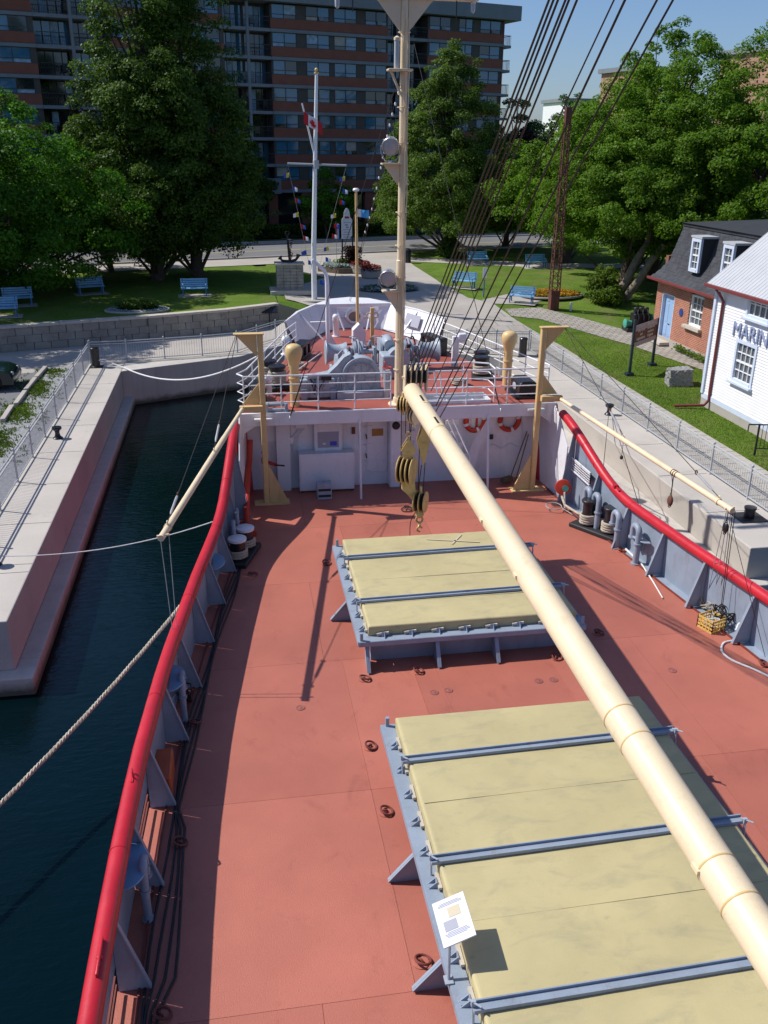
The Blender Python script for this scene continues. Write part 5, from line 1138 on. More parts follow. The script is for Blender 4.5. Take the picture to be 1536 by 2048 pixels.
# bulkhead clutter
for x, z, w, h, m_ in ((-3.05, 1.5, .12, .2, 'white'), (-1.0, 2.15, .18, .12, 'white'), (.55, 1.5, .2, .3, 'white'), (.95, 1.0, .12, .12, 'bronze'), (1.4, 2.0, .16, .16, 'white'), (3.0, 1.35, .1, .14, 'blackmatt'), (4.0, 1.9, .2, .24, 'white')):
    MB().box((x, 24.945, z), (w, .07, h)).build('wall_box', m_, FC, bevel=.008)
for x in (-3.05, -1.05, .62, 1.55, 3.95): MB().tube([(x, 24.955, 2.45), (x, 24.955, 1.3+.2*math.sin(x*9))], .016, 6).build('conduit', 'white', FC)
MB().tube([(-4.2, 24.93, 2.28), (4.2, 24.93, 2.28)], .03, 8).build('conduit', 'white', FC); MB().tube([(-4.2, 24.93, 2.18), (4.2, 24.93, 2.18)], .018, 8).build('conduit', 'white', FC)
for x in np.arange(-3.9, 4.2, .78): MB().box((x, 24.6, 2.49), (.03, .75, .14)).build('deckhead_frame', 'white', FC, smooth=None)
for x, z in ((-.85, 1.0), (-.85, 1.6), (-.18, 1.0), (-.18, 1.65)): MB().bar((x, 24.92, z), (x+.02, 24.90, z-.14), .03, .03).build('door_dog', 'blackmatt', FC)
# mooring line bollard ropes on the foredeck
o = MB().tube(sag((-2.9, 27.2, FZ+.3), (-1.5, 31.5, FZ+.05), .0, 6), .02, 6).build('deck_line', 'ropewhite', None, loc=(-2.2, 29.3, FZ)); tag(o, 'thin line stretched over the left foredeck', 'rope')
# ------------------------------------------------------------------ mast
MX, MY = .05, 24.62
mt_ = atY(818, 0, MY)
MA = thing('signal_mast', 'tall cream signal mast with lamp brackets and cables on the forecastle', 'mast', (MX, MY, FZ))
MZ = 13.9
MB().tube([(MX, MY, FZ), (MX, MY, 6.6), (MX, MY, 6.62), (MX, MY, MZ)], [.12, .115, .098, .085], 18).build('pole', 'cream', MA)
MB().lathe([(.30, 0), (.30, .03), (.17, .06), (.15, .2)], (MX, MY, FZ), 18).build('foot', 'cream', MA)
mb = MB()
for k, (dx, r) in enumerate(((.06, .016), (.10, .013), (-.02, .012), (.03, .02))):
    mb.tube([(MX+dx, MY-.125-.01*k, FZ+.4)] + [(MX+dx+.015*math.sin(z*2.3+k), MY-.13-.008*k, z) for z in np.arange(3.4, 13, .6)], r, 6)
mb.build('cable_run', 'cream', MA)
for z in np.arange(3.6, 12.4, .85): MB().torus((MX, MY, z), .15, .012, (0, 0, 1), 16, 5).build('cable_clip', 'cream', MA)
mb = MB()
for z in (4.3, 5.0, 6.0, 7.2, 7.9, 8.6, 10.3): mb.box((MX+.08, MY-.16, z), (.05, .05, .12))
mb.build('junction_fittings', 'cream', MA)
# crosstree at the top of the picture
ct = 12.86
MB().box((MX+.05, MY, ct), (3.6, .22, .07)).build('crosstree', 'cream', MA, bevel=.01)
for s in (-1, 1): MB().ext([(MX+s*.10, MY-.02, ct-.03), (MX+s*.75, MY-.02, ct-.03), (MX+s*.66, MY-.02, ct-.10), (MX+s*.22, MY-.02, ct-.62), (MX+s*.10, MY-.02, ct-.75)], (0, .04, 0)).build('knee', 'cream', MA, smooth=None)
for x in (-1.68, 1.72):
    MB().lathe([(.05, 0), (.06, -.06), (.055, -.2), (.02, -.24)], (MX+x, MY-.05, ct-.06), 12).build('anchor_lamp', 'lampglass', MA); MB().lathe([(.06, .03), (.06, -.06)], (MX+x, MY-.05, ct-.04), 12).build('lamp_cap', 'cream', MA)
MB().tube([(MX-1.3, MY-.05, ct-.03), (MX-1.3, MY-.05, ct-.35)], .015, 6).tube([(MX+1.3, MY-.05, ct-.03), (MX+1.3, MY-.05, ct-.45)], .015, 6).build('halyard_block', 'blackmatt', MA)
# light platform
pz = 11.25
MB().box((MX-.12, MY-.1, pz), (.62, .36, .05)).build('lamp_platform', 'cream', MA, bevel=.01); MB().bar((MX-.08, MY-.05, pz-.55), (MX-.34, MY-.1, pz-.03), .05, .05).bar((MX+.08, MY-.1, pz-.5), (MX+.05, MY-.1, pz), .05, .04).build('platform_brace', 'cream', MA, smooth=None)
MB().tube([(MX-.20, MY-.1, pz), (MX-.20, MY-.1, pz+.68)], .07, 10).build('mast_lamp', 'lampglass', MA); MB().lathe([(.08, .66), (.08, .72), (.02, .76)], (MX-.2, MY-.1, pz), 12).build('lamp_cap', 'cream', MA)
def searchlight(c, bz, label):
    t = thing('searchlight', label, 'searchlight', (c[0], c[1], bz), 'round searchlights on the signal mast'); c = Vector(c); ax = V(-.28, -1, -.32).normalized()
    MB().lathe([(.06, -.26), (.14, -.22), (.20, -.10), (.215, 0), (.215, .06), (.225, .065), (.225, .10), (.205, .11)], c, 26, ax).build('housing', 'alu', t)
    MB().lathe([(.205, .095), (.15, .115), (.06, .125), (.001, .127)], c, 26, ax, cap=False).build('lens', 'lampglass', t, smooth=60)
    mb = MB()
    for k in range(8):
        a = k*math.pi/4; u, w = frame(ax); mb.sphere(c+ax*.07+(u*math.cos(a)+w*math.sin(a))*.235, .022, 6, 4)
    mb.torus(c+ax*.105, .21, .014, ax, 26, 5); mb.build('rim_bolts', 'alu', t)
    MB().tube([c+V(-.25, 0, 0), c+V(-.25, 0, -.18), c+V(-.14, 0, bz-c.z+.05), c+V(.14, 0, bz-c.z+.05), c+V(.25, 0, -.18), c+V(.25, 0, 0)], .016, 6).tube([c+V(0, 0, bz-c.z+.05), c+V(0, 0, bz-c.z)], .05, 8).build('yoke', 'alu', t)
def bracket(z, L, mb=None):
    MB().box((MX-L/2-.06, MY-.06, z), (L, .34, .035)).build('lamp_bracket', 'cream', MA, smooth=None); MB().ext([(MX-.1, MY-.08, z), (MX-.1-L*.85, MY-.08, z), (MX-.1, MY-.08, z-.55)], (0, .04, 0)).build('bracket_gusset', 'cream', MA, smooth=None)
b1 = atY(781, 291, MY-.1); bracket(b1.z-.44, .5); searchlight((b1.x, MY-.12, b1.z), b1.z-.42, 'upper round searchlight on its bracket halfway up the mast')
b2 = atY(776, 554, MY-.1); bracket(b2.z-.38, .45); searchlight((b2.x, MY-.12, b2.z), b2.z-.36, 'lower round searchlight on the mast above the bow')
# string of lamps from the mast platform down to the bow
t = thing('lamp_string', 'sagging string of small lamps from the mast to the bow', 'lamp string', (.3, 37.0, 3.55))
LS = [atY(x, y, Y) for x, y, Y in ((800, 170, 24.5), (782, 235, 26.2), (768, 300, 27.9), (756, 362, 29.8), (742, 425, 32.0), (728, 468, 33.6))] + [V(.25, 36.9, 3.55)]
MB().tube(LS, .010, 5).build('wire', 'wire', t)
for i in range(len(LS)-2):
    for k in range(3):
        p = LS[i].lerp(LS[i+1], (k+.5)/3); MB().sphere(p-V(0, 0, .05), .034, 6, 5, (.8, .8, 1.5)).build('bulb', 'flagwhite', t)
# ------------------------------------------------------------------ derrick crutches
def crutch(s, label, x, y=23.88):
    t = thing('derrick_crutch', label, 'crutch', (x, y, 0), 'buff derrick crutches either side of the forecastle')
    top = 4.83
    MB().box((x, y, top/2), (.16, .16, top)).build('post', 'yellow', t, bevel=.03)
    MB().box((x+s*.30, y, top+.01), (.80, .24, .03)).build('head_plate', 'yellow', t, smooth=None)
    MB().ext([(x+s*.09, y-.02, top), (x+s*.66, y-.02, top), (x+s*.09, y-.02, top-.62)], (0, .04, 0)).build('head_gusset', 'yellow', t, smooth=None)
    MB().box((x+s*.32, y-.18, 2.84), (.62, .16, .16)).build('gooseneck_arm', 'yellow', t, bevel=.01); MB().ext([(x+s*.09, y-.02, 3.5), (x+s*.09, y-.02, 2.92), (x+s*.55, y-.02, 2.92)], (0, .04, 0)).build('arm_gusset', 'yellow', t, smooth=None)
    MB().ext([(x-s*.09, y-.03, .0), (x-s*.62, y-.03, .0), (x-s*.09, y-.03, 1.15)], (0, .05, 0)).build('foot_gusset', 'yellow', t, smooth=None)
    MB().box((x-s*.15, y, .012), (1.0, .4, .024)).build('foot_plate', 'yellow', t, smooth=None)
    MB().box((x, y+.16, 2.42), (.5, .12, .06)).build('deck_clip', 'white', t, smooth=None); return t
crutch(-1, 'buff derrick crutch post at the left end of the forecastle', -3.86)
crutch(1, 'buff derrick crutch post at the right end of the forecastle', 4.02)
# ------------------------------------------------------------------ heavy cargo boom
A = V(-.46, 20.15, 4.12); B = V(.25, 6.88, 2.44)
d_ = (A-B).normalized(); A2 = A + d_*.0; B2 = B - d_*9.5
BO = thing('cargo_boom', 'huge cream cargo boom lying diagonally over the hatches', 'boom', tuple(B))
n_ = 30; L_ = (A-B2).length
def br(t):   # radius along the boom
    return .212 + .012*smooth((t-1.5)/4.5) - .006*smooth((t-16)/8)
pts = [A - d_*(L_*i/n_) for i in range(n_+1)]
MB().tube([A+d_*.02]+pts, [.19]+[br(L_*i/n_) for i in range(n_+1)], 40).build('tube', 'cream', BO, smooth=60)
mb = MB()
def s_at(py):     # distance from the boom head of the ring seen at that height in the photo
    lo, hi = 0.0, 20.0
    for _ in range(40):
        m = (lo+hi)/2; q = np.array(A-d_*m)-EYE; y = 1024-FPX*(q@UP)/(q@FW)
        lo, hi = (m, hi) if y < py else (lo, m)
    return lo
for s in (s_at(1435), s_at(1489), s_at(1736), s_at(1812), s_at(870)):
    c = A-d_*s; r = br(s); mb.tube([c-d_*.016, c-d_*.008, c+d_*.008, c+d_*.016], [r-.001, r+.007, r+.007, r-.001], 40, cap=False)
mb.build('weld_ring', 'yellow', BO, smooth=60)
for s in (6.1, 7.9, 13.6):
    c = A-d_*s; side = d_.cross(V(0, 0, 1)).normalized(); MB().box(c-side*(br(s)+.0)*1.0, (.05, .14, .05)).build('pad_eye', 'cream', BO)
u_, w_ = d_.cross(V(0, 0, 1)).normalized(), None; w_ = u_.cross(d_).normalized()
def onboom(s, a, ex=0.0):   # point on the skin: angle from top towards starboard
    return A - d_*s + (w_*math.cos(a) + u_*math.sin(a))*(br(s)+ex)
for s0 in (.75, 2.0):
    rows = [[onboom(s0+k*.1, a, .003) for a in (-.10, .14)] for k in range(5)]
    MB().grid(rows).build('slot', 'dark', BO, smooth=60)
    MB().grid([[onboom(s0+.36, a, .012) for a in (-.14, .34)], [onboom(s0+.44, a, .012) for a in (-.14, .34)]]).build('slot_lip', 'cream', BO, smooth=None)
# topping lift blocks behind the boom head
t = thing('topping_lift_block', 'cream multi sheave block at the boom head beside the mast', 'block', tuple(A+V(.1, .1, .2)))
for k in range(5): MB().ext([A+V(-.16+.13*k, .06, -.05), A+V(-.16+.13*k, .30, -.02), A+V(-.14+.13*k, .34, .55), A+V(-.14+.13*k, .10, .62)], (.035, 0, 0)).build('cheek', 'cream', t, bevel=.01)
for k in range(4): MB().lathe([(.17, 0), (.14, .03), (.17, .06)], A+V(-.10+.13*k, .22, .30), 18, (1, 0, 0)).build('sheave', 'wire', t)
MB().tube([A+V(-.2, .2, .3), A+V(.46, .2, .3)], .03, 8).build('pin', 'cream', t)
# runner wires up to the mast behind the camera
def upwire(p, q, r, label, grp, Y=10.0):
    top = atY(q[0], q[1], Y); d = top-Vector(p); o = MB().tube([Vector(p), top, Vector(p)+d*2.1], r, 6).build('topping_lift_wire', 'wire', None, loc=Vector(p)); tag(o, label, 'wire', grp)
lab = ['leftmost', 'second', 'third', 'fourth', 'fifth', 'sixth']
for k, x in enumerate((1098, 1107, 1116, 1131, 1138, 1154)):
    upwire(A+V(-.05+.085*k, .22, .42), (x, 0), .0135, lab[k]+' wire of the topping lift bundle counted from the left at the top', 'topping lift wires')
upwire(atY(862, 782, 20.3), (1228, 0), .010, 'upper wire of the pair just right of the topping lift bundle', 'runner wires')
upwire(atY(872, 812, 20.0), (1250, 0), .015, 'thick wire of the pair just right of the topping lift bundle', 'runner wires')
upwire(atY(870, 826, 19.6), (1314, 0), .013, 'left wire of the rightmost pair running up out of the picture', 'runner wires')
upwire(atY(878, 838, 19.4), (1346, 0), .013, 'rightmost wire running up out of the picture', 'runner wires')
# ------------------------------------------------------------------ hook blocks hanging under the boom head
def block(name, c, ax, R, W, n, label, hang=None, mat='gold', sheaves=True):
    t = thing(name, label, 'block', c, 'cargo blocks hanging from the boom head'); c = Vector(c); ax = Vector(ax).normalized()
    for k in range(n+1):
        o = -W/2+W*k/n; MB().lathe([(R*.98, -.014), (R, -.008), (R, .008), (R*.98, .014)], c+ax*o, 20, ax).build('cheek', mat, t)
    for k in range(n): MB().lathe([(R*.86, -.02), (R*.72, 0), (R*.86, .02)], c+ax*(-W/2+W*(k+.5)/n), 18, ax).build('sheave', 'wire', t)
    MB().tube([c-ax*(W/2+.03), c+ax*(W/2+.03)], .03, 8).build('pin', mat, t)
    u = V(0, 0, 1); MB().bar(c+u*R*.8, c+u*(R*1.5), .10, .05).build('strap', mat, t); MB().bar(c-u*R*.8, c-u*(R*1.35), .12, .06).build('becket', mat, t); return t
hy = 20.1
def hp(x, y): return atY(x, y, hy)
def diamond(c, w, h, label, th=.10):
    t = thing('snatch_block', label, 'block', c, 'cargo blocks hanging from the boom head'); c = Vector(c)
    for s in (-1, 1): MB().ext([c+V(0, s*th/2, h), c+V(w, s*th/2, .05), c+V(.02, s*th/2, -h), c+V(-w, s*th/2, .05)], (0, .02*s, 0)).build('cheek', 'gold', t, bevel=.008)
    MB().tube([c+V(0, -th/2-.04, 0), c+V(0, th/2+.04, 0)], .03, 8).torus(c+V(0, 0, h+.07), .06, .018, (0, 1, 0), 14, 6).build('pin_and_eye', 'gold', t); return t
block('cargo_block', hp(806, 808), (1, -.4, 0), .19, .22, 3, 'small gold block at the boom head left of the boom')
block('cargo_block', hp(829, 830), (.75, -.8, 0), .22, .16, 2, 'round cream block close under the boom head', mat='cream')
diamond(hp(816, 903), .19, .36, 'diamond shaped gold block hanging in mid air')
diamond(hp(846, 885), .15, .58, 'long narrow gold block hanging close to the boom', .16)
block('cargo_block', hp(813, 940), (1, -.55, 0), .34, .34, 3, 'largest gold three sheave block hanging left of the boom')
t = thing('hook_plate', 'gold tapered link plate below the largest block', 'link plate', hp(818, 980)); c = hp(818, 978)
MB().ext([c+V(-.18, 0, .24), c+V(.14, 0, .25), c+V(.17, 0, -.02), c+V(.28, 0, -.38), c+V(.18, 0, -.42), c+V(-.06, 0, -.12), c+V(-.17, 0, -.02)], (0, .12, 0)).build('plate', 'gold', t, bevel=.01)
block('cargo_block', hp(841, 1003), (1, -.5, 0), .27, .26, 2, 'lowest gold block above the swivel hook')
t = thing('cargo_hook', 'gold swivel hook with chain just off the far hatch', 'hook', hp(838, 1060)); c = hp(839, 1030)
MB().lathe([(.07, 0), (.11, -.05), (.11, -.16), (.06, -.22)], c+V(0, 0, .16), 12).torus(c+V(0, 0, -.12), .08, .03, (0, 1, 0), 14, 6).torus(c+V(0, 0, -.25), .065, .026, (1, 0, 0), 12, 6).torus(c+V(.01, 0, -.38), .065, .024, (0, 1, 0), 12, 6, .3, 5).build('swivel_and_hook', 'gold', t)
for k, ((x0, y0), (x1, y1)) in enumerate((((803, 820), (802, 925)), ((812, 818), (811, 868)), ((818, 812), (820, 870)), ((824, 822), (818, 925)), ((843, 930), (836, 985)), ((850, 925), (846, 985)), ((840, 860), (836, 985)))):
    cable('fall_wire', [hp(x0, y0), hp(x1, y1)], .011, 'wire', ('leftmost fall wire down to the largest gold block', 'fall wire above the diamond block, left one', 'fall wire above the diamond block, right one', 'right fall wire down to the largest gold block', 'left short fall wire above the lowest gold block', 'right short fall wire above the lowest gold block', 'long fall wire beside the narrow gold block')[k], 'wire', 'fall wires under the boom head')
cable('loose_lead', spline([hp(834, 1020), hp(824, 1036), hp(820, 1055), V(hp(821, 1075).x, hy, .02)]), .010, 'wire', 'thin dark lead hanging from the lowest gold block to the deck')
o = MB().torus(V(.0, 22.75, .03), .16, .014, (0, 0, 1), 18, 6).torus(V(.06, 22.8, .05), .14, .014, (.2, 0, 1), 18, 6).build('wire_coil', 'wire', None, loc=(0, 22.75, 0)); tag(o, 'small coil of dark wire on the shaded deck below the blocks', 'coil')
# ------------------------------------------------------------------ side booms with their topping lifts
def side_boom(heel, tip, label, r=.062):
    t = thing('side_boom', label, 'boom', heel, 'slim cream side booms'); h = Vector(heel); p = Vector(tip); d = (p-h).normalized()
    MB().tube([h, h.lerp(p, .3), h.lerp(p, .31), p+d*.12], [r*.8, r, r*1.08, r*1.0], 14).build('spar', 'cream', t)
    mb = MB()
    for f in (.45, .955): mb.torus(h.lerp(p, f)+V(0, 0, r+.03), .04, .013, (1, 0, 0), 12, 6)
    mb.lathe([(r*1.25, -.02), (r*1.25, .02)], h.lerp(p, .955), 14, d); mb.bar(p+V(-.10, 0, 0), p+V(.12, 0, .02), .03, .03); mb.build('eye_fittings', 'cream', t)
    MB().bar(h-d*.1, h+d*.05, .05, .12).build('gooseneck', 'yellow', t, smooth=None); return t
PH, PT = V(-4.42, 23.50, 2.90), V(-5.98, 15.02, 2.99)
SH, ST = V(4.58, 23.55, 2.84), atY(1458, 1017, 15.6)
side_boom(PH, PT, 'slim cream boom swung out over the water on the left')
side_boom(SH, ST, 'slim cream boom swung out on the right above the quay')
def lift(a, b, label, grp='boom topping wires'):
    a = Vector(a); b = Vector(b); d = (b-a).normalized(); L = (b-a).length; q = b-d*min(.95, L*.25); s = b-d*.28
    t = thing('boom_stay', label, 'wire', tuple(b), grp)
    MB().tube([a, q], .009, 6).tube([s, b], .009, 6).build('wire', 'wire', t)
    MB().tube([q, q+(s-q)*.15, q+(s-q)*.85, s], [.012, .028, .028, .012], 8).build('turnbuckle', 'lightwire', t)
    MB().torus(q, .045, .014, (1, 0, 0), 10, 5).build('shackle', 'rust', t)
lift((-4.46, 23.88, 4.82), PH.lerp(PT, .45)+V(0, 0, .09), 'wire from the left crutch head to the middle of the left boom')
lift((-4.48, 23.88, 4.82), PH.lerp(PT, .955)+V(0, 0, .09), 'wire from the left crutch head to the end of the left boom')
lift((4.62, 23.88, 4.82), SH.lerp(ST, .45)+V(0, 0, .09), 'wire from the right crutch head to the middle of the right boom')
lift((4.64, 23.88, 4.82), SH.lerp(ST, .955)+V(0, 0, .09), 'wire from the right crutch head to the end of the right boom')
# falls of the side booms
for k, dx in enumerate((0, .09)):
    cable('boom_fall', [PT+V(-.04+dx*1.6, .0+dx, -.05), V(-5.86+.02*k, 14.4+.1*k, .25)], .007, 'lightwire', ('left', 'right')[k]+' thin grey fall hanging from the left boom end into the bulwark', 'line', 'falls of the left boom')
for k, (dx, fx_, fy_) in enumerate(((-.08, 5.55, 16.2), (-.03, 5.60, 16.0), (.02, 5.62, 15.8), (.06, 5.45, 15.4), (.12, 5.35, 15.2))):
    cable('boom_fall', [ST+V(dx, -.05, -.05), V(fx_, fy_, .12)], .008, 'lightwire' if k < 3 else 'wire', ('first', 'second', 'third', 'fourth', 'fifth')[k]+' fall from the left hanging from the right boom end', 'line', 'falls of the right boom')
cable('boom_guy', [ST+V(.05, -.1, -.3), V(5.62, 13.9, .1)], .007, 'wire', 'single line slanting from the right boom tackle down along the bulwark', 'line')
def wood_block(c, label, mt='rust', R=.10):
    t = thing('rigging_block', label, 'block', c); c = Vector(c)
    MB().sphere(c, R, 14, 8, (.55, 1.0, 1.35)).build('shell', mt, t); MB().torus(c+V(0, 0, R*1.5), .035, .010, (1, 0, 0), 10, 5).tube([c+V(0, 0, R*1.7), c+V(0, 0, R*1.7+.28)], .012, 6).torus(c+V(0, 0, -R*1.35), .03, .010, (0, 1, 0), 10, 5).build('strop', 'blackmatt', t)
hb = SH.lerp(ST, .74)
wood_block(hb+V(0, 0, -.68), 'brown wooden block hanging under the right boom')
MB().tube([hb+V(-.05, 0, -.04), hb+V(0, 0, -.27)], .010, 5).tube([hb+V(.06, .1, -.04), hb+V(0, 0, -.27)], .010, 5).build('strop', 'wire', bpy.data.objects['rigging_block'])
for f in (.735, .745, .755): MB().torus(SH.lerp(ST, f), .068, .010, (ST-SH), 14, 5).build('seizing', 'rust', bpy.data.objects['rigging_block'])
wood_block(ST+V(-.02, -.02, -.42), 'dark tackle block below the end of the right boom', 'black', .09)
cable('hanging_line', [SH.lerp(ST, .45)+V(0, 0, -.06), SH.lerp(ST, .45)+V(0, 0, -.42)], .006, 'wire', 'short line with a small weight under the right boom', 'line')
o = MB().sphere(SH.lerp(ST, .45)+V(0, 0, -.46), .045, 10, 6, (1, 1, 1.3)).build('line_weight', 'blackmatt', None, loc=SH.lerp(ST, .45)+V(0, 0, -.46)); tag(o, 'small dark weight hanging under the middle of the right boom', 'weight')
# stay with eye down to the beam right of the boom, and the left twin
lift2 = [(atY(921, 482, 26.5), (2.97, 24.12, 2.42), 'dark stay ending at the white beam right of the boom'), ((MX-.1, MY-.05, 11.2), (-3.12, 24.12, 2.42), 'dark stay running from the mast to the white beam on the left')]
for a, b, lb in lift2:
    a = Vector(a); b = Vector(b); up = b+(a-b)*(1.0 if lb.endswith('left') else 2.2); t = thing('mast_stay', lb, 'wire', tuple(b)); MB().tube([up, b], .010, 6).build('wire', 'wire', t); MB().tube([b+(up-b).normalized()*.15, b+(up-b).normalized()*1.2], .020, 6).build('turnbuckle', 'blackmatt', t); MB().torus(b, .05, .016, (1, 0, 0), 12, 6).build('eye', 'railwhite', t)
cable('mast_stay', [V(MX+.05, MY+.1, 11.0), V(XB-.1, 36.9, 3.57)], .008, 'wire', 'thin dark stay from the mast to the bow', 'wire')
# ------------------------------------------------------------------ ropes
def hawser(name, pts, r, mat, label, strands=3, pitch=.22):
    pts = [Vector(p) for p in pts]; t = thing(name, label, 'rope', tuple(pts[0]))
    # resample and lay twisted strands
    L = [0]
    for a, b in zip(pts[:-1], pts[1:]): L.append(L[-1]+(b-a).length)
    n = int(L[-1]/.05); 
    def P(s):
        for i in range(len(pts)-1):
            if s <= L[i+1]+1e-9: return pts[i].lerp(pts[i+1], (s-L[i])/(L[i+1]-L[i]))
        return pts[-1]
    d = (pts[-1]-pts[0]).normalized(); u, w = frame(d)
    for k in range(strands):
        q = []
        for i in range(n+1):
            s = L[-1]*i/n; a = 2*math.pi*(s/pitch+k/strands); q.append(P(s)+(u*math.cos(a)+w*math.sin(a))*r*.5)
        MB().tube(q, r*.58, 5).build('strand', mat, t)
    return t
a = V(xc(18.6)-hw(18.6), 18.6, .62); b = at(0, 1590, -.4); hawser('mooring_rope', sag(a, b+(b-a)*.25, .25, 12), .042, 'rope', 'twisted grey mooring rope slanting over the water at lower left', 3, .26)
o = MB().tube(sag((-10.8, 41.7, .35), (-9.6, 41.4, .05), 0, 3)[:-1] + sag((-9.55, 41.2, .05), (-3.55, 30.0, FZ+.45), .75, 22), .035, 8).build('mooring_line', 'ropewhite', None, loc=(-9.55, 41.2, .05)); tag(o, 'long white mooring line from the left corner bollard to the bow', 'rope')
o = MB().tube(sag((-10.45, 20.75, .22), (xc(20.6)-hw(20.6)-.05, 20.6, .95), .28, 16), .013, 6).build('mooring_line', 'ropewhite', None, loc=(-10.4, 20.75, .2)); tag(o, 'thin line from the left quay bollard across to the red rail', 'rope')
for k, q in enumerate(((1172, 923), (1240, 960))):
    pts = [V(9.45+.08*k, 31.1, .16), atY(1197+8*k, 868, 29.5), V(5.3+.45*k, 21.8-1.5*k, .75)]
    o = MB().tube([pts[0], pts[2]], .010, 6).build('mooring_line', 'wire', None, loc=pts[0]); tag(o, ('left' if k == 0 else 'right')+' line of the two leading from the small right quay bollard to the ship', 'rope')
# rope lead from the right bollards along the deck
o = MB().tube([V(4.38, 22.6, .5), V(4.36, 22.0, .22), V(4.42, 21.2, .3), V(4.60, 20.75, .34)], .035, 8).build('rope_lead', 'rope', None, loc=(4.4, 21.8, 0)); tag(o, 'pale rope lead running down to the right bollards', 'rope')
o = MB().tube([V(5.02, 19.3, .05), V(5.05, 18.4, .04), V(4.92, 17.5, .035), V(4.78, 16.7, .03)], [.03, .022, .018, .014], 8).build('boat_hook', 'ropewhite', None, loc=(5, 18.2, 0)); tag(o, 'thin white pole lying on the deck in front of the right bollards', 'pole')
# white rope end at the right edge
o = MB().tube(spline([V(5.70, 14.80, .30), V(5.60, 14.70, .12), V(5.42, 14.72, .025), V(5.15, 14.65, .022), V(4.95, 14.35, .022), V(4.98, 14.0, .022), V(5.25, 13.6, .022), V(5.5, 13.1, .022)]), .022, 8).tube(spline([V(5.74, 14.95, .25), V(5.58, 14.82, .18), V(5.68, 14.7, .22), V(5.64, 14.95, .28), V(5.54, 14.9, .15)]), .022, 8).build('rope_end', 'ropewhite', None, loc=(5.4, 14.2, 0)); tag(o, 'white rope end knotted to the right bulwark and trailing on deck', 'rope')
# tangled lines on the right waterway
rr_ = random.Random(11)
for j, (cx_, cy_, cz_, lb) in enumerate(((5.55, 16.05, .16, 'bundle of brown lines hung on the right bulwark'), (5.50, 15.35, .30, 'tangle of grey line beside the yellow crate'), (-5.82, 14.3, .14, 'dark heap of line in the left waterway below the boom'))):
    mb = MB(); 
    for k in range(5):
        mb.tube([V(cx_+.14*math.cos(a+k)+rr_.uniform(-.04, .04), cy_+.2*math.sin(a*1.0+k*.7)+rr_.uniform(-.05, .05), max(.02, cz_+.12*math.sin(a*2+k))) for a in np.linspace(0, 6.0, 14)], .014, 5)
    o = mb.build('line_tangle', 'rope' if j == 0 else 'wire', None, loc=(cx_, cy_, cz_)); tag(o, lb, 'rope')
# yellow milk crate with a hook of line
t = thing('milk_crate', 'yellow plastic lattice crate full of line on the right deck', 'crate', (5.28, 15.32, 0))
m = Matrix.Rotation(.35, 3, 'Z'); cc = V(5.22, 15.32, 0); S_ = .20; Hh = .29
for i, (dx, dy) in enumerate(((1, 0), (0, 1), (-1, 0), (0, -1))):
    mb = MB(); e = V(-dy, dx, 0)*S_; nrm = V(dx, dy, 0)*S_
    for z in (.015, .10, .19, Hh-.02): mb.bar(cc+m @ (nrm-e)+V(0, 0, z), cc+m @ (nrm+e)+V(0, 0, z), .012, .03 if z not in (.015, Hh-.02) else .045, up=(0, 0, 1))
    for k in np.linspace(-1, 1, 6): mb.bar(cc+m @ (nrm+e*k)+V(0, 0, 0), cc+m @ (nrm+e*k)+V(0, 0, Hh), .022, .012)
    mb.build('side', 'cratey', t, smooth=None)
mb = MB()
for k in np.linspace(-.9, .9, 6): mb.bar(cc+m @ V(-S_, S_*k, .01), cc+m @ V(S_, S_*k, .01), .02, .015, up=(0, 0, 1))
mb.build('floor', 'cratey', t, smooth=None)
mb = MB(); 
for k in range(4): mb.tube([cc+m @ V(.13*math.cos(a*1.3+k), .12*math.sin(a+k), .06+.05*k+.02*math.sin(3*a)) for a in np.linspace(0, 7, 18)], .012, 5)
o = mb.build('crate_line', 'ropewhite', None, loc=cc); tag(o, 'loose pale line coiled inside the yellow crate', 'rope')
# louvre panel, red dish and hoop by the right crutch
t = thing('louvre_panel', 'white lattice ventilation panel inside the right bulwark', 'vent', (xc(22)+hw(22)-.06, 22.4, 1.0))
x = xc(22)+hw(22)-.10
mb = MB(); mb.bar((x-.02, 21.4, 1.02), (x-.05, 23.3, 1.02), .03, .04); mb.bar((x-.02, 21.4, 1.36), (x-.05, 23.3, 1.36), .03, .04)
mb.build('frame', 'white', t, smooth=None); MB().box((x, 22.35, 1.19), (.02, 1.85, .32), rz=.015).build('backing', 'dark', t, smooth=None)
mb = MB()
for k in range(15): mb.bar((x-.02, 21.45+.125*k, 1.03), (x-.02, 21.45+.125*k, 1.35), .012, .035)
for z in (1.10, 1.17, 1.24, 1.31): mb.bar((x-.022, 21.4, z), (x-.05, 23.3, z), .015, .018)
mb.build('lattice', 'white', t, smooth=None)
t = thing('cowl_reflector', 'red and green round target board by the right crutch', 'target', (4.42, 22.3, 0))
MB().lathe([(.22, 0), (.21, .03), (.001, .05)], (4.40, 22.35, .62), 24, (-.3, -1, .2), cap=False).torus((4.40, 22.35, .62), .21, .02, (-.3, -1, .2), 24, 6).build('dish', 'lifered', t); MB().lathe([(.09, .0), (.09, .02)], (4.43, 22.24, .62), 18, (-.3, -1, .2)).build('disc', 'green', t); MB().tube([(4.42, 22.25, .5), (4.44, 22.15, 0)], .025, 8).build('stem', 'ropewhite', t)
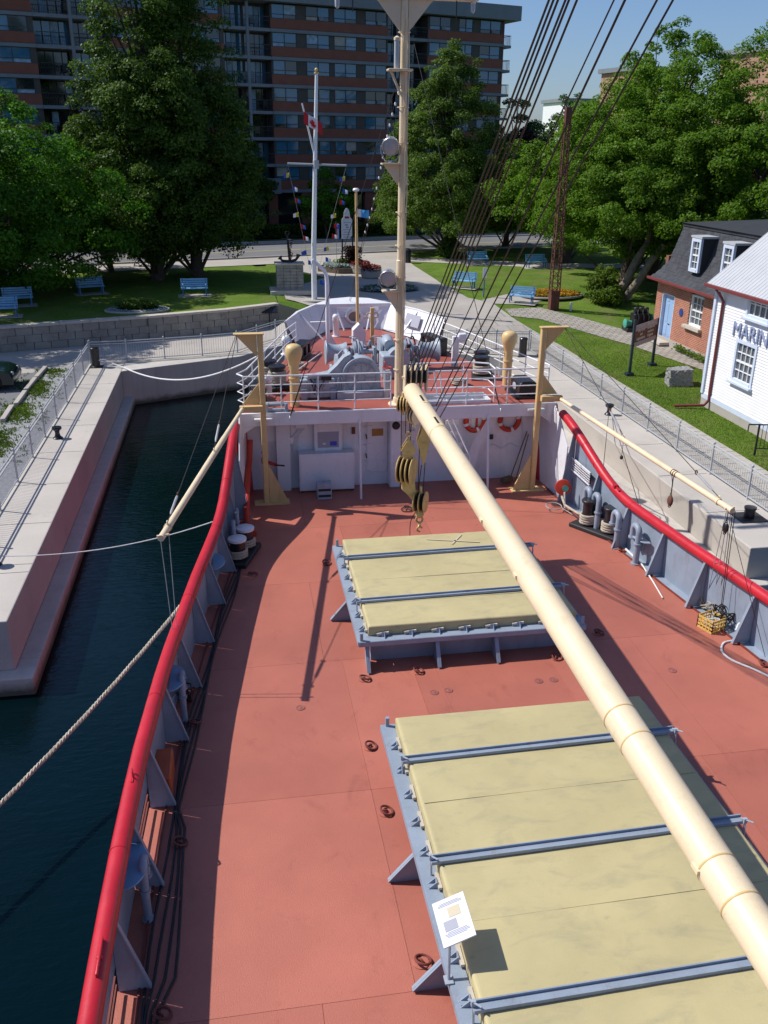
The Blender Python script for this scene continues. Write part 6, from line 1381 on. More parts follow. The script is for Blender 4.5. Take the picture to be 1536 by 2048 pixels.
o = MB().tube([V(4.12+.22*math.cos(a), 22.2+.22*math.sin(a), .12+.02*math.sin(a)) for a in np.linspace(0, 6.283, 21)[:-1]], .014, 6, closed=True).tube([V(4.3, 22.1, .1), V(4.6, 21.5, .02)], .014, 6).build('hoop', 'lightwire', None, loc=(4.12, 22.2, 0)); tag(o, 'wire hoop lying on deck by the foot of the right crutch', 'hoop')
# orange freeing port flap
for y, lb in ((11.9, 'orange primed scupper box in the left waterway'),):
    t = thing('scupper_box', lb, 'box', (xc(y)-hw(y)+.22, y, 0)); MB().box((xc(y)-hw(y)+.16, y, .22), (.28, .75, .44)).build('body', 'orange', t, bevel=.03)
def atX(x, y, X):
    d = ray(x, y); return Vector(EYE + d*((X-EYE[0])/d[0]))
# ------------------------------------------------------------------ white clapboard house
WX = 13.8; WY1 = 32.1; WY0 = 19.5
ev = atY(1425, 570, WY1+.25); sl = atY(1536, 470, WY1+.25)
EZ = atX(1428, 573, WX-.35).z
WH = thing('clapboard_house', 'white clapboard building with pale metal roof at the right edge', 'building', (WX, WY1, 0))
MB().box((WX+3.4, (WY0+WY1)/2, .3+(EZ-.5)/2), (6.7, WY1-WY0-.1, EZ-.5)).build('core', 'housewhite', WH, smooth=None)
MB().box((WX+3.4, (WY0+WY1)/2, .15), (6.9, WY1-WY0+.06, .36)).build('foundation', 'path', WH, smooth=None)
MB().box((WX-.01, (WY0+WY1)/2, .42), (.10, WY1-WY0+.04, .20)).build('water_table', 'trimblue', WH, smooth=None)
# openings on the west wall given as (y0, y1, z0, z1)
def wallrect(x0, y0, x1, y1, X):
    a = atX(x0, y0, X); b = atX(x1, y1, X); return (min(a.y, b.y), max(a.y, b.y), min(a.z, b.z), max(a.z, b.z))
lowc = atX(1490, 727, WX); upc = atX(1522, 612, WX)
W1 = (atX(1509, 727, WX).y, atX(1472, 727, WX).y, lowc.z-.66, lowc.z+.66); W2 = (atX(1546, 612, WX).y, atX(1500, 612, WX).y, upc.z-.40, upc.z+.40)
bz = np.arange(.52, EZ-.2, .105)
for z in bz:
    segs = [(WY0, WY1)]
    for (a, b, c, d) in (W1, W2):
        if c-.10 < z+.05 < d+.10:
            segs = [s for q in segs for s in ((q[0], min(q[1], a-.12)), (max(q[0], b+.12), q[1])) if s[1]-s[0] > .05]
    for a, b in segs:
        MB().ext([(WX-.035, a, z), (WX-.012, a, z+.105), (WX+.05, a, z+.105), (WX+.05, a, z)], (0, b-a, 0)).build('clapboard', 'housewhite', WH, smooth=None)
MB().box((WX-.03, WY1-.02, .5+(EZ-.62)/2), (.14, .16, EZ-.62)).build('corner_board', 'trimblue', WH, smooth=None)
def sash(name, X, y0, y1, z0, z1, cols, rows, parent, frame_m='trimblue', sash_m='housewhite', deep=.05, sill=True, fw=.11, mid=True):
    """double-hung window in a west wall: frame, sill, panes with bars in front"""
    w = MB(); w.box((X, y0-fw/2, (z0+z1)/2), (.12, fw, z1-z0+2*fw)); w.box((X, y1+fw/2, (z0+z1)/2), (.12, fw, z1-z0+2*fw)); w.box((X, (y0+y1)/2, z1+fw/2), (.12, y1-y0, fw)); w.box((X-.01, (y0+y1)/2, z0-fw/2), (.14, y1-y0, fw)); wo_ = w.build(name, frame_m, parent, smooth=None)
    if sill: MB().box((X-.06, (y0+y1)/2, z0-fw-.03), (.22, y1-y0+2*fw+.12, .07)).build('sill', frame_m if not isinstance(sill, str) else sill, wo_, smooth=None)
    bars = MB(); t = .028; X2 = X+deep*.2
    for r in range(rows+1):
        z = lerp(z0, z1, r/rows); bars.box((X2, (y0+y1)/2, z), (.05, y1-y0, .07 if (mid and r == rows//2) else t))
    for c in range(cols+1):
        y = lerp(y0, y1, c/cols); bars.box((X2, y, (z0+z1)/2), (.044, t, z1-z0))
    bars.build('glazing_bars', sash_m, wo_, smooth=None)
    for r in range(rows):
        for c in range(cols):
            MB().box((X+deep, (lerp(y0, y1, (c+.5)/cols)), lerp(z0, z1, (r+.5)/rows)), (.01, (y1-y0)/cols-.02, (z1-z0)/rows-.02)).build('pane', 'housepane', wo_, smooth=None)
    cu = MB(); k = 14
    rows_ = [[(X+deep+.06+.02*math.sin(i*2.2), lerp(y0, y1, i/k), z) for z in (z0, z1)] for i in range(k+1)]
    cu.grid(rows_).build('curtain', 'curtain', wo_, smooth=60)
    return wo_
sash('window', WX-.01, *W1, 4, 4, WH); sash('window', WX-.01, *W2, 4, 2, WH, mid=False)
# roof with its ribs
rise = (sl.z-EZ)/(sl.x-(WX-.3)); RXE = WX+8.0
def rz_(x): return EZ + rise*(x-(WX-.35))
MB().ext([(WX-.35, WY0-.3, rz_(WX-.35)), (RXE, WY0-.3, rz_(RXE)), (RXE, WY0-.3, rz_(RXE)+.06), (WX-.35, WY0-.3, rz_(WX-.35)+.06)], (0, WY1-WY0+.6, 0)).build('roof', 'metalroof', WH, smooth=None)
for y in np.arange(WY1+.25, WY0, -.22):
    MB().bar((WX-.36, y, rz_(WX-.36)+.065), (RXE, y, rz_(RXE)+.065), .025, .014, up=(0, 0, 1)).build('roof_rib', 'metalroof', WH, smooth=None)
MB().box((WX-.41, (WY0+WY1)/2, EZ-.0), (.12, WY1-WY0+.6, .12)).build('gutter', 'maroon', WH, bevel=.02)
MB().box((WX-.2, (WY0+WY1)/2, EZ-.10), (.34, WY1-WY0+.5, .04)).build('soffit', 'housewhite', WH, smooth=None)
MB().tube([(WX-.42, WY1-.55, EZ-.05), (WX-.30, WY1-.6, EZ-.2), (WX-.10, WY1-.62, EZ-.5), (WX-.09, WY1-.62, .75), (WX-.10, WY1-.66, .35), (WX-.25, WY1-.62, .16), (WX-1.35, WY1-.35, .10)], .055, 10).build('downpipe', 'maroon', WH)
lp = atX(1466, 656, WX-.05)
text('lettering', 'MARINE', .76, (WX-.06, lp.y, lp.z-.02), (0, -1, 0), (0, 0, 1), 'letterblue', WH, .02, 'LEFT', sx=1.02)
# ------------------------------------------------------------------ brick house with mansard roof
BX = 17.6; BY1 = atX(1304, 665, 17.6).y; BY0 = 31.5; BG = .12
BH = thing('brick_house', 'red brick house with charcoal mansard roof and dormers', 'building', (BX, BY1, 0))
be = atX(1296, 552, BX-.42); BE = be.z+.06
DW = (BY1-1.75, BY1-.85, BG+.12, BG+2.4)
dc = atX(1331, 634, BX); DW = (atX(1345, 634, BX).y, atX(1319, 634, BX).y, BG+.15, 2.55)
wc = atX(1391, 617, BX); BW = (atX(1406, 617, BX).y, atX(1378, 617, BX).y, wc.z-.88, wc.z+.95)
def wallholes(X, y0, y1, z0, z1, holes, th, mat, parent, name='wall'):
    yy = sorted({y0, y1, *[h[0] for h in holes], *[h[1] for h in holes]}); zz = sorted({z0, z1, *[h[2] for h in holes], *[h[3] for h in holes]}); mb = MB()
    for a, b in zip(yy[:-1], yy[1:]):
        for c, d in zip(zz[:-1], zz[1:]):
            if any(h[0] <= a and b <= h[1] and h[2] <= c and d <= h[3] for h in holes): continue
            mb.box((X+th/2, (a+b)/2, (c+d)/2), (th, b-a, d-c))
    return mb.build(name, mat, parent, smooth=None)
wallholes(BX, BY0, BY1, BG-.2, BE-.02, (DW, BW), .28, 'housebrick', BH)
MB().box((BX+4.5, BY1-.14, 2.1), (8.45, .28, 4.5)).build('wall', 'bbrick', BH, smooth=None)
MB().box((BX+.6, (BY0+BY1)/2, 2.1), (.05, BY1-BY0-.4, 4.3)).build('inner_wall', 'dark', BH, smooth=None)
MB().box((BX-.03, (BY0+BY1)/2, BG+.05), (.1, BY1-BY0, .42)).build('plinth', 'path', BH, smooth=None)
d = MB().box((BX+.22, (DW[0]+DW[1])/2, (DW[2]+DW[3])/2), (.05, DW[1]-DW[0]-.14, DW[3]-DW[2]-.08)).build('door', 'doorblue', BH, smooth=None)
for (ya, yb) in ((.12, .45), (.55, .88)):
    for (za, zb) in ((.06, .30), (.36, .78), (.82, .96)):
        MB().box((BX+.19, lerp(DW[0], DW[1], (ya+yb)/2), lerp(DW[2], DW[3], (za+zb)/2)), (.02, (yb-ya)*.78, (zb-za)*2.2)).build('door_panel', 'doorblue', d, bevel=.006)
MB().box((BX+.185, (DW[0]+DW[1])/2, lerp(DW[2], DW[3], .33)), (.02, .2, .05)).build('letter_slot', 'black', d)
mb = MB(); mb.box((BX+.12, DW[0]+.035, (DW[2]+DW[3])/2), (.2, .07, DW[3]-DW[2])); mb.box((BX+.12, DW[1]-.035, (DW[2]+DW[3])/2), (.2, .07, DW[3]-DW[2])); mb.box((BX+.12, (DW[0]+DW[1])/2, DW[3]-.03), (.2, DW[1]-DW[0]-.14, .06)); mb.build('door_frame', 'trimblue', BH, smooth=None)
MB().box((BX-.30, (DW[0]+DW[1])/2, BG+.05), (.62, DW[1]-DW[0]+.3, .16)).build('doorstep', 'sill', BH, bevel=.02)
sash('window', BX+.14, *[BW[0]+.09, BW[1]-.09, BW[2]+.09, BW[3]-.45], 3, 4, BH, 'housewhite', 'housewhite', .05, False, .09)
MB().box((BX+.16, (BW[0]+BW[1])/2, BW[3]-.20), (.05, BW[1]-BW[0]-.16, .30)).build('transom_pane', 'glass', BH, smooth=None)
MB().box((BX-.04, (BW[0]+BW[1])/2, BW[2]-.07), (.3, BW[1]-BW[0]+.34, .15)).build('window_sill', 'sill', BH, bevel=.01)
pc = atX(1362, 625, BX-.02); MB().lathe([(.20, 0), (.20, .025), (.17, .03)], (BX, pc.y, pc.z), 24, (-1, 0, 0)).build('blue_plaque', 'plaqueblue', BH)
MB().box((BX-.01, wc.y+1.85 if False else dc.y-.1, DW[3]+.55), (.03, .28, .12)).build('vent_brick', 'sill', BH)
# mansard faces: concave curve
MT = atX(1342, 447, BX+.8).z
prof = [(-.42, BE-.05), (-.20, BE+.12), (.10, BE+.42), (.36, BE+.85), (.56, lerp(BE+.85, MT, .33)), (.72, lerp(BE+.85, MT, .68)), (.86, MT)]
def mpt(y, k): return V(BX+prof[k][0], y, prof[k][1])
NI = .42
west = [[V(BX+o, BY0, z), V(BX+o, BY1-o*NI, z)] for o, z in prof]
MB().grid(west).grid([[V(BX+o, BY1-o*NI, z), V(BX+9, BY1-o*NI, z)] for o, z in prof]).build('mansard_deck', 'tarroof', BH, smooth=60)
# rows of shingles as real slabs
sh = MB(); S = [0]
for (a, b), (c, d) in zip(prof[:-1], prof[1:]): S.append(S[-1]+math.hypot(c-a, d-b))
def onprof(s):
    o = np.interp(s, S, [p[0] for p in prof]); z = np.interp(s, S, [p[1] for p in prof]); return o, z
rs = random.Random(4); row = 0; s = .0
dc1 = atX(1411, 497, BX+.45); dc2 = atX(1476, 512, BX+.45)
while s < S[-1]-.10:
    o0, z0 = onprof(s); o1, z1 = onprof(min(S[-1], s+.24)); y = BY1-o0*NI-.02-(.12 if row % 2 else 0)
    n_out = V(-(z1-z0), 0, (o1-o0)).normalized()
    while y > 32.6:
        w = .26; k = rs.uniform(.010, .026)
        a = V(BX+o0, y, z0); b = V(BX+o0, y-w, z0); c = V(BX+o1, y-w, z1); d = V(BX+o1, y, z1)
        sh.add([a+n_out*k, b+n_out*k, c+n_out*.004, d+n_out*.004, a, b], [(0, 1, 2, 3), (4, 5, 1, 0)]); y -= w+.006
    s += .155; row += 1
stuff(sh.build('shingles', 'shingle', BH, smooth=None))
MB().box((BX-.46, (BY0+BY1)/2+.1, BE-.09), (.13, BY1-BY0+.5, .13)).build('gutter', 'maroon', BH, bevel=.02)
MB().box((BX-.14, (BY0+BY1)/2+.1, BE-.10), (.5, BY1-BY0+.4, .06)).build('soffit', 'maroon', BH, smooth=None)
MB().ext([(BX+.80, BY0, MT), (BX+.80, BY1-.80*NI, MT), (BX+9, BY1-.80*NI, MT), (BX+9, BY0, MT)], (0, 0, .16)).build('roof_fascia', 'tarroof', BH, smooth=None)
rp = atY(1536, 412, 37.0)
MB().grid([[V(BX+.72, BY0, MT+.165), V(BX+.72, BY1-.72*NI, MT+.165)], [V(BX+7, BY0, MT+.95), V(BX+7, BY1-7, MT+.95)]]).add([V(BX+.72, BY1-.72*NI, MT+.165), V(BX+9, BY1-.72*NI, MT+.165), V(BX+9, BY1-7, MT+.95), V(BX+7, BY1-7, MT+.95)], [(0, 1, 2, 3)]).build('flat_roof', 'tarroof', BH, smooth=None)
for dcn in (dc1, dc2):
    y = dcn.y; dm = MB(); X0 = BX+.02; wv = .46; z0, z1 = lerp(BE, MT, .25), lerp(BE, MT, .88)
    dn = MB().box((X0+.65, y, (z0+z1)/2), (1.2, 2*wv, z1-z0)).build('dormer', 'tarroof', BH, smooth=None)
    MB().box((X0+.6, y, z1+.05), (1.4, 2*wv+.16, .10)).build('dormer_cap', 'metalroof', dn, smooth=None)
    sash('dormer_window', X0-.02, y-wv+.15, y+wv-.15, z0+.17, z1-.17, 2, 4, BH, 'trimblue', 'housewhite', .05, False, .15)
# ------------------------------------------------------------------ apartment block
BA = R_(17.0); BU = V(math.cos(BA), math.sin(BA), 0); BN = V(math.sin(BA), -math.cos(BA), 0); BP0 = V(6.07, 98.0, 0)
def Bp(u, n, z): q = BP0+BU*u+BN*n; return V(q.x, q.y, z)
AP = thing('apartment_block', 'long red brick apartment block with concrete floors and balconies', 'building', (BP0.x, BP0.y, 1.2))
def bbox(u0, u1, n0, n1, z0, z1, nm, mt, par=None, bevel=0):
    return MB().ext([Bp(u0, n0, z0), Bp(u1, n0, z0), Bp(u1, n1, z0), Bp(u0, n1, z0)], (0, 0, z1-z0)).build(nm, mt, par or AP, smooth=None, bevel=bevel)
ZS = [5.08, 7.52, 9.96, 12.34, 14.73, 17.13, 19.52, 21.9]
SEC = [(-52, -27.4, 'w', [(-50, -46.5), (-45, -41.5), (-39.6, -36.2), (-34.8, -31.6), (-30.9, -27.9)]), (-27.4, -21.2, 'b', None), (-21.2, -10.6, 'w', [(-20.8, -18), (-17, -14.4), (-13.6, -11.0)]), (-10.6, -6.0, 'b', None),
       (-6.0, 6.55, 'w', [(-5.85, -3.35), (-2.35, .12), (.60, 3.05), (4.0, 6.4)]), (6.55, 11.1, 'b', None), (11.1, 20.4, 'w', [(11.3, 13.85), (14.8, 16.5), (17.4, 20.0)])]
bbox(-52, 20.3, -16, -1.62, 1.1, 22.6, 'core', 'bpanel')
ra = random.Random(21)
for k, z in enumerate(ZS[:-1]):
    H_ = ZS[k+1]-z
    if k > 0 or True:
        for (u0, u1, ty, wins) in SEC:
            bbox(u0+.01, u1-.01, -1.6 if ty == 'b' else -.2, .10 if ty == 'b' else .14, z-.14, z+.14, 'floor_slab', 'bconc')
    for (u0, u1, ty, wins) in SEC:
        if ty == 'w':
            bbox(u0+.02, u1-.02, -.3, .0, z+.14, z+1.02, 'brick_band', 'bbrick')
            edges = [u0+.02]
            for a, b in wins: edges += [a, b]
            edges.append(u1-.02)
            for a, b in zip(edges[::2], edges[1::2]):
                if b-a > .03: bbox(a, b, -.3, -.06, z+1.02, z+H_-.14, 'pier', 'bpanel')
            for a, b in wins:
                if Bp(a, 0, z).x < -40: continue
                zb, ztp = z+1.02, z+H_-.14; m = (a+b)/2; zl = lerp(zb, ztp, .30); t = .05
                f = MB()
                for (p, q, r, s) in ((a, b, zb, zb+t), (a, b, ztp-t, ztp), (a, a+t, zb+t, ztp-t), (b-t, b, zb+t, ztp-t), (m-t/2, m+t/2, zb+t, ztp-t), (a+t, m-t/2, zl-t/2, zl+t/2), (m+t/2, b-t, zl-t/2, zl+t/2)):
                    f.ext([Bp(p, -.10, r), Bp(q, -.10, r), Bp(q, -.03, r), Bp(p, -.03, r)], (0, 0, s-r))
                fo = f.build('window', 'bframe', AP, smooth=None)
                for (p, q, r, s) in ((a+t, m-t/2, zl+t/2, ztp-t), (m+t/2, b-t, zl+t/2, ztp-t), (a+t, m-t/2, zb+t, zl-t/2), (m+t/2, b-t, zb+t, zl-t/2)):
                    mt = ra.choice(['glass', 'glass', 'glassdark', ra.choice(['curtain', 'blind', 'glass', 'glass'])])
                    MB().quad(Bp(p, -.085+ra.uniform(0, .01), r), Bp(q, -.085, r), Bp(q, -.085, s), Bp(p, -.085+ra.uniform(0, .01), s)).build('pane', mt, fo, smooth=None)
                if ra.random() < .3: bbox(m+.1, m+.55, -.12, .12, zb+.05, zb+.36, 'air_conditioner', 'bconc', fo)
        else:
            um = (u0+u1)/2
            for a, b in ((u0+.1, um-.12), (um+.12, u1-.1)):
                dw = MB()
                for j in range(4): p = lerp(a, b, j/4)+.04; q = lerp(a, b, (j+1)/4)-.04; dw.quad(Bp(p, -1.55+.05*(j % 2), z+.16), Bp(q, -1.55+.05*(j % 2), z+.16), Bp(q, -1.55+.05*(j % 2), z+2.1), Bp(p, -1.55+.05*(j % 2), z+2.1))
                dw.build('balcony_door', ra.choice(['glass', 'glassdark']), AP, smooth=None)
                if ra.random() < .8:
                    j = ra.randrange(4); MB().quad(Bp(lerp(a, b, j/4), -1.47, z+.2), Bp(lerp(a, b, (j+.8)/4), -1.47, z+.2), Bp(lerp(a, b, (j+.8)/4), -1.47, z+2.05), Bp(lerp(a, b, j/4), -1.47, z+2.05)).build('blind', 'curtain', AP, smooth=None)
                rl = MB(); rl.bar(Bp(a, .02, z+1.12), Bp(b, .02, z+1.12), .05, .06, up=(0, 0, 1)); rl.bar(Bp(a, .02, z+.75), Bp(b, .02, z+.75), .03, .03, up=(0, 0, 1)); rl.bar(Bp(a, .02, z+.24), Bp(b, .02, z+.24), .03, .03, up=(0, 0, 1))
                n = int((b-a)/.14)
                for j in range(n+1): q = Bp(lerp(a, b, j/n), .02, 0); rl.bar(V(q.x, q.y, z+.2), V(q.x, q.y, z+1.1), .02, .02)
                rl.build('balcony_railing', 'balrail', AP, smooth=None)
                if ra.random() < .5: c = Bp(lerp(a, b, ra.random()), -.7, z+.14); MB().box(c+V(0, 0, .4), (.5, .5, .06), BA).box(c+V(0, .2, .7), (.5, .06, .6), BA).bar(c+V(-.2, -.2, 0), c+V(-.2, -.2, .4), .04, .04).bar(c+V(.2, -.2, 0), c+V(.2, -.2, .4), .04, .04).build('balcony_chair', ra.choice(['balrail', 'bconc', 'wood']), AP, smooth=None)
for (u0, u1, ty, wins) in SEC:
    if ty == 'b':
        um = (u0+u1)/2; MB().tube([Bp(um, .02, 1.2), Bp(um, .02, 21.8)], .16, 14).build('column', 'bconc', AP)
        for a in (u0, u1): bbox(a-.10 if a == u0 else a-.0, a+.0 if a == u0 else a+.10, -1.6, -.21, 1.2, 21.7, 'party_wall', 'bpanel')
bbox(-52.5, 22.0, -17, .75, 21.86, 23.25, 'roof_parapet', 'bconc', bevel=.03)
bbox(20.3, 20.42, -16, -.0, 1.2, 21.85, 'end_wall', 'bbrick')
for k, z in enumerate(ZS[1:-1]):
    bbox(20.43, 21.9, -3.6, -.8, z-.14, z+.12, 'side_balcony', 'bconc'); rl = MB()
    for (p, q) in ((Bp(21.85, -3.6, 0), Bp(21.85, -.85, 0)), (Bp(20.45, -.85, 0), Bp(21.85, -.85, 0))):
        rl.bar(V(p.x, p.y, z+1.05), V(q.x, q.y, z+1.05), .05, .05, up=(0, 0, 1)); n = 10
        for j in range(n+1): s = p.lerp(q, j/n); rl.bar(V(s.x, s.y, z+.12), V(s.x, s.y, z+1.05), .025, .025)
    rl.build('balcony_railing', 'balrail', AP, smooth=None)
# entrance storey: dark glazing between brick piers, and the name fascia
for u in np.arange(-50, 20, 3.6):
    bbox(u, u+1.0, -.5, -.02, 1.15, 4.9, 'ground_pier', 'bbrick'); bbox(u+1.02, u+3.58, -.6, -.45, 1.2, 4.6, 'shopfront_glass', 'glassdark')
def onfac(px, py, n):
    d = ray(px, py); o = BP0+BN*n; nn = np.array(BN); t = (nn @ (np.array(o)-EYE))/(nn @ d); P = EYE+t*d; return float((Vector(P)-BP0).dot(BU)), float(P[2])
sgu, sgz = onfac(521, 373, .9)
bbox(sgu-6.5, sgu+2.2, -.4, .9, sgz-.72, sgz+.72, 'entrance_canopy', 'bconc', bevel=.03)
sg = atY(515, 374, 94)
text('lettering', 'The Caravel', 1.05, Bp(sgu-.9, .93, sgz), BU, (0, 0, 1), 'black', AP, .02, 'CENTER', shear=.45)
# distant blocks
def far_block(label, x, y, w, d, z, h, mt, rows=4, cols=6, rz=.25):
    t = thing('distant_building', label, 'building', (x, y, z)); m = Matrix.Rotation(rz, 3, 'Z'); c = V(x, y, z)
    MB().box(c+V(0, 0, h/2), (w, d, h), rz).build('walls', mt, t, smooth=None); MB().box(c+V(0, 0, h+.3), (w+.8, d+.8, .6), rz).build('parapet', 'bconc', t, smooth=None)
    for r in range(rows):
        for k in range(cols):
            MB().box(c+m @ V(-w/2+w*(k+.5)/cols, -d/2-.02, h*(r+.5)/rows), (w/cols*.5, .06, h/rows*.5), rz).build('window', 'glassdark', t, smooth=None)
p = atY(1265, 160, 130); far_block('orange brick block rising above the trees at upper right', p.x+1.5, 134, 4.5, 8, 1, p.z+.2, 'bpeach', 6, 4)
p = atY(1500, 75, 120); far_block('peach block with flat roof behind the trees at the far right', p.x+9.5, 124, 17, 10, 1, p.z-2.6, 'bpeach', 7, 8)
p = atY(1205, 205, 175); far_block('pale low building far off between the trees', p.x, 180, 16, 10, 1, p.z-1, 'housewhite', 4, 6, .1)
# ------------------------------------------------------------------ park furniture
def bench():
    t = thing('park_bench', '', 'bench', (0, 0, 0), 'pale blue park benches')
    for k in range(4): MB().box((0, -.20+.12*k, .44+.008*k), (1.55, .10, .035)).build('seat_slat', 'bench', t, bevel=.006)
    for k in range(4): MB().box((0, .24+.035*k, .56+.115*k), (1.55, .03, .095)).build('back_slat', 'bench', t, bevel=.006)
    for x in (-.66, .66):
        mb = MB(); mb.bar((x, -.22, 0), (x, -.16, .42), .07, .06); mb.bar((x, .26, 0), (x, .18, .42), .07, .06); mb.bar((x, -.26, .41), (x, .22, .41), .06, .06, up=(0, 0, 1)); mb.bar((x, .20, .40), (x, .37, .98), .06, .04); mb.build('leg_frame', 'benchlegs', t, smooth=None)
        mb = MB(); mb.bar((x, -.28, .64), (x, .26, .66), .07, .035, up=(0, 0, 1)); mb.bar((x, -.24, .42), (x, -.24, .64), .05, .05); mb.build('arm_rest', 'bench', t, smooth=None)
    MB().box((0, 0, .008), (1.9, 1.0, .016)).build('concrete_pad', 'path', t, smooth=None)
    return t
bp = bench(); first = True
for px, py, rz, lb in ((955, 530, 0.0, 'pale blue bench facing the ship below the middle tree'), (927, 576, -.62, 'pale blue bench seen side on by the main walkway'), (1042, 607, -.55, 'pale blue bench nearest the rusty lattice tower'), (1072, 536, .1, 'bench in deep shade seen from behind at the right'),
                       (390, 592, .05, 'shaded bench on the left lawn below the twin trees'), (183, 588, .35, 'shaded bench turned aside under the left trees'), (38, 612, .25, 'shaded bench near the left edge under the maple'), (6, 634, .15, 'bench cut off by the left edge of the picture')):
    g = G(px, py); g.z = hgt(g.x, g.y)+.01
    if first: bp.location = g; bp.rotation_euler = (0, 0, rz); bp['label'] = lb; first = False
    else: dup(bp, g, rz, lb)
def place(px, py, dz=0.0):
    g = G(px, py); return V(g.x, g.y, hgt(g.x, g.y)+dz)
# leaves and flowers as small faces
NR = np.random.default_rng(12)
def leafcloud(C, Nrm, size, rng, aspect=.62, fold=.0):
    """rhombic leaves at centres C with normals Nrm -> (n,4,3)"""
    n = len(C); Nrm = Nrm/np.linalg.norm(Nrm, axis=1, keepdims=True)
    r = rng.normal(size=(n, 3)); a = np.cross(Nrm, r); a /= np.linalg.norm(a, axis=1, keepdims=True)+1e-9; b = np.cross(Nrm, a)
    s = size*rng.uniform(.6, 1.25, n)[:, None]
    return np.stack([C-a*s*.5, C+b*s*aspect*.5-Nrm*s*.08, C+a*s*.5, C-b*s*aspect*.5-Nrm*s*.08], 1)
def cloudobj(name, V4, mat, parent=None, off=None):
    off = np.array(woff(parent) if parent else (off if off is not None else (0, 0, 0)), float)
    o = bpy.data.objects.new(name, polymesh(name, V4-off, V4.shape[1], mat)); COL.objects.link(o)
    if parent: o.parent = parent
    else: o.location = off
    return o
def flowerbed(label, c, rx, ry, h, mats, n=5000, rim=True, name='flower_bed'):
    t = thing(name, label, 'flower bed', c); c = Vector(c)
    if rim: MB().tube([c+V(rx*1.06*math.cos(a), ry*1.06*math.sin(a), .06) for a in np.linspace(0, 6.283, 33)[:-1]], .07, 6, closed=True).build('stone_rim', 'path', t)
    MB().grid([[c+V(rx*r*math.cos(a), ry*r*math.sin(a), .02+.12*(1-r)) for a in np.linspace(0, 6.283, 25)] for r in (1.02, .6, .001)]).build('soil', 'drive', t)
    for mt, r0, r1, hh, k in mats:
        q = int(n*k); r = np.sqrt(NR.uniform(r0*r0, r1*r1, q)); a = NR.uniform(0, 6.283, q)
        C = np.stack([c.x+rx*r*np.cos(a), c.y+ry*r*np.sin(a), c.z+.05+NR.uniform(.0, hh, q)*(1.1-.4*r)], 1); N = np.stack([NR.normal(0, .5, q), NR.normal(0, .5, q), np.ones(q)], 1)
        cloudobj('plants', leafcloud(C, N, .13, NR), mt, t)
    return t
flowerbed('round flower bed edged with silver leaves on the shaded left lawn', place(275, 622), 1.55, .95, .5, (('leafdark', 0, .72, .55, .7), ('petalwhite', .72, 1.0, .16, .8)), 3500)
flowerbed('oval bed of orange and yellow flowers behind the lattice tower', place(1100, 592), 1.9, 1.25, .35, (('petalorange', 0, 1.0, .32, 1.0), ('weed', 0, 1.0, .28, .5)), 5000)
flowerbed('strip of silver leaved plants on the walkway behind the bow', place(778, 581), 1.9, .75, .3, (('petalwhite', 0, 1, .28, .8), ('leafdark', 0, .9, .36, .4)), 3500, False)
# raised bed with the tall white sign
c = place(692, 545); t = thing('planter_bed', 'raised timber sided planter round the tall white sign', 'planter', c)
poly = [(-1.9, .5), (-.6, -.85), (1.1, -.85), (1.1, 1.0), (-1.2, 1.9)]
for (a, b), (d, e) in zip(poly, poly[1:]+poly[:1]):
    for k in range(3): MB().bar(c+V(a, b, .07+.13*k), c+V(d, e, .07+.13*k), .10, .125, up=(0, 0, 1)).build('sleeper', 'wood', t, smooth=None)
MB().ext([c+V(x*.95, y*.95, 0) for x, y in poly], (0, 0, .36)).build('soil', 'drive', t, smooth=None)
q = 2600; C = np.stack([c.x+NR.uniform(-1.5, 1.0, q), c.y+NR.uniform(-.7, 1.0, q), c.z+.4+NR.uniform(0, .25, q)], 1); ok = (C[:, 0]-c.x > -1.5-(C[:, 1]-c.y)*.9); C = C[ok]; N = NR.normal(0, .5, C.shape)+[0, 0, 1.0]
cloudobj('silver_plants', leafcloud(C, N, .15, NR), 'petalwhite', t)
q = 1800; C = np.stack([c.x+.45+NR.normal(0, .28, q), c.y+.1+NR.normal(0, .25, q), c.z+.4+NR.uniform(0, 1.35, q)], 1); cloudobj('dark_shrub', leafcloud(C, NR.normal(0, 1, C.shape)+[0, 0, .5], .16, NR), 'leafpurple', t)
q = 600; C = np.stack([c.x-.2+NR.normal(0, .3, q), c.y+.4+NR.normal(0, .25, q), c.z+.4+NR.uniform(0, .5, q)], 1); cloudobj('yellow_plants', leafcloud(C, NR.normal(0, .6, C.shape)+[0, 0, 1], .15, NR), 'weed', t)
sp = atY(694, 478, c.y+.25); stp = atY(694, 420, c.y+.25); t = thing('park_sign', 'tall white shaped sign with small print on black posts', 'sign', (sp.x, c.y+.25, c.z))
w2 = .36; z0, z1 = sp.z, atY(694, 416, c.y+.25).z
prof = [(-w2, z0), (w2*.55, z0), (w2, z0+.25), (w2, z1-.75), (w2*.62, z1-.6), (w2*.55, z1-.3), (w2*.25, z1-.05), (0, z1), (-w2*.25, z1-.05), (-w2*.55, z1-.3), (-w2*.62, z1-.6), (-w2, z1-.75)]
MB().ext([(sp.x+x, c.y+.25, z) for x, z in prof], (0, .06, 0)).build('panel', 'flagwhite', t, smooth=None)
for x in (-w2*.9, w2*1.12): MB().tube([(sp.x+x, c.y+.34, c.z+.3), (sp.x+x, c.y+.34, z1-.8)], .05, 8).build('post', 'black', t)
MB().box((sp.x, c.y+.244, z1-.62), (.3, .01, .13)).build('red_emblem', 'flagred', t, smooth=None)
for k in range(9):
    zz = z1-.95-.16*k
    if zz > z0+.12: MB().box((sp.x+.03*(-1)**k, c.y+.244, zz), (.5 if k not in (1, 2) else .2, .008, .035 if k not in (1, 2) else .10)).build('print_line', 'printgrey', t, smooth=None)
